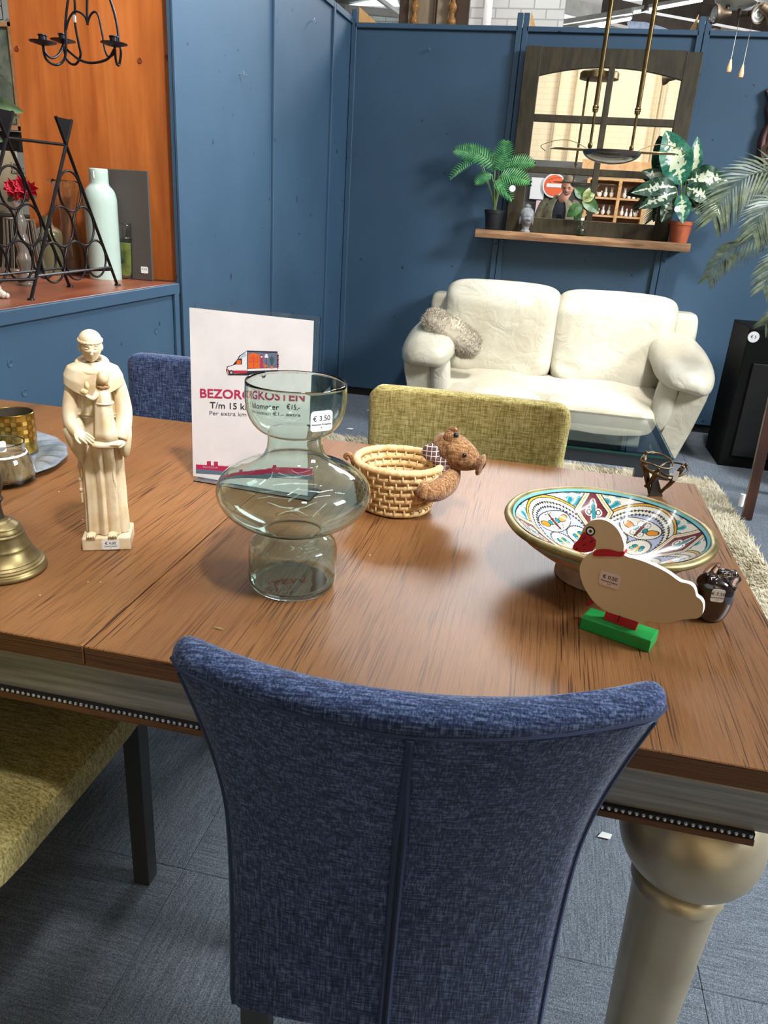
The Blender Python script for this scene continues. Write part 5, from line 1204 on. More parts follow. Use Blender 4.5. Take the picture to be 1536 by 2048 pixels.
gxb = mp(1205, 440)[0]; h_m1 = mp(1190, 240)[1]; h_m2 = mp(1190, 345)[1]; h_b = mp(1200, 443)[1]
gx_c = (mp(1214, 160)[0] + mp(1201, 300)[0] + mp(1186, 420)[0]) / 3 
h_arch_c = mp(1205, 134)[1]; h_arch_e = (mp(1077, 148)[1] + mp(1362, 162)[1]) / 2
fbar('stile', fx0, gx0, 0, fh + 0.004); fbar('stile', gx1, fx1, 0, fh - 0.006)
fbar('bottom_rail', gx0, gx1, 0, h_b)
b = MB(); n_ = 24; A = []; 
for i in range(n_ + 1):
    t = i / n_; x = gx0 + (gx1 - gx0) * t; A.append((x, h_arch_e + (h_arch_c - h_arch_e) * (1 - (2 * t - 1) ** 2)))
rings = [[MP(x, h, -0.03), MP(x, h, 0.0), MP(x, fh, 0.0), MP(x, fh, -0.03)] for x, h in A]; b.loft(rings); b.build('top_rail', frm, mir, world=True, angle=25)
fbar('muntin', gx0, gx1, h_m1 - 0.020, h_m1 + 0.020, -0.026, -0.003); fbar('muntin', gx0, gx1, h_m2 - 0.020, h_m2 + 0.020, -0.026, -0.003); fbar('muntin', gx_c - 0.018, gx_c + 0.018, h_b, h_arch_c + 0.01, -0.026, -0.001)
mg = mat('mirror_silver', (0.93, 0.92, 0.90, 1), 0.0, 1.0)
b = MB(); b.add([MP(gx0 - 0.01, h_b - 0.01, -0.022), MP(gx1 + 0.01, h_b - 0.01, -0.022), MP(gx1 + 0.01, h_arch_c + 0.02, -0.022), MP(gx0 - 0.01, h_arch_c + 0.02, -0.022)], [(0, 1, 2, 3)]); o = b.build('mirror_glass', mg, mir, smooth=False, world=True)

leafm = lambda n, a, c: noisy(n, a, c, 0.42, scale=30, lo=0.35, hi=0.65, spec=0.5)
g1 = leafm('fresh_green_leaf', (44, 128, 74), (112, 176, 108)); potb = mat('black_plastic_pot', (26, 27, 30), 0.45); soil = mat('dark_soil', (36, 28, 22), 0.95)
def pot(par, R, H, m, c=(0, 0, 0)):
    b = MB(); b.lathe([(0.0005, 0), (R * 0.74, 0), (R * 0.76, 0.003), (R * 0.94, H * 0.82), (R * 1.0, H * 0.82), (R * 1.02, H), (R * 0.95, H), (R * 0.92, H * 0.86), (0.0005, H * 0.86)], 40, TR(*c)); p = b.build('pot', m, par)
    b = MB(); b.lathe([(R * 0.93, H * 0.865), (0.0005, H * 0.88)], 24, TR(*c)); b.build('soil', soil, p)
# ---- left plant (split leaf) in a black pot
p0 = on_y(985, 459, 5.16); p0.z = SZ
pl1 = thing('potted_plant', 'split leaf green artificial plant in a black pot at the left end of the shelf', 'plant', p0)
pot(pl1, 0.062, 0.118, potb)
def split_leaf(par, base, tip_dir, L_, W_, m, up=Vector((0, 0, 1)), droop=0.25, n=7):
    d = Vector(tip_dir).normalized(); s = d.cross(Vector((0, -1, 0.45))); s = s.normalized() if s.length > 0.05 else Vector((1, 0, 0)); u = s.cross(d)
    b = MB(); base = Vector(base)
    def sp(t): return base + d * (L_ * t) - up * (droop * L_ * t * t) + u * (0.06 * L_ * math.sin(PI * t))
    b.tube([sp(i / 10) for i in range(11)], [0.0022 * (1 - 0.08 * i) for i in range(11)], 5)
    for i in range(n * 2):
        t = 0.06 + 0.90 * i / (2 * n - 1); w = W_ * math.sin(PI * min(0.98, 0.16 + 0.80 * t)) ** 0.7
        for sd in (-1, 1):
            a = sp(t); dr_ = (s * sd * 0.9 + d * (0.35 + 0.5 * t)).normalized(); e = a + dr_ * w - up * (0.12 * w) + u * 0.004
            hw_ = L_ * 0.025; sd2 = dr_.cross(u).normalized()
            v = [a - sd2 * hw_ * 0.8, a + sd2 * hw_ * 0.8, a + dr_ * w * 0.55 + sd2 * hw_ * 1.0 - up * 0.03 * w, e, a + dr_ * w * 0.55 - sd2 * hw_ * 0.9 - up * 0.03 * w, a + dr_ * w * 0.5 + u * 0.004]
            b.add(v, [(0, 1, 5), (1, 2, 5), (2, 3, 5), (3, 4, 5), (4, 0, 5)])
    return b.build('leaf', m, par, world=False, fix=False)
def stem(par, a, c, r, m, mid=None):
    b = MB(); a, c = Vector(a), Vector(c); k = (a + c) / 2 + (Vector(mid) if mid else Vector((0, 0, 0))); b.tube(smooth_path([a, k, c], 6), r, 6); return b.build('stem', m, par)
stm = mat('pale_green_stem', (128, 150, 84), 0.5)
def L1(px, py, y=5.16): q = on_y(px, py, y); return q - p0
top1 = Vector((0, 0, 0.11))
for (bx_, by_), (tx, ty), w, dy, dr_ in (((962, 318), (915, 290), .070, -0.03, .2), ((990, 330), (930, 288), .075, 0.0, .1), ((1003, 345), (1012, 283), .085, -0.02, .05), ((1010, 330), (1066, 318), .070, 0.01, .15), ((1000, 352), (1058, 352), .075, -0.05, .2), ((990, 362), (1025, 385), .060, -0.07, .3), ((985, 350), (955, 356), .055, -0.06, .3), ((955, 312), (905, 338), .05, -0.02, .3), ((998, 340), (965, 298), .07, 0.03, .1)):
    a = L1(bx_, by_); e = L1(tx, ty); a.y += dy * 0.5; e.y += dy
    split_leaf(pl1, a, e - a, (e - a).length * 1.05, w, g1, droop=dr_); stem(pl1, top1 + Vector((random.uniform(-.015, .015), 0, 0)), a, 0.0032, stm, (0.0, 0, 0.01))
q = on_y(1025, 377, 5.07); g = MB(); g.lathe([(0.019, 0), (0.019, 0.0015), (0.0001, 0.0015)], 20, Matrix.Translation(q) @ Matrix.Rotation(PI / 2, 4, 'X')); g.build('round_price_sticker', M['white'], pl1, world=True)
# ---- grey head bust
hb = on_y(1050, 463, 5.15); hb.z = SZ
bu = thing('head_bust', 'small grey stone look serene head bust on the shelf beside the black pot', 'bust', hb)
gs = noisy('grey_cast_stone', (104, 106, 108), (146, 148, 150), 0.85, scale=50, b=0.3)
def bf(w, q):
    w = Vector(w); f = max(0, -q.y)
    w.x *= 1 - 0.25 * max(0, -q.z) ** 1.4; w.y -= 0.010 * f ** 8 * math.exp(-((q.z + 0.10) / 0.2) ** 2); w.y -= 0.004 * f ** 3 * math.exp(-((q.z - 0.2) / 0.1) ** 2)
    for s in (-1, 1): w.y += 0.006 * f * math.exp(-(((q.x - s * .4) / .2) ** 2 + ((q.z - 0.02) / .1) ** 2))
    w.y -= 0.004 * f * math.exp(-((q.x / .28) ** 2 + ((q.z + .52) / .07) ** 2)); return w
HM2 = Matrix.Translation((0, 0, 0.083)) @ Matrix.Rotation(math.radians(20), 4, 'Z')
g = MB(); g.sell((0, 0, 0), (0.040, 0.046, 0.058), n=(64, 48), fn=bf, T=HM2); hd1 = g.build('face', gs, bu, angle=0)
g = MB(); g.lathe([(0.030, 0), (0.030, 0.008), (0.022, 0.014), (0.024, 0.050)], 32); g.build('neck', gs, bu)
g = MB(); g.sell((0, 0.008, 0.022), (0.043, 0.043, 0.042), n=(40, 24), fn=lambda w, q: w * (1 + 0.025 * math.sin(q.x * 28) * math.sin(q.z * 26)), T=HM2); g.sell((0, 0.004, 0.066), (0.017, 0.017, 0.016), n=(24, 14), fn=lambda w, q: w * (1 + 0.04 * math.sin(q.x * 12) * math.sin(q.z * 12)), T=HM2); g.build('curled_hair', gs, hd1, angle=0)
g = MB()
for s in (-1, 1): g.sell((s * 0.041, 0.004, -0.014), (0.006, 0.010, 0.026), n=(14, 12), T=HM2)
g.build('ears', gs, hd1)
# ---- little bottle vase with leaves in the middle
vb0 = on_y(1160, 468, 5.12); vb0.z = SZ
bv = thing('bottle_vase', 'little round glass bottle vase with thick green leaves in the middle of the shelf', 'vase', vb0)
b = MB(); b.lathe(glass_profile([(0.0005, 0), (0.020, 0), (0.030, 0.010), (0.033, 0.026), (0.029, 0.044), (0.014, 0.060), (0.0095, 0.075), (0.0095, 0.100), (0.0125, 0.106)], 0.0015, 0.004), 40); b.build('bottle', M['glass'], bv, angle=0)
b = MB(); b.lathe([(0.0005, 0.005), (0.026, 0.010), (0.030, 0.026), (0.026, 0.040), (0.0005, 0.042)], 32); b.build('moss_filling', noisy('dark_moss', (34, 50, 28), (90, 104, 60), 0.9, scale=90), bv)
dg = leafm('deep_green_leaf', (30, 66, 34), (66, 102, 52)); yg = leafm('yellow_green_leaf', (96, 120, 60), (190, 186, 130))
def blade_leaf(par, base, tip, W_, m, droop=0.0, fold=0.15, n=14, name='leaf', wave=0.0, side=None, vg=None, world=False):
    a, e = Vector(base), Vector(tip); d = e - a; Ln = d.length; d.normalize(); vw = side if side is not None else Vector((0, -1, 0.2)); s = d.cross(vw); s.normalize(); u = s.cross(d).normalized()
    b = MB(); cols = 7
    def f(i, j):
        t = j / n; w = W_ * math.sin(PI * min(1, t ** 0.85)) ** 0.75 * (1 if t < 1 else 0); k = (i / (cols - 1)) * 2 - 1
        return a + d * (Ln * t) + s * (w * k * 0.5) + u * (abs(k) * w * fold + 0.1 * Ln * math.sin(PI * t) + wave * w * math.sin(t * 17) * abs(k)) - Vector((0, 0, droop * Ln * t * t))
    b.grid(lambda p, q: tuple(f(round(p * (cols - 1)), round(q * n))), cols, n + 1)
    o = b.build(name, m, par, fix=False, angle=0, world=world)
    if vg:                                                # variegation: leaf-shaped pale centre, painted by position along/across the blade
        ca = o.data.color_attributes.new('pale', 'FLOAT_COLOR', 'POINT'); 
        for j in range(n + 1):
            for i in range(cols):
                k = abs((i / (cols - 1)) * 2 - 1); t = j / n; val = 1.0 if k < vg * (0.75 + 0.5 * math.sin(t * 23) ** 2) * math.sin(PI * t) + 0.05 else 0.0
                ca.data[j * cols + i].color = (val, val, val, 1)
    return o
def L2(px, py, y=5.12): return on_y(px, py, y) - vb0
for a, e, w, m_ in (((1165, 410), (1135, 430), .07, dg), ((1165, 400), (1198, 420), .075, dg), ((1168, 398), (1150, 372), .06, dg), ((1165, 402), (1190, 385), .06, yg), ((1162, 410), (1152, 440), .05, dg), ((1168, 404), (1180, 372), .045, yg)):
    blade_leaf(bv, L2(*a), L2(*e), w, m_, 0.1)
stem(bv, (0, 0, 0.07), L2(1166, 402), 0.0075, mat('pale_cut_stem', (150, 132, 96), 0.7))
g = MB(); g.lathe([(0.0102, 0.090), (0.0106, 0.092), (0.0106, 0.104), (0.0102, 0.106)], 20); g.build('white_collar', M['white'], bv)
# ---- right plant, variegated, in terracotta pot
p2 = on_y(1355, 487, 5.15); p2.z = SZ
pl2 = thing('potted_plant', 'variegated broad leaf artificial plant in a terracotta pot at the right end of the shelf', 'plant', p2)
pot(pl2, 0.068, 0.122, noisy('terracotta', (168, 80, 48), (186, 98, 64), 0.7, scale=20))
vm = mat('variegated_leaf', (24, 92, 74), 0.4, spec=0.5); vc_ = N(vm, 'ShaderNodeVertexColor', layer_name='pale'); nz = noise_tex(vm, coords(vm), 60, 4)
fac = math_(vm, 'GREATER_THAN', math_(vm, 'ADD', vc_.outputs['Color'], math_(vm, 'MULTIPLY', math_(vm, 'SUBTRACT', nz, 0.5), 3.0)), 0.62)
setcol(vm, mix(vm, fac, ramp(vm, nz, [(0.4, (30, 88, 72)), (0.6, (44, 118, 92))]), (196, 206, 172)))
vm2 = mat('dark_variegated_leaf', (24, 60, 44), 0.4, spec=0.5); vc_ = N(vm2, 'ShaderNodeVertexColor', layer_name='pale'); nz = noise_tex(vm2, coords(vm2), 60, 4)
fac = math_(vm2, 'GREATER_THAN', math_(vm2, 'ADD', vc_.outputs['Color'], math_(vm2, 'MULTIPLY', math_(vm2, 'SUBTRACT', nz, 0.5), 3.0)), 0.62)
setcol(vm2, mix(vm2, fac, ramp(vm2, nz, [(0.4, (24, 54, 38)), (0.6, (42, 82, 56))]), (202, 208, 184)))
def L3(px, py, y=5.12): return on_y(px, py, y) - p2
vl = [((1362, 370), (1330, 262), .150, vm, 0, .40, -0.03), ((1385, 360), (1395, 272), .060, vm, 0, .5, 0.0), ((1350, 375), (1262, 375), .085, vm2, .25, .30, -0.08), ((1352, 385), (1275, 410), .075, vm2, .2, .35, -0.10), ((1345, 395), (1320, 440), .07, vm2, .2, .3, -0.08), ((1372, 360), (1458, 350), .11, vm2, .3, .4, -0.03), ((1375, 365), (1415, 338), .09, vm, .1, .45, 0.02),
      ((1372, 375), (1420, 400), .085, vm2, .2, .3, -0.09), ((1360, 390), (1360, 445), .075, vm, .1, .30, -0.12), ((1352, 380), (1300, 352), .09, vm2, .1, .25, 0.03), ((1385, 385), (1450, 432), .06, vm2, .2, .5, -0.06), ((1365, 372), (1375, 330), .08, vm2, 0, .4, 0.03), ((1350, 395), (1295, 380), .08, vm2, .1, .5, 0.04), ((1378, 392), (1400, 428), .07, vm2, .1, .25, -0.05), ((1345, 370), (1285, 330), .06, vm2, .3, .4, 0.0)]
for a, e, w, m_, dr_, vg, dy in vl:
    A_, E_ = L3(*a), L3(*e); E_.y += dy; A_.y += dy * 0.4
    blade_leaf(pl2, A_, E_, w * 1.25, m_, dr_ * 0.5, 0.12, 18, wave=0.07, vg=vg); stem(pl2, (random.uniform(-.02, .02), random.uniform(-.01, .01), 0.10), A_, 0.0036, stm)
q = on_y(1355, 418, 4.99); g = MB(); g.lathe([(0.018, 0), (0.018, 0.0015), (0.0001, 0.0015)], 20, Matrix.Translation(q) @ Matrix.Rotation(PI / 2, 4, 'X')); g.build('round_price_sticker', M['white'], pl2, world=True)

# ================================================================ PENDANT LAMP between table and sofa
PY = 3.55
pc = on_y(1224, 302, PY)
pd = thing('pendant_lamp', 'antique brass pendant lamp with flat bar and shallow bowl hanging on two long rods', 'lamp', pc)
b = MB(); R_ = (on_y(1352, 305, PY).x - on_y(1096, 291, PY).x) / 2
b.sell((0, 0, 0), (R_, 0.050, 0.0045), p=(2.6, 5), n=(72, 8), T=Matrix.Rotation(0.035, 4, 'X'))
b.build('flat_bar', M['brass'], pd)
b = MB(); b.lathe([(0.118, -0.002)] + [(0.118 * math.sqrt(max(0, 1 - t * t)), -0.002 - 0.048 * t) for t in np.linspace(0.1, 0.995, 12)], 48); b.build('glass_bowl', mat('smoky_glass_bowl', (70, 64, 60), 0.15, spec=0.8, coat=0.6), pd)
b = MB()
for s, ph in ((-1, 0), (1, 2)):
    b.tube(smooth_path([(s * 0.10, 0, 0.004), (s * 0.16, 0.02, 0.030), (s * 0.22, 0.03, 0.034), (s * 0.29, 0.02, 0.010), (s * 0.27, 0.0, -0.012)], 6), 0.0015, 6)
b.build('wire_scroll', M['brass'], pd)
rods = [on_y(1180, 292, PY - 0.04) - pc, on_y(1263, 296, PY + 0.0) - pc]; CH = 4.9
for k, rb_ in enumerate(rods):
    zc = on_y(1188 if k == 0 else 1274, 221 if k == 0 else 223, PY).z - pc.z
    b = MB(); b.tube([(rb_.x, rb_.y, 0), (rb_.x, rb_.y, zc)], 0.0055, 12); r = b.build('rod', M['brass'], pd)
    b = MB(); b.tube([(rb_.x, rb_.y, zc), (rb_.x, rb_.y, 0.745)], 0.0095, 14); b.build('rod_tube', M['brass'], r)
    b = MB(); b.lathe([(0.006, -0.012), (0.011, -0.010), (0.011, -0.002), (0.013, 0.0), (0.011, 0.004), (0.013, 0.008), (0.0095, 0.014)], 20, TR(rb_.x, rb_.y, zc)); b.build('collar', M['brass'], r)
    b = MB(); b.lathe([(0.006, 0), (0.009, 0.004), (0.009, 0.016), (0.006, 0.02)], 16, TR(rb_.x, rb_.y, 0.003)); b.build('foot_nut', M['brass'], r)
mx = (rods[0].x + rods[1].x) / 2
b = MB(); b.lathe([(0.0005, 0.745), (0.105, 0.745), (0.150, 0.75), (0.150, 0.79), (0.140, 0.80), (0.0005, 0.80)], 40, TR(mx, 0, 0)); b.build('canopy', M['brass'], pd)
b = MB(); b.tube([(mx, 0, 0.80), (mx, 0, 4.56 - pc.z)], 0.004, 6); b.build('suspension_cable', M['black'], pd)
# ================================================================ SPOTLIGHT CLUSTER with pull cords (top right)
FY = 4.4
K3 = 1.35
def sc3(p): return [(a * K3, z * K3) for a, z in p]
fcn = on_y(1475, -8, FY)
fx = thing('spotlight_fixture', 'aged brass ceiling fixture with swivelling spotlights and two pull cords, top right', 'lamp', fcn)
ab = noisy('aged_brown_metal', (88, 72, 58), (122, 104, 86), 0.45, 0.7, 30)
b = MB(); b.lathe(sc3([(0.0005, 0.0), (0.085, 0.0), (0.095, 0.006), (0.095, 0.014), (0.06, 0.03), (0.0005, 0.034)]), 40); b.build('plate', ab, fx)
b = MB(); b.lathe(sc3([(0.075, -0.001), (0.068, -0.022), (0.040, -0.034), (0.0005, -0.037)]), 36); b.build('frosted_bowl', mat('milky_glass', (206, 204, 200), 0.3), fx)
b = MB(); b.tube([(0, 0, 0.03), (0, 0, 4.56 - fcn.z)], 0.010, 10); b.build('down_rod', ab, fx)
lens_ = mat('spot_lens', (196, 200, 196), 0.15, coat=1.0)
for (ax, ay), (hx_, hy_), dx_ in (((1457, 5), (1432, 28), (-0.9, -0.35, -0.1)), ((1480, 18), (1516, 28), (0.35, -0.9, -0.15)), ((1520, 5), (1545, 30), (0.8, 0.2, -0.4))):
    A_ = on_y(ax, ay, FY - 0.03) - fcn; H_1 = on_y(hx_, hy_, FY - 0.06) - fcn; d = Vector(dx_).normalized()
    b = MB(); b.tube([A_, (A_.x, A_.y, H_1.z), H_1 - d * 0.055], 0.010, 10); a_ = b.build('spot_arm', ab, fx)
    Tq = Matrix.Translation(H_1) @ d.to_track_quat('Z', 'Y').to_matrix().to_4x4()
    b = MB(); b.lathe(sc3([(0.0005, -0.052), (0.014, -0.050), (0.016, -0.020), (0.028, -0.004), (0.0300, 0.004), (0.0300, 0.010), (0.026, 0.010), (0.022, 0.0)]), 32, Tq); b.build('spot_head', ab, a_)
    b = MB(); b.lathe(sc3([(0.0265, 0.004), (0.024, 0.006), (0.018, 0.003), (0.012, 0.006), (0.006, 0.003), (0.0005, 0.006)]), 32, Tq); b.build('spot_bulb', lens_, a_)
for (ax, ay), (hx_, hy_) in (((1484, 10), (1462, 122)), ((1507, 30), (1486, 133))):
    A_ = on_y(ax, ay, FY - 0.02) - fcn; E_ = on_y(hx_, hy_, FY - 0.02) - fcn; E_.x = (E_.x + A_.x) / 2; A_.x = E_.x
    b = MB(); b.tube([A_, E_], 0.0012, 5); c_ = b.build('pull_cord', mat('pale_cord', (190, 184, 178), 0.8), fx)
    b = MB(); b.lathe(sc3([(0.0005, 0.006), (0.003, 0.005), (0.005, -0.006), (0.0085, -0.022), (0.0075, -0.034), (0.0005, -0.038)]), 20, TR(E_.x, E_.y, E_.z)); b.build('wooden_pull', mat('light_wood_pull', (198, 156, 116), 0.5), c_)
# ================================================================ HALL BEYOND THE PARTITIONS (seen over the top)
CEIL = 4.58
whm = noisy('white_painted_beam', (196, 194, 188), (216, 214, 208), 0.6, scale=6); brm = noisy('brown_steel_beam', (74, 64, 56), (96, 84, 74), 0.6, scale=6)
skm = mat('skylight_pane', (210, 230, 238), 0.3, emit=(214, 236, 244), power=1.6); tubem = mat('fluorescent_tube', (240, 250, 252), 0.3, emit=(226, 246, 250), power=5.0)
def bar(p, q, w, h, m, name, par=None):
    p, q = Vector(p), Vector(q); d = (q - p); l = d.length; d.normalize(); s = d.cross(Vector((0, 0, 1))).normalized(); u = s.cross(d)
    T_ = Matrix(((d.x, s.x, u.x, p.x), (d.y, s.y, u.y, p.y), (d.z, s.z, u.z, p.z), (0, 0, 0, 1))); b = MB(); b.box((l / 2, 0, 0), (l, w, h), T_); return b.build(name, m, par, smooth=False)
def oc_(px, py, dz=0.0): return on_z(px, py, CEIL - dz)
trusses = struct(bpy.data.objects.new('trim_1', None)); COL.objects.link(trusses)
for a, c_, w, h, dz, m in (((1035, -10), (1215, 38), .20, .22, .30, whm), ((980, -8), (1095, 42), .10, .10, .45, whm), ((1210, 20), (1430, 75), .16, .30, .35, brm), ((1290, 5), (1530, 50), .12, .2, .5, brm), ((1080, 52), (1265, 22), .06, .06, .6, whm), ((690, 18), (860, 34), .10, .10, .35, whm), ((735, -20), (815, 40), .05, .05, .5, whm), ((1380, -6), (1560, 70), .1, .12, .3, brm)):
    o = bar(oc_(*a, dz), oc_(*c_, dz), w, h, m, 'roof_beam', trusses)
for i, (px, T3, lab) in enumerate((((695, 12), [(790, -8), (806, 30), (742, 25)], 'bright blue white skylight above the corner of the blue partitions'), ((1258, -12), [(1330, -12), (1300, 0), (1240, 4)], 'bright skylight pane between the pendant rods near the ceiling'))):
    b = MB(); P_ = [oc_(*px, 0.02)] + [oc_(*t, 0.02) for t in T3]; b.add(P_ + [p + Vector((0, 0, 0.015)) for p in P_], [(0, 1, 2, 3), (7, 6, 5, 4), (0, 4, 5, 1), (1, 5, 6, 2), (2, 6, 7, 3), (3, 7, 4, 0)])
    o = b.build('skylight', skm, smooth=False); tag(o, lab, 'skylight')
for i, (a, c_, lab) in enumerate((((1250, 23), (1405, -6), 'long fluorescent tube light crossing behind the right pendant rod'), ((1160, 50), (1262, 32), 'short fluorescent tube light left of the left pendant rod'), ((1425, 60), (1450, 68), 'far fluorescent tube seen just right of the last timber brace'), ((1040, 20), (1090, 34), 'fluorescent tube light above the middle of the back partition'))):
    A_, C_ = oc_(*a, 0.55), oc_(*c_, 0.55); t = thing('tube_light', lab, 'light', (A_ + C_) / 2); b = MB(); b.tube([A_ + Vector((0, 0, -.03)), C_ + Vector((0, 0, -.03))], 0.022, 8); b.build('tube', tubem, t, world=True)
    o = bar(A_, C_, 0.08, 0.04, whm, 'housing'); parent_world(o, t)
cloth = noisy('pale_blue_cloth', (150, 168, 196), (196, 208, 224), 0.9, scale=30)
cq = [on_y(x, y, 7.2) for x, y in ((1256, 42), (1290, 44), (1325, 54), (1362, 68), (1362, 74), (1320, 72), (1258, 66))]
b = MB(); b.slab(cq, 0.06); o = tag(b.build('folded_cloth', cloth, smooth=False), 'pale blue ribbed cloth lying on a bin behind the back partition', 'cloth')
b = MB(); q0, q1 = on_y(1230, 70, 7.3), on_y(1440, 80, 7.3); b.bbox(((q0.x + q1.x) / 2, 7.35, q0.z / 2 - 0.03), (q1.x - q0.x, 0.5, q0.z - 0.07), 0.01); tag(b.build('storage_cabinet', brm, smooth=False), 'tall brown storage cabinet behind the back partition under the blue cloth', 'cabinet')
# carved hanging panel with twisted gilt columns
cpz = on_y(860, 60, 7.0).z - 0.3
cpn = thing('carved_cabinet', 'tall carved wooden door panel with twisted gilt columns behind the back partition', 'cabinet', (on_y(870, 30, 7.0).x, 7.0, 0))
ow = noisy('old_pale_oak', (150, 130, 104), (180, 160, 132), 0.6, scale=9, stretch=(1, 1, .2)); dw_ = noisy('dark_walnut', (64, 46, 34), (92, 68, 50), 0.5, scale=12, stretch=(1, 1, .2)); gl_ = noisy('gilt_rope', (140, 92, 44), (196, 140, 74), 0.4, scale=60)
def cpan(x0, x1, y, m, name, h=3.9, th=0.04):
    a, c_ = on_y(x0, 30, y).x, on_y(x1, 30, y).x; b = MB(); b.bbox(((a + c_) / 2, y + th / 2, h / 2), (c_ - a, th, h), 0.004); return b.build(name, m, cpn, smooth=False, world=True)
cpan(798, 816, 6.98, dw_, 'stile'); cpan(816, 825, 6.96, ow, 'stile'); cpan(825, 905, 7.03, ow, 'door_leaf'); cpan(866, 870, 6.99, dw_, 'centre_bead'); cpan(905, 938, 6.98, dw_, 'stile'); cpan(873, 898, 7.0, ow, 'door_panel')
for px in (830, 905):
    x = on_y(px, 25, 6.95).x; b = MB(); pts = [(x, 6.94, 2.0 + i * 0.02) for i in range(96)]; b.tube(pts, [0.026 + 0.010 * math.sin(i * 1.3) for i in range(96)], 10); b.build('twisted_column', gl_, cpn, world=True)
# white brick pier right of it
a, c_ = on_y(938, 30, 8.5).x, on_y(1128, 30, 8.5).x
b = MB(); b.box(((a + c_) / 2, 8.6, CEIL / 2), (c_ - a, 0.2, CEIL)); struct(b.build('wall_pier', brick('pier_white_brick', (190, 188, 184), (180, 178, 174), (150, 148, 144), 1.0), smooth=False))
b = MB(); x = on_y(976, 20, 8.4).x; b.cyl((x, 8.4, 0.0), (x, 8.4, CEIL - 0.01), 0.04); tag(b.build('wall_pipe', whm), 'white painted pipe running up the white brick pier', 'pipe')
# left distance: wall behind the plywood board with framed leaf print, wire rack, paper card
b = MB(); b.box((-3.4, 4.55, 2.3), (3.2, 0.1, 4.56)); struct(b.build('wall_left_rear', mat('pale_grey_wall', (172, 170, 166), 0.8), smooth=False))
def FP(px, py, y=4.1): return on_y(px, py, y)
fr = thing('framed_leaf_print', 'light wood framed print of a dark green leaf left of the orange board', 'picture', (FP(0, 150).x, 4.1, FP(0, 260).z))
pw_ = noisy('pale_oak_frame', (170, 122, 84), (196, 150, 108), 0.5, scale=20)
X1, Z0_, Z1_ = FP(46, 250).x, FP(40, 262).z, FP(18, 44).z; X0_ = X1 - 0.75
for (xa, xb, za, zb) in ((X0_, X1, Z1_ - .025, Z1_), (X0_, X1, Z0_, Z0_ + .025), (X1 - .025, X1, Z0_, Z1_), (X0_, X0_ + .025, Z0_, Z1_)):
    b = MB(); b.bbox(((xa + xb) / 2, 4.1, (za + zb) / 2), (xb - xa, 0.03, zb - za), 0.003); b.build('frame_bar', pw_, fr, smooth=False, world=True)
b = MB(); b.box(((X0_ + X1) / 2, 4.11, (Z0_ + Z1_) / 2), (X1 - X0_ - .04, 0.008, Z1_ - Z0_ - .04)); b.build('print_sheet', mat('print_paper', (206, 200, 190), 0.6), fr, smooth=False, world=True)
lfm = noisy('printed_leaf', (84, 96, 84), (134, 142, 126), 0.8, scale=9)
for k, (c0, ang_, L_) in enumerate((((-4, 90), 20, .34), ((8, 120), -30, .30), ((-6, 160), 40, .3), ((10, 190), 0, .34), ((2, 215), -50, .26), ((16, 150), 60, .2))):
    c = FP(c0[0], c0[1], 4.1) + Vector((0, -0.001 * k - 0.001, 0)); n_ = 24; pts = []
    for i in range(n_): t = 2 * PI * i / n_; r = L_ / 2 * (abs(math.cos(t / 2)) ** 0.6) * (1 - 0.35 * (i % 3 == 0)); pts.append((c.x + r * math.cos(t + math.radians(ang_)) * .7, c.y, c.z + r * math.sin(t + math.radians(ang_))))
    b = MB(); b.add([tuple(c)] + pts, [(0, i + 1, (i + 1) % n_ + 1) for i in range(n_)]); b.build('leaf_print', lfm, fr, smooth=False, world=True, fix=False)
wr = thing('wire_rack', 'black wire grid rack above the framed leaf print', 'rack', FP(0, 40, 4.0))
xr, zt_, zb_ = FP(12, 25, 4.05).x, FP(0, -60, 4.05).z, FP(0, 42, 4.05).z
b = MB(); 
for i in range(9): b.tube([(xr - i * .06, 4.02, zb_), (xr - i * .06, 4.02, zt_)], 0.002, 5)
b.build('vertical_wires', M['blackmetal'], wr, world=True); b = MB()
for i in range(7): z = zb_ + i * 0.06; b.tube([(xr - .5, 4.02, z), (xr, 4.02, z)], 0.0022, 5)
b.build('horizontal_wires', M['blackmetal'], wr, world=True)
b = MB(); b.bbox(((FP(-50, 280).x + FP(37, 280).x) / 2, 4.15, FP(30, 283).z), (FP(37, 280).x - FP(-50, 280).x, 0.08, 0.10), 0.004); tag(b.build('wall_rail', M['black'], smooth=False), 'black horizontal rail on the wall below the leaf print', 'rail')
cdm = noisy('aged_card', (196, 182, 152), (214, 200, 172), 0.8, scale=12)
xa, xb, za, zb = FP(-60, 360, 3.9).x, FP(43, 400, 3.9).x, FP(30, 424, 3.9).z, FP(20, 302, 3.9).z
cdt = thing('printed_board', 'beige printed board with small dark lettering left of the orange board', 'board', ((xa + xb) / 2, 3.9, za))
b = MB(); b.bbox(((xa + xb) / 2, 3.9, (za + zb) / 2), (xb - xa, 0.01, zb - za), 0.002); b.build('board_sheet', cdm, cdt, smooth=False, world=True)
for i, s in enumerate(('Lees', 'Winter', 'Kaarten')): text_obj('board_print', s, 0.028, M['ink'], cdt, FP(23, 328 + i * 8, 3.9) + Vector((0, -0.007, 0)), (1, 0, 0), (0, 0, 1))
b = MB(); b.bbox((FP(-10, 430, 3.9).x - 0.1, 3.95, FP(0, 430, 3.9).z / 2), (0.75, 0.4, FP(0, 426, 3.9).z), 0.01); tag(b.build('dark_chest', noisy('dark_chest_wood', (56, 48, 40), (84, 72, 60), 0.6), smooth=False), 'dark low chest standing behind the wine rack at far left', 'chest')

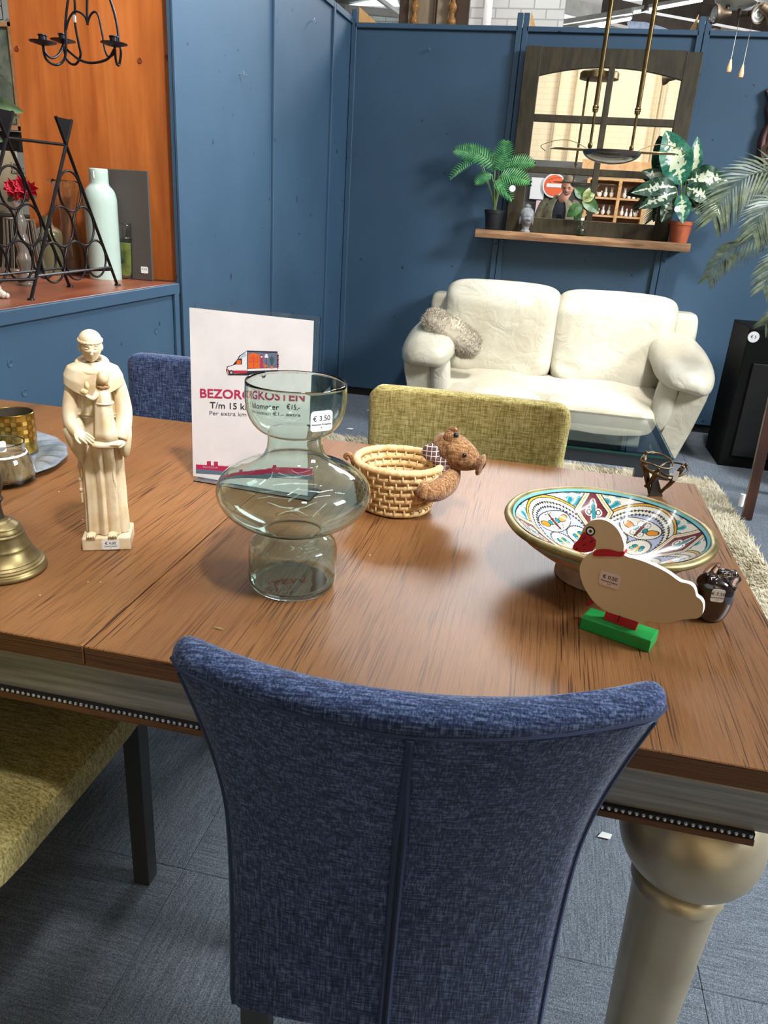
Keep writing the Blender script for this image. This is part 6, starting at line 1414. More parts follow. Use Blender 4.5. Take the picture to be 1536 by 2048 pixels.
# ================================================================ ON THE BENCH
Bz = CZ
wi = M['blackmetal']
def ring_pts(c, ax, ay, r, k=28, sy=1.0): return [Vector(c) + ax * (r * math.cos(2 * PI * i / k)) + ay * (r * sy * math.sin(2 * PI * i / k)) for i in range(k)]
fL, fR = on_z(62, 600, Bz), on_z(235, 571, Bz)            # feet of the right-hand end frame
dr_e = (fR - fL); wE = dr_e.length; dr_e.normalize(); dbk = Vector((-dr_e.y, dr_e.x, 0))
ap_ = on_plane(133, 290, (fL + fR) / 2, dbk); hA = ap_.z - Bz; top_h = on_plane(133, 238, (fL + fR) / 2, dbk).z - Bz
# the second end frame is offset towards the left in the photograph
a2 = on_plane(14, 278, (fL + fR) / 2, dbk)
wr_ = thing('wine_rack', 'black wrought iron wine rack of two A frames filled with rings on the bench', 'wine rack', ((fL + fR) / 2))
off = None
for q_ in np.linspace(0, 0.6, 61):                         # find the rack depth: apex of the second frame on its pixel at equal height
    p_ = on_z(14, 276, ap_.z)
off = Vector((p_.x - ap_.x, p_.y - ap_.y, 0))
print('rack', wE, hA, off)
for k, o_ in enumerate((Vector((0, 0, 0)), off)):
    A0, A1 = fL + o_, fR + o_; mid = (A0 + A1) / 2; ap1 = mid + Vector((0, 0, hA)); tp = top_h
    fo = None; b = MB()
    rt_ = (top_h - hA) / hA
    t0 = ap1 + (ap1 - A0) * rt_; t1 = ap1 + (ap1 - A1) * rt_
    b.tube([A0, t0], 0.0055, 8); b.tube([A1, t1], 0.0055, 8)
    for f_ in (A0, A1): b.lathe([(0.0005, 0.001), (0.012, 0.001), (0.010, 0.006), (0.0005, 0.006)], 12, Matrix.Translation(f_))
    b.tube([A0 + (ap1 - A0) * 0.15, A1 + (ap1 - A1) * 0.15], 0.0045, 6)
    fr_ = b.build('end_frame', wi, wr_, world=True)
    b = MB(); n3 = dbk * 0.0015; b.add([t0 + n3, t1 + n3, ap1 + n3, t0 - n3, t1 - n3, ap1 - n3], [(0, 1, 2), (5, 4, 3), (0, 3, 4, 1), (1, 4, 5, 2), (2, 5, 3, 0)]); b.build('flared_plate', wi, fr_, smooth=False, world=True)
    b = MB(); g0 = A0 + (ap1 - A0) * 0.15; b.add([g0 + n3, g0 + dr_e * .035 + n3, g0 + (ap1 - A0) * 0.11 + n3], [(0, 1, 2)]); b.build('gusset_plate', wi, fr_, smooth=False, world=True, fix=False)
    for row, cnt in ((0, 3), (1, 2), (2, 1)):
        for j in range(cnt):
            zc = hA * (0.225 + 0.237 * row); xc = (j - (cnt - 1) / 2) * (wE * 0.245)
            c_ = mid + dr_e * xc + Vector((0, 0, zc)); b = MB(); b.tube(ring_pts(c_, dr_e, Vector((0, 0, 1)), wE * 0.120, sy=hA * 0.135 / (wE * 0.120)), 0.0038, 7, loop=True); b.build('bottle_ring', wi, fr_, world=True, angle=0)
for g0 in (ap_, fL + (ap_ - fL) * 0.13, fR + (ap_ - fR) * 0.13):
    b = MB(); b.tube([g0, g0 + off], 0.0048, 8); b.build('cross_rod', wi, wr_, world=True)
# mint bottle
def lath_thing(name, lab, cat, px, py, prof, m, seg=48, part='body', y=None, z=Bz):
    p = on_z(px, py, z); t = thing(name, lab, cat, p); b = MB(); b.lathe(prof, seg); b.build(part, m, t, angle=30); return t, p
def hpx(px0, py0, px1, py1, y): return on_y(px1, py1, y).z
mint = mat('mint_opal_glass', (172, 190, 180), 0.12, coat=0.6, coat_rough=0.05, spec=0.6)
pB = on_z(212, 558, Bz); zt_ = on_y(203, 338, pB.y).z - Bz; zs_ = on_y(205, 372, pB.y).z - Bz; rB = (on_y(241, 480, pB.y).x - on_y(184, 480, pB.y).x) / 2
pm_ = [(0.0005, 0), (rB * 0.96, 0), (rB, 0.006), (rB, zs_ * 0.70), (rB, zs_ * 0.84), (rB * 0.96, zs_ * 0.90), (rB * 0.86, zs_ * 0.955), (rB * 0.70, zs_ * 0.99), (rB * 0.60, zs_ * 1.01), (rB * 0.575, zs_ * 1.05), (rB * 0.575, zt_ - 0.004), (rB * 0.52, zt_), (rB * 0.46, zt_ - 0.006)]
mb_ = thing('mint_bottle', 'tall pale mint opal glass bottle standing in front of the dark slab', 'bottle', pB); b = MB(); b.lathe(resample(pm_, 2), 56); b.build('bottle_body', mint, mb_, angle=0)
dB = (CAM - pB); dB.z = 0; dB.normalize(); price_tag(mb_, pB + Vector((0, 0, zt_ - 0.022)) + dB * (rB * 0.58 + .001) - Vector((0.010, 0, 0)), Vector((0, 0, 1)).cross(dB), (0, 0, 1), 0.022, 0.026, '8.95', small=False)
# dark slab leaning
ysl = 2.99
s_ = [on_y(x, y, ysl) for x, y in ((186, 336), (296, 343), (306, 553), (200, 553))]
sb_ = thing('dark_slab', 'dark grey flat panel leaning against the orange board behind the mint bottle', 'panel', ((s_[2] + s_[3]) / 2)); xa = (s_[0].x + s_[3].x) / 2; xb = (s_[1].x + s_[2].x) / 2; zt1 = (s_[0].z + s_[1].z) / 2 - Bz
b = MB(); b.bbox(((xa + xb) / 2, ysl, Bz + zt1 / 2 + 0.001), (xb - xa, 0.012, zt1), 0.002); b.build('panel_body', mat('charcoal_board', (74, 68, 64), 0.6), sb_, smooth=False, world=True)
q = on_y(289, 540, ysl - 0.007); price_tag(sb_, q, (1, 0, 0), (0, 0, 1), 0.032, 0.026, '€ 2.25', small=False)
# glass tumbler with green filling
p = on_z(248, 556, Bz); p = Vector((on_y(253, 554, p.y - .02).x, p.y - .02, Bz)); zt2 = on_y(252, 447, p.y).z - Bz; r_ = (on_y(266, 480, p.y).x - on_y(232, 480, p.y).x) / 2
gtb = thing('glass_tumbler', 'clear glass vase with yellow green filling and a dark ball behind the mint bottle', 'glass', p)
b = MB(); b.lathe(glass_profile([(0.0005, 0), (r_ * 0.8, 0), (r_ * 0.84, 0.006), (r_ * 0.97, zt2 * 0.68), (r_ * 1.08, zt2 * 0.74), (r_ * 0.98, zt2 * 0.77), (r_, zt2)], 0.002, 0.006), 40); b.build('glass_body', M['glass'], gtb, angle=0)
b = MB(); b.lathe([(0.0005, 0.008), (r_ * 0.72, 0.010), (r_ * 0.80, zt2 * 0.4), (r_ * 0.86, zt2 * 0.66), (0.0005, zt2 * 0.66)], 32); b.build('green_filling', noisy('moss_green_filling', (92, 104, 40), (176, 186, 88), 0.8, scale=14), gtb)
b = MB(); b.sell((0, -r_ * 0.80, zt2 * 0.34), (0.012, 0.006, 0.012), n=(16, 10)); b.build('dark_ball', M['black'], gtb)
# tall glass pitcher
p = on_z(155, 549, Bz); p.y -= .03; zt3 = on_y(140, 362, p.y).z - Bz; gp_ = thing('glass_pitcher', 'tall clear glass pitcher with flared lip seen through the wine rack', 'pitcher', p)
b = MB(); R3 = 0.052; b.lathe(glass_profile([(0.0005, 0), (R3 * 0.85, 0), (R3 * 0.92, 0.008), (R3 * 0.95, zt3 * 0.25), (R3 * 0.62, zt3 * 0.55), (R3 * 0.66, zt3 * 0.72), (R3 * 0.95, zt3 * 0.88), (R3 * 1.05, zt3)], 0.0025, 0.008), 48); b.build('pitcher_body', M['glass'], gp_, angle=0)
b = MB(); b.sell((-R3 * 1.10, -0.01, zt3 * 0.985), (0.020, 0.014, 0.012), n=(20, 12)); b.build('spout', M['glass'], gp_)
# ribbed grey glass bottle
p = on_z(106, 549, Bz); ob = thing('ribbed_bottle', 'squat ribbed grey green glass bottle seen through the wine rack', 'bottle', p)
zt4 = on_y(105, 432, p.y).z - Bz
b = MB(); b.lathe(resample([(0.0005, 0), (0.050, 0), (0.054, 0.006), (0.054, zt4 * 0.60), (0.046, zt4 * 0.76), (0.020, zt4 * 0.84), (0.017, zt4 * 0.94), (0.021, zt4)], 3), 48, wob=lambda a, z: 0.012 * math.sin(z * 700) if z < zt4 * 0.5 else 0); b.build('bottle_body', mat('grey_green_glass', (128, 122, 92), 0.12, trans=0.55, ior=1.4), ob, angle=0)
# wire candle basket
p = on_z(50, 551, Bz); wk = thing('wire_basket', 'steel wire candle basket standing behind the flower vase', 'basket', p)
b = MB(); zt5 = on_y(60, 440, p.y).z - Bz
for i in range(18):
    a = 2 * PI * i / 18; b.tube(smooth_path([(0.055 * math.cos(a), 0.055 * math.sin(a), zt5), (0.065 * math.cos(a), 0.065 * math.sin(a), zt5 * 0.5), (0.085 * math.cos(a), 0.085 * math.sin(a), 0.004)], 4), 0.0022, 5)
for z, r in ((zt5, 0.055), (0.004, 0.085), (0.012, 0.080)): b.tube([(r * math.cos(2 * PI * i / 30), r * math.sin(2 * PI * i / 30), z) for i in range(30)], 0.0028, 6, loop=True)
b.build('wires', mat('steel_wire', (150, 142, 132), 0.3, 0.8), wk)
# wavy glass vase with red flowers
p = on_z(50, 556, Bz); p.y -= 0.20; p = Vector((on_y(46, 500, p.y).x, p.y, Bz)); fv = thing('flower_vase', 'narrow wavy glass vase holding red cloth flowers behind the wine rack', 'vase', p)
zv = on_y(45, 402, p.y).z - Bz
b = MB(); b.lathe([(0.0005, 0.001), (0.034, 0.001)] + [(0.026 + 0.004 * math.sin(i * 1.15) - 0.010 * (i / 24), 0.004 + (zv - 0.004) * i / 24) for i in range(25)], 40); b.build('vase_body', mat('wavy_pale_glass', (186, 178, 170), 0.08, trans=0.7, ior=1.4), fv, angle=0)
rdm = noisy('red_petal', (186, 16, 46), (226, 44, 76), 0.6, scale=60); gnl = leafm('dull_green_leaf', (70, 96, 66), (106, 128, 92))
for (px, py, r) in ((24, 376, .030), (44, 374, .036), (62, 380, .030), (38, 388, .028)):
    c = on_y(px, py, p.y - .01) - p; fl_ = MB()
    for ring_, (nn, rr, lift) in enumerate(((7, 1.0, 0.0), (6, 0.72, .35), (5, 0.42, .7))):
        for i in range(nn):
            a = 2 * PI * i / nn + ring_; d = Vector((math.cos(a) * 1.1, -0.25 - lift * 0.9, math.sin(a) * 0.85 + 0.25)).normalized(); s = d.cross(Vector((0, -1, 0.3))).normalized(); n4 = s.cross(d)
            bs = c; L_ = r * rr * 1.15; w = r * 0.62
            fl_.add([bs, bs + d * L_ * .5 + s * w * .6 + n4 * .003, bs + d * L_ - n4 * .004, bs + d * L_ * .5 - s * w * .6 + n4 * .003, bs + d * L_ * .55 - n4 * .004], [(0, 1, 4), (1, 2, 4), (2, 3, 4), (3, 0, 4)])
    fl_.build('flower_head', rdm, fv, fix=False)
for (a, e) in (((40, 392), (14, 398)), ((50, 390), (74, 392)), ((45, 390), (58, 402))): blade_leaf(fv, on_y(*a, p.y) - p, on_y(*e, p.y) - p, 0.03, gnl, 0.1)
stem(fv, (0, 0, 0.02), on_y(42, 392, p.y) - p, 0.003, stm)
# white ornament at the frame edge, small leafy sprig above
p = on_z(6, 597, Bz); b = MB()
for i, (dx, dy, dz, r) in enumerate(((0, 0, .012, .012), (-.018, .004, .016, .016), (-.010, -.012, .010, .010), (.010, .006, .009, .009), (-.03, -.004, .012, .012), (-.014, .0, .030, .011))): b.sell((dx, dy, dz), (r, r * .9, r), n=(16, 10), fn=lambda w, q: w * (1 + .08 * math.sin(q.x * 8) * math.sin(q.z * 7)))
o = b.build('shell_ornament', mat('white_glazed_shell', (222, 214, 198), 0.25, coat=.5)); o.location = p; tag(o, 'small white glazed shell like ornament at the left edge of the bench', 'ornament')
p = on_y(-20, 215, 2.4); sg_ = thing('leafy_sprig', 'grey green leafy sprig hanging in at the left edge above the wine rack', 'plant', (p.x - 0.12, 2.4, p.z + 0.05))
stem(sg_, (-0.15, 0, 0.25), (0.0, 0, 0.05), 0.004, stm)
for (a, e, w) in (((-30, 205), (48, 216), .045), ((-20, 240), (40, 226), .03), ((-30, 190), (6, 196), .04), ((-40, 262), (6, 277), .05)): 
    loc_ = Vector((p.x - 0.12, 2.4, p.z + 0.05)); blade_leaf(sg_, on_y(*a, 2.4) - loc_, on_y(*e, 2.4) - loc_, w, gnl, 0.1)
    stem(sg_, (0.0, 0, 0.05), on_y(*a, 2.4) - loc_, 0.003, stm)

# ================================================================ WROUGHT IRON CHANDELIER (upper left)
HY = 2.15
hc_ = on_y(175, 100, HY)
cl_ = thing('candle_chandelier', 'black wrought iron candle chandelier hanging in front of the orange board', 'chandelier', hc_)
def H3(px, py, dy=0.0): return on_y(px, py, HY + dy) - hc_
hub = H3(175, 50)
cups = [((86, 85), -0.08, 24), ((126, 82), 0.10, 24), ((228, 88), -0.04, 24)]
irn = mat('dark_blue_black_iron', (40, 40, 50), 0.35, 0.5)
for (px, py), dy, w in cups:
    c = H3(px, py, dy); r = 0.034
    b = MB(); b.lathe([(0.0005, -0.008), (0.012, -0.006), (r, 0.0), (r + 0.001, 0.002), (0.012, -0.003), (0.0005, -0.004)], 32, TR(c.x, c.y, c.z)); o = b.build('drip_pan', irn, cl_)
    b = MB(); b.lathe([(0.0105, -0.004), (0.0105, 0.014), (0.0125, 0.016), (0.0118, 0.018), (0.0095, 0.016), (0.0095, -0.002)], 24, TR(c.x, c.y, c.z)); b.build('candle_cup', irn, o)
def scroll(name, pts, r=0.0034):
    b = MB(); b.tube(smooth_path([H3(*p) for p in pts], 7), r, 7); b.build(name, irn, cl_, angle=0)
scroll('hanger_rod', [(142, -40, .0), (136, 0, 0), (131, 50, 0), (132, 95, 0), (128, 120, .0), (112, 130, -.02), (92, 118, -.06), (86, 92, -.08)])
scroll('hanger_rod', [(146, -40, .04), (150, 10, .04), (150, 45, .05), (158, 90, .06), (161, 112, .07), (150, 129, .08), (134, 120, .09), (127, 92, .10)])
scroll('hanger_rod', [(205, -40, 0), (222, 5, 0), (232, 40, 0), (238, 80, 0), (242, 105, 0), (238, 130, -.0), (232, 122, -.02), (230, 96, -.04)])
scroll('arm', [(86, 92, -.08), (92, 108, -.08), (105, 116, -.04), (118, 108, .03), (126, 90, .10)])
scroll('arm', [(126, 92, .10), (140, 105, .1), (160, 120, .06), (185, 126, .02), (215, 118, -.02), (230, 96, -.04)])
scroll('heart_scroll', [(175, 48, 0), (170, 34, 0), (160, 25, 0), (148, 24, 0), (138, 38, 0), (132, 60, 0)], 0.0028)
scroll('heart_scroll', [(175, 48, 0), (180, 32, .0), (188, 24, 0), (196, 30, 0), (203, 60, 0), (210, 100, 0), (218, 114, -.02), (230, 106, -.03)], 0.0028)
scroll('centre_rod', [(175, 50, 0), (174, 20, 0), (175, -40, 0)])
b = MB(); b.tube([H3(175, -40), H3(175, -40) + Vector((0, 0, CEIL - (hc_.z + H3(175, -40).z) - 0.02))], 0.004, 6); b.build('chain', irn, cl_)
b = MB(); 
for (px, py) in ((142, -40), (146, -40), (205, -40)): b.tube([H3(px, py), H3(175, -90)], 0.0034, 6)
b.build('crown_rods', irn, cl_)
b = MB(); c = H3(149, 33, .044); b.box((c.x, c.y, c.z), (0.006, 0.004, 0.028)); b.build('paper_band', M['white'], cl_, smooth=False)
# ================================================================ RIGHT EDGE: palm, speaker, easel, carving
pmm = leafm('dusty_palm_leaf', (44, 56, 42), (90, 102, 76)); 
PYY = 4.15
pp = thing('palm_plant', 'large feathery artificial palm reaching in from the right edge', 'plant', (1.55, 4.3, 0))
def PW(px, py, y=PYY): return on_y(px, py, y)
b = MB(); b.tube(smooth_path([(1.55, 4.3, 0.2), (1.56, 4.3, 0.7), (1.52, 4.28, 1.25)], 6), 0.022, 10); b.build('trunk', noisy('palm_trunk', (64, 52, 38), (96, 80, 58), 0.9, scale=40), pp, world=True)
b = MB(); b.lathe([(0.0005, 0), (0.13, 0), (0.17, 0.24), (0.175, 0.26), (0.16, 0.26), (0.15, 0.22), (0.0005, 0.22)], 32, TR(1.55, 4.3, 0.003)); b.build('pot', potb, pp, world=True)
def frond(pts, L_, n=26, dy=0.0, sag=0.5):
    P_ = smooth_path([PW(x, y, PYY + d) for x, y, d in pts], 8); b = MB(); b.tube(P_, [0.004 * (1 - 0.7 * i / len(P_)) for i in range(len(P_))], 5)
    for i in range(n):
        t = 0.12 + 0.88 * i / (n - 1); k = min(int(t * (len(P_) - 1)), len(P_) - 2); a = P_[k]; d = (P_[k + 1] - P_[k]).normalized(); s = d.cross(Vector((0, -1, 0.3))).normalized()
        ll = L_ * (0.45 + 0.75 * math.sin(PI * min(1, 0.15 + t * 0.8)))
        for sd in (-1, 1):
            dd = (s * sd * 0.85 + d * 0.75 + Vector((0, random.uniform(-.25, .1), -sag * 0.7))).normalized(); w = dd.cross(Vector((0, -1, 0.2))).normalized() * 0.0055; e = a + dd * ll - Vector((0, 0, ll * 0.25 * sag)); m_ = a + dd * ll * 0.5
            b.add([a - w * .5, a + w * .5, m_ + w, e, m_ - w], [(0, 1, 2, 4), (2, 3, 4)])
    b.build('frond', pmm, pp, world=True, fix=False)
base_ = (1600, 470)
frond([(1620, 430, .1), (1570, 350, .05), (1500, 350, -.02), (1450, 395, -.06), (1425, 440, -.08)], 0.155, 34)
frond([(1620, 450, .1), (1570, 400, 0), (1530, 420, -.1), (1505, 470, -.14)], 0.13, 24)
frond([(1620, 480, .15), (1560, 450, .1), (1500, 480, .08), (1450, 510, .05), (1415, 560, .02)], 0.10, 30)
frond([(1640, 490, .0), (1590, 490, -.1), (1550, 530, -.15), (1525, 580, -.2)], 0.12, 22)
frond([(1640, 480, .2), (1600, 560, .15), (1560, 620, .1), (1530, 650, .1)], 0.11, 22)
frond([(1640, 400, .2), (1600, 330, .2), (1560, 330, .1), (1520, 380, .1)], 0.12, 20)
# black speaker cabinet with round sticker
sp0 = on_y(1500, 655, 4.55); q = on_y(1507, 674, 4.549)
spk = thing('black_cabinet', 'tall black cabinet with a round white sticker at the right edge beside the sofa', 'cabinet', (sp0.x + 0.22, 4.75, 0))
b = MB(); b.bbox((sp0.x + 0.22, 4.75, sp0.z / 2), (0.44, 0.40, sp0.z), 0.006); b.build('cabinet_body', mat('black_lacquer', (5, 5, 6), 0.7, spec=0.2), spk, smooth=False, world=True)
b = MB(); b.bbox((sp0.x + 0.24, 4.545, sp0.z / 2 - 0.06), (0.36, 0.012, sp0.z - 0.26), 0.004); b.build('front_panel', M['black'], spk, smooth=False, world=True)
b = MB(); b.lathe([(0.030, 0), (0.030, 0.002), (0.0001, 0.002)], 24, Matrix.Translation((q.x, 4.549, q.z)) @ Matrix.Rotation(PI / 2, 4, 'X')); stk = b.build('round_price_sticker', M['white'], spk, world=True)
text_obj('sticker_print', '€ 5', 0.022, M['ink'], stk, (q.x, 4.5465, q.z), (1, 0, 0), (0, 0, 1), 'CENTER')
# easel / folding wooden stand
bwn = noisy('dark_brown_stained_wood', (58, 32, 20), (86, 50, 34), 0.4, scale=16, stretch=(1, 1, .2), coat=.3)
e0 = on_z(1492, 1040, 0.0); ez = thing('wooden_stand', 'dark brown wooden folding stand leg leaning at the right edge by the rug', 'stand', (e0.x + 0.25, e0.y, 0))
et = on_y(1556, 760, e0.y - 0.05)
def plank(a, c_, w, th, m, name, par):
    a, c_ = Vector(a), Vector(c_); d = (c_ - a).normalized(); s = d.cross(Vector((0, 1, 0))).normalized(); n4 = s.cross(d); b = MB(); l = (c_ - a).length
    T_ = Matrix(((d.x, s.x, n4.x, a.x), (d.y, s.y, n4.y, a.y), (d.z, s.z, n4.z, a.z), (0, 0, 0, 1))); b.bbox((l / 2, 0, 0), (l, w, th), 0.003, T_); return b.build(name, m, par, smooth=False, world=True)
kk = et + (et - e0) * 0.6
plank(e0 + Vector((0, 0, 0.006)), kk, 0.045, 0.03, bwn, 'leg', ez); plank(e0 + Vector((0.55, 0.05, 0.006)), kk + Vector((0.04, 0, 0)), 0.045, 0.03, bwn, 'leg', ez); plank(e0 + Vector((0.30, 0.45, 0.006)), kk + Vector((0.02, 0.04, 0)), 0.04, 0.03, bwn, 'leg', ez)
plank(e0 + (kk - e0) * .35, e0 + Vector((0.55, 0.05, 0)) + (kk + Vector((0.04, 0, 0)) - e0 - Vector((0.55, 0.05, 0))) * .35, 0.04, 0.02, bwn, 'stretcher', ez)
b = MB(); q = on_y(1484, 1000, e0.y - 0.02); b.tube([(q.x, q.y, q.z - 0.03), (q.x, q.y, q.z + 0.03)], 0.012, 12); b.build('hinge_pin', M['white'], ez, world=True)
# dark carved wooden ornament on the wall, right edge
cvm = noisy('dark_red_carved_wood', (44, 22, 20), (84, 44, 38), 0.35, scale=14, coat=.4)
q = [on_y(x, y, WY - 0.03) for x, y in ((1532, 180), (1540, 200), (1531, 215), (1533, 245), (1524, 262), (1517, 285), (1516, 312), (1521, 322), (1519, 335), (1528, 350), (1560, 350), (1600, 330), (1610, 250), (1590, 190), (1560, 170))]
cz_ = thing('carved_wall_ornament', 'dark reddish carved wooden ornament hanging on the blue wall at the right edge', 'ornament', (q[6].x + 0.15, WY - 0.02, q[6].z))
P_ = smooth_path(q, 4, loop=True); ctr = sum(P_, Vector()) / len(P_)
rings = [[(p.x, WY - 0.001, p.z) for p in P_], [(p.x, WY - 0.03, p.z) for p in P_], [(ctr.x + (p.x - ctr.x) * .86, WY - 0.045, ctr.z + (p.z - ctr.z) * .9) for p in P_], [(ctr.x + (p.x - ctr.x) * .5, WY - 0.04, ctr.z + (p.z - ctr.z) * .6) for p in P_], [(ctr.x + (p.x - ctr.x) * .1, WY - 0.06, ctr.z + (p.z - ctr.z) * .1) for p in P_]]
b = MB(); b.loft(rings); b.build('carved_body', cvm, cz_, world=True)
b = MB(); b.tube([p + Vector((0.012, -0.018, 0)) for p in P_[::3]], 0.006, 6, loop=True); b.build('carved_border', cvm, cz_, world=True)

# ================================================================ BEHIND THE CAMERA (seen in the mirror)
MO = MP(0, 0.3, -0.022)
def mirrored(px, py, yv):                               # a point seen at a pixel of the mirror, yv = its mirror-image distance
    v = on_y(px, py, yv); return v - mn_ * (2 * (v - MO).dot(mn_))
def MV(px, py, y): return mirrored(px, py, 2 * MO.y - y)
wy = -3.30
a, c_ = MV(1055, 318, wy), MV(1168, 346, wy)
xa, xb = min(a.x, c_.x), max(a.x, c_.x); zt6 = a.z
b = MB(); b.bbox(((xa + xb) / 2 - .0, wy - 0.1, zt6 / 2), (xb - xa + .5, 0.06, zt6), 0.004); tag(b.build('grey_partition', mat('dark_grey_partition', (92, 92, 92), 0.8), smooth=False), 'dark grey partition behind the photographer seen in the mirror', 'partition')
def flat_sign(name, lab, cat, cxy, w, h, m): 
    p = MV(*cxy, wy + 0.02); t = thing(name, lab, cat, (p.x, p.y, p.z)); b = MB(); b.bbox((0, 0, 0), (w, 0.012, h), 0.002); b.build('sheet', m, t, smooth=False); return t
flat_sign('notice_sheet', 'white notice sheet on the grey partition seen in the mirror', 'notice', (1075, 377), 0.23, 0.33, M['white'])
flat_sign('notice_sheet', 'pinkish notice sheet below the white one seen in the mirror', 'notice', (1081, 414), 0.16, 0.20, mat('pink_paper', (226, 190, 200), 0.7))
p = MV(1108, 371, wy + 0.05); ns = thing('round_sign', 'round orange sign with a white bar seen in the mirror behind the person', 'sign', p)
b = MB(); b.lathe([(0.0005, 0), (0.185, 0), (0.185, 0.012), (0.0005, 0.012)], 48, Matrix.Rotation(-PI / 2, 4, 'X')); b.build('rim_disc', M['white'], ns); b = MB(); b.lathe([(0.0005, 0.013), (0.160, 0.013), (0.160, 0.016), (0.0005, 0.016)], 48, Matrix.Rotation(-PI / 2, 4, 'X')); b.build('orange_disc', mat('orange_enamel', (226, 96, 48), 0.4), ns)
b = MB(); b.box((0, 0.019, 0), (0.24, 0.004, 0.055)); b.build('white_bar', M['white'], ns, smooth=False)
# open shelving with white figurines
swd = noisy('pale_pine_shelf', (196, 148, 98), (220, 176, 128), 0.6, scale=8)
s0_, s1_ = MV(1183, 357, wy + 0.25), MV(1300, 440, wy + 0.25); colx = [MV(x, 400, wy + 0.25).x for x in (1172, 1236, 1290)]; rowz = [MV(1236, y, wy + 0.25).z for y in (360, 398, 434)]
rowz += [rowz[-1] - 0.38, rowz[-1] - 0.76, rowz[-1] - 1.14]; rowz = [z for z in rowz if z > 0.02]
zb0 = 0.02; ztp = rowz[0]; xs0, xs1 = min(colx), max(colx)
su_ = thing('shelf_unit', 'open pine shelving unit with white figurines seen in the mirror', 'shelf unit', ((xs0 + xs1) / 2, wy + 0.1, 0))
for x in colx: b = MB(); b.bbox((x, wy + 0.1, (ztp + zb0) / 2), (0.05, 0.32, ztp - zb0), 0.002); b.build('upright', swd, su_, smooth=False, world=True)
for z in rowz: b = MB(); b.bbox(((xs0 + xs1) / 2, wy + 0.1, z), (xs1 - xs0, 0.30, 0.03), 0.002); b.build('shelf_board', swd, su_, smooth=False, world=True)
b = MB(); b.bbox(((xs0 + xs1) / 2, wy - 0.05, (ztp + zb0) / 2), (xs1 - xs0, 0.012, ztp - zb0), 0.002); b.build('back_sheet', noisy('brown_backing', (122, 92, 66), (140, 108, 80), 0.8), su_, smooth=False, world=True)
bt0, bt1 = MV(1165, 326, wy + 0.2), MV(1322, 340, wy + 0.2); b = MB(); b.bbox(((bt0.x + bt1.x) / 2, wy + 0.16, (bt0.z + bt1.z) / 2), (abs(bt1.x - bt0.x), 0.05, 0.16), 0.003); tag(b.build('pine_fascia', swd, smooth=False), 'pale pine fascia board above the shelving seen in the mirror', 'board')
rg = random.Random(11); wpm = mat('white_porcelain', (236, 232, 226), 0.2)
fm = []
for kind in range(3):
    b = MB()
    if kind == 0: b.lathe(resample([(0.0005, 0), (0.030, 0), (0.034, 0.01), (0.030, 0.05), (0.016, 0.085), (0.014, 0.10)], 2), 16); b.sell((0, 0, 0.118), (0.020, 0.020, 0.024), n=(14, 10))
    elif kind == 1: b.sell((0, 0, 0.045), (0.050, 0.030, 0.045), n=(18, 12)); b.sell((0.040, 0, 0.095), (0.018, 0.016, 0.020), n=(12, 8)); b.tube([(-0.04, 0, 0.06), (-0.07, 0, 0.09)], [0.014, 0.003], 8)
    else: b.sell((0, 0, 0.055), (0.045, 0.040, 0.055), n=(18, 12)); b.sell((0, 0, 0.120), (0.026, 0.024, 0.026), n=(14, 10)); b.tube([(0.012, 0, 0.14), (0.018, 0, 0.18)], [0.008, 0.003], 6); b.tube([(-0.012, 0, 0.14), (-0.018, 0, 0.18)], [0.008, 0.003], 6)
    b.v = [(x * .72, y * .72, z * .85) for x, y, z in b.v]; o = b.build('porcelain_figurine', wpm); fm.append(o)
used_ = [False] * 3; desc = ['narrow', 'birdlike', 'eared']
cols_ = sorted(colx)
for r in range(1, 3):
    for c in range(2):
        n_ = 4
        for i in range(n_):
            k = rg.randrange(3); o = fm[k] if not used_[k] else fm[k].copy()
            if used_[k]: COL.objects.link(o)
            used_[k] = True; x = cols_[c] + 0.06 + (cols_[c + 1] - cols_[c] - 0.12) * (i + 0.5) / n_
            o.location = (x, wy + 0.14, rowz[r] + 0.016); o.rotation_euler = (0, 0, rg.uniform(-1, 1)); o.scale = (1, 1, rg.uniform(0.85, 1.1)) if False else (1, 1, 1)
            tag(o, '%s white figurine, %s on %s shelf of %s bay in the mirror' % (desc[k], ('leftmost', 'second', 'third', 'rightmost')[i], ('upper', 'lower')[r - 1], ('left', 'right')[c]), 'figurine', 'white figurines on the mirrored shelving')
for o, u in zip(fm, used_):
    if not u: bpy.data.objects.remove(o)
ppm = mat('cream_pipe', (222, 200, 164), 0.6)
for i, px in enumerate((1119, 1153, 1319, 1330)):
    x = MV(px, 180, -3.5).x; b = MB(); b.cyl((x, -3.53, 0.05), (x, -3.53, 4.5), 0.022, n=12); tag(b.build('wall_pipe', ppm), ['cream pipe on the brick wall in the mirror, leftmost of four', 'cream pipe on the brick wall in the mirror, second from the left', 'cream pipe on the brick wall in the mirror, third from the left', 'cream pipe on the brick wall in the mirror, rightmost of four'][i], 'pipe')

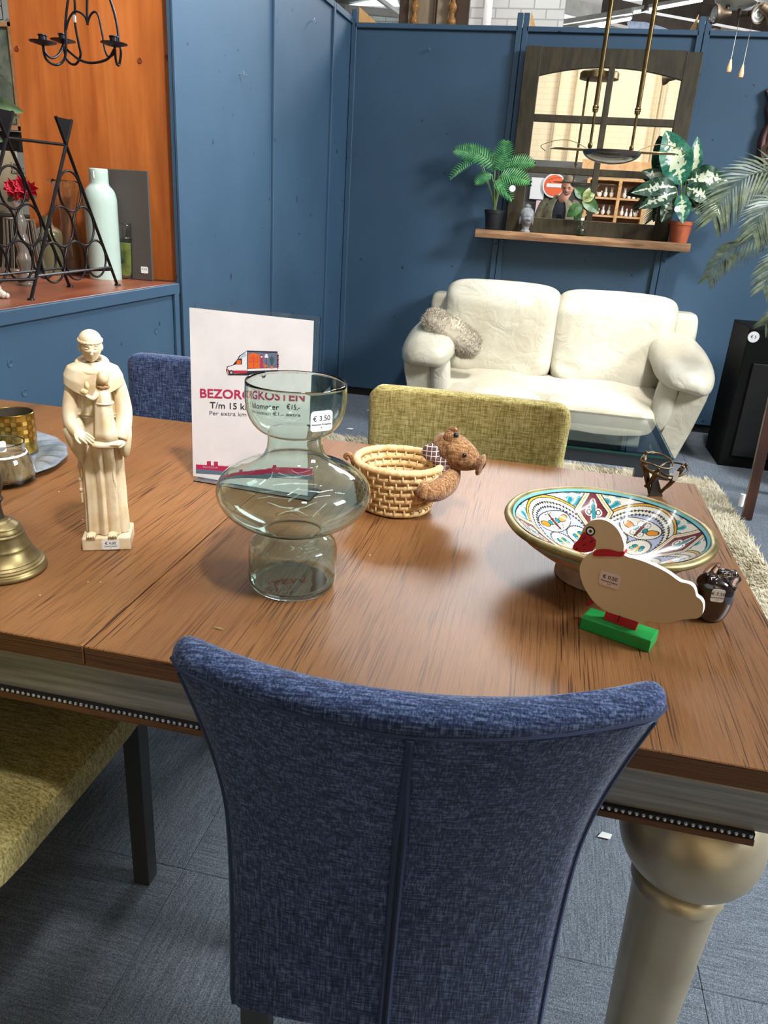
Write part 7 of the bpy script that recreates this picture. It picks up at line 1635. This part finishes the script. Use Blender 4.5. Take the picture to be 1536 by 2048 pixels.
# ================================================================ THE PHOTOGRAPHER (only seen in the mirror)
fwd = Vector((-0.17205, 0.91302, -0.36984)); cup = Vector((-0.13427, 0.35020, 0.92700)); crt = Vector((0.97589, 0.20915, 0.06234))
ph = CAM - fwd * 0.020
phT = Matrix(((crt.x, cup.x, -fwd.x, ph.x), (crt.y, cup.y, -fwd.y, ph.y), (crt.z, cup.z, -fwd.z, ph.z), (0, 0, 0, 1)))
phn = thing('smartphone', 'dark smartphone held in both hands seen in the mirror', 'phone', ph)
b = MB(); b.bbox((0.022, -0.058, 0), (0.072, 0.148, 0.008), 0.003, phT); b.build('phone_body', mat('dark_phone', (24, 26, 32), 0.2), phn, world=True)
b = MB(); b.lathe([(0.0005, 0.0045), (0.0065, 0.0045), (0.007, 0.0055), (0.0005, 0.006)], 16, phT @ Matrix.Rotation(PI, 4, 'Y') @ TR(-0.040, 0, 0)); b.build('phone_camera', M['black'], phn, world=True)
fcp = MV(1136, 373, -0.34)
print('face', fcp)
X0p = fcp.x
ps = thing('person', 'person in olive jacket and dark shirt looking down at a phone, seen in the mirror', 'person', (X0p - 0.02, -0.50, 0))
skin = mat('skin', (206, 150, 126), 0.5, sss=0.1, sss_scale=0.01)
jk = noisy('olive_jacket', (104, 98, 76), (134, 128, 104), 0.85, scale=20); shm = mat('dark_shirt', (30, 32, 42), 0.85); trm = mat('dark_jeans', (40, 48, 66), 0.9)
hz_ = fcp.z; shz = hz_ - 0.185; bx_0 = X0p - 0.07; byc = -0.48
def rr(z, x, y, w, d, k=32): return [(x + w * math.copysign(abs(math.cos(t)) ** 0.85, math.cos(t)), y + d * math.copysign(abs(math.sin(t)) ** 0.85, math.sin(t)), z) for t in np.linspace(0, 2 * PI, k + 1)[:-1]]
b = MB(); b.loft([rr(0.90, bx_0, byc - .02, .175, .125), rr(1.05, bx_0, byc - .01, .165, .120), rr(1.20, bx_0, byc, .185, .125), rr(shz - .12, bx_0, byc + .02, .205, .125), rr(shz - .04, bx_0, byc + .03, .195, .105), rr(shz, bx_0, byc + .04, .12, .08), rr(shz + .03, bx_0, byc + .05, .06, .06)]); b.build('shirt', shm, ps, world=True, angle=0)
# jacket: open front shell around the torso
def jacket(u, v):
    a = PI / 2 + math.radians(22) + u * (2 * PI - math.radians(44)); z = np.interp(v, [0, .3, .7, .9, 1], [0.80, 1.05, shz - .12, shz - .01, shz + .04]); w = np.interp(v, [0, .3, .7, .9, 1], [.215, .20, .232, .175, .085]); d = np.interp(v, [0, .3, .7, .9, 1], [.160, .150, .150, .115, .085]); y0 = np.interp(v, [0, 1], [byc - .02, byc + .04])
    f = 1 + 0.012 * math.sin(a * 9 + z * 14); return (bx_0 + w * math.cos(a) * f, y0 + d * math.sin(a) * f, z)
b = MB(); b.grid(jacket, 64, 24); o = b.build('jacket', jk, ps, world=True, angle=0, fix=False); mod(o, 'SOLIDIFY', thickness=0.012); mod(o, 'SUBSURF', levels=1, render_levels=1)
b = MB(); b.tube(smooth_path([(bx_0 - .065, byc + .10, shz - .03), (bx_0 - .08, byc + .03, shz + .045), (bx_0, byc - .03, shz + .06), (bx_0 + .08, byc + .03, shz + .045), (bx_0 + .065, byc + .10, shz - .03)], 6), 0.022, 10); b.build('jacket_collar', jk, ps, world=True)
# hands on the phone: palms at both lower sides
gripR = phT @ Vector((0.066, -0.095, 0.012)); gripL = phT @ Vector((-0.022, -0.095, 0.012))
for s, grip in ((1, gripR), (-1, gripL)):
    shd = Vector((bx_0 + s * 0.20, byc + 0.02, shz - .05)); wr2 = grip + Vector((s * 0.055, -0.055, -0.065)); elb = Vector((bx_0 + s * 0.29, byc + 0.06, shz - .36))
    g = MB(); pth = smooth_path([shd + Vector((-s * .05, 0, .02)), shd, (shd + elb) / 2 + Vector((s * .01, -.01, 0)), elb, (elb + wr2) / 2 + Vector((s * .005, 0, -.01)), wr2], 6); n_ = len(pth)
    g.tube(pth, list(np.interp(np.linspace(0, 1, n_), [0, .2, .45, .6, .8, 1], [.060, .068, .060, .056, .048, .038])), 20); g.build('jacket_sleeve', jk, ps, world=True, angle=0)
    # hand: palm + five fingers curling round the phone edge
    g = MB(); pal = (wr2 + grip) / 2 + Vector((0, 0.004, 0.0)); d = (grip - wr2).normalized(); upv = (-fwd); upv = (upv - d * upv.dot(d)).normalized(); sd = d.cross(upv)
    T_ = Matrix(((d.x, sd.x, upv.x, pal.x), (d.y, sd.y, upv.y, pal.y), (d.z, sd.z, upv.z, pal.z), (0, 0, 0, 1))); g.sell((0, 0, 0), (0.050, 0.040, 0.016), p=(2.6, 2.2), n=(24, 14), T=T_)
    g.tube([wr2 - d * 0.05, wr2 + d * 0.02], [0.026, 0.026], 14)
    for i in range(4):
        k0 = phT @ Vector(((0.060 + 0.006) * 1 if s > 0 else -0.016, -0.070 - i * 0.021, 0.010)); base_f = pal + d * 0.030 + sd * ((i - 1.5) * -0.017 * s); ln5 = [0.9, 1.0, 0.95, 0.8][i]
        edge = Vector(k0) + crt * (s * 0.010); tipf = phT @ Vector(((0.040 if s > 0 else 0.004) + s * (1 - ln5) * 0.02, -0.070 - i * 0.021, -0.011))
        g.tube(smooth_path([base_f, edge + (-fwd) * 0.004, edge + fwd * 0.012, tipf], 4), [0.0095, .0095, .0092, .009, .009, .0088, .0086, .0085, .0083, .008, .0078, .0075, .006], 10)
    tb_ = phT @ Vector((0.045 if s > 0 else 0.0, -0.075, 0.014)); g.tube(smooth_path([pal - sd * 0.0 + upv * .008, pal + (Vector(tb_) - pal) * .55 + upv * .012, tb_], 5), [.013, .0125, .012, .0115, .011, .0108, .0105, .010, .0095, .009, .007], 10)
    g.build('hand', skin, ps, world=True, angle=0)
# head and neck
HT3 = Matrix.Translation(fcp) @ Matrix.Rotation(math.radians(8), 4, 'Z') @ Matrix.Rotation(math.radians(-24), 4, 'X')
def hf(w, q):
    w = Vector(w); f = max(0, q.y); w.x *= 1 - 0.26 * max(0, -q.z) ** 1.6
    w.y += 0.022 * f ** 10 * math.exp(-((q.z + .12) / .17) ** 2) * math.exp(-(q.x / .2) ** 2); w.y += 0.005 * f ** 3 * math.exp(-((q.z - .18) / .09) ** 2)
    for s in (-1, 1): w.y -= 0.010 * f * math.exp(-(((q.x - s * .38) / .17) ** 2 + ((q.z - 0.02) / .09) ** 2))
    w.y += 0.005 * f * math.exp(-((q.x / .26) ** 2 + ((q.z + .50) / .05) ** 2)); w.y -= 0.004 * f * math.exp(-((q.x / .26) ** 2 + ((q.z + .545) / .02) ** 2)); w.y += 0.008 * f * math.exp(-((q.x / .3) ** 2 + ((q.z + .86) / .14) ** 2)); return w
g = MB(); g.sell((0, 0, 0), (0.076, 0.096, 0.118), n=(64, 48), fn=hf, T=HT3)
g.tube([fcp + Vector((0, -.02, -.06)), Vector((bx_0, byc + .05, shz - .02))], [0.058, 0.066], 20)
hd9 = g.build('head', skin, ps, world=True, angle=0)
for s in (-1, 1):
    g = MB(); g.sell((s * 0.077, -0.006, -0.002), (0.010, 0.020, 0.032), n=(14, 12), T=HT3); g.build('ear', skin, hd9, world=True)
    g = MB(); g.sell((s * 0.030, 0.080, 0.004), (0.013, 0.008, 0.008), n=(14, 10), T=HT3); g.build('eye', mat('eye_shade', (70, 50, 44), 0.4), hd9, world=True)
    g = MB(); g.tube([HT3 @ Vector((s * 0.014, 0.094, 0.024)), HT3 @ Vector((s * 0.030, 0.093, 0.030)), HT3 @ Vector((s * 0.046, 0.083, 0.025))], 0.004, 6); g.build('eyebrow', mat('brown_hair_brow', (96, 74, 56), 0.8), hd9, world=True)
g = MB(); g.sell((0, 0.089, -0.060), (0.024, 0.007, 0.006), n=(14, 8), T=HT3); g.build('mouth', mat('lips', (176, 104, 96), 0.5), hd9, world=True)
g = MB(); g.sell((0, -0.012, 0.026), (0.084, 0.100, 0.108), n=(48, 32), T=HT3, fn=lambda w, q: Vector((w.x, w.y - 0.030 * max(0, q.y) * (1 if q.z < .35 else 0.2), max(w.z, -0.04 if q.y < 0 else 0.028))) * (1 + 0.02 * noise.noise(Vector(q) * 6))); g.build('hair', noisy('greying_short_hair', (96, 80, 64), (150, 134, 116), 0.85, scale=90), ps, world=True, angle=0)
# trousers and shoes
g = MB(); g.loft([rr(0.74, bx_0, byc - .03, .150, .115), rr(0.84, bx_0, byc - .03, .172, .125), rr(0.95, bx_0, byc - .02, .165, .115)])
for s in (-1, 1): g.loft([rr(z, bx_0 + s * x, byc - .02 + y, w, w * 1.05, 20) for z, x, w, y in ((0.84, .075, .092, -.01), (0.68, .088, .082, 0), (0.48, .095, .062, .01), (0.30, .098, .058, 0), (0.07, .10, .050, -.01))])
g.build('trousers', trm, ps, world=True, angle=0)
for s in (-1, 1): g = MB(); g.sell((bx_0 + s * .10, byc + 0.03, 0.045), (0.048, 0.135, 0.042), p=(2.6, 2.6), n=(28, 14)); g.build('shoe', mat('dark_shoe', (36, 30, 28), 0.6), ps, world=True)
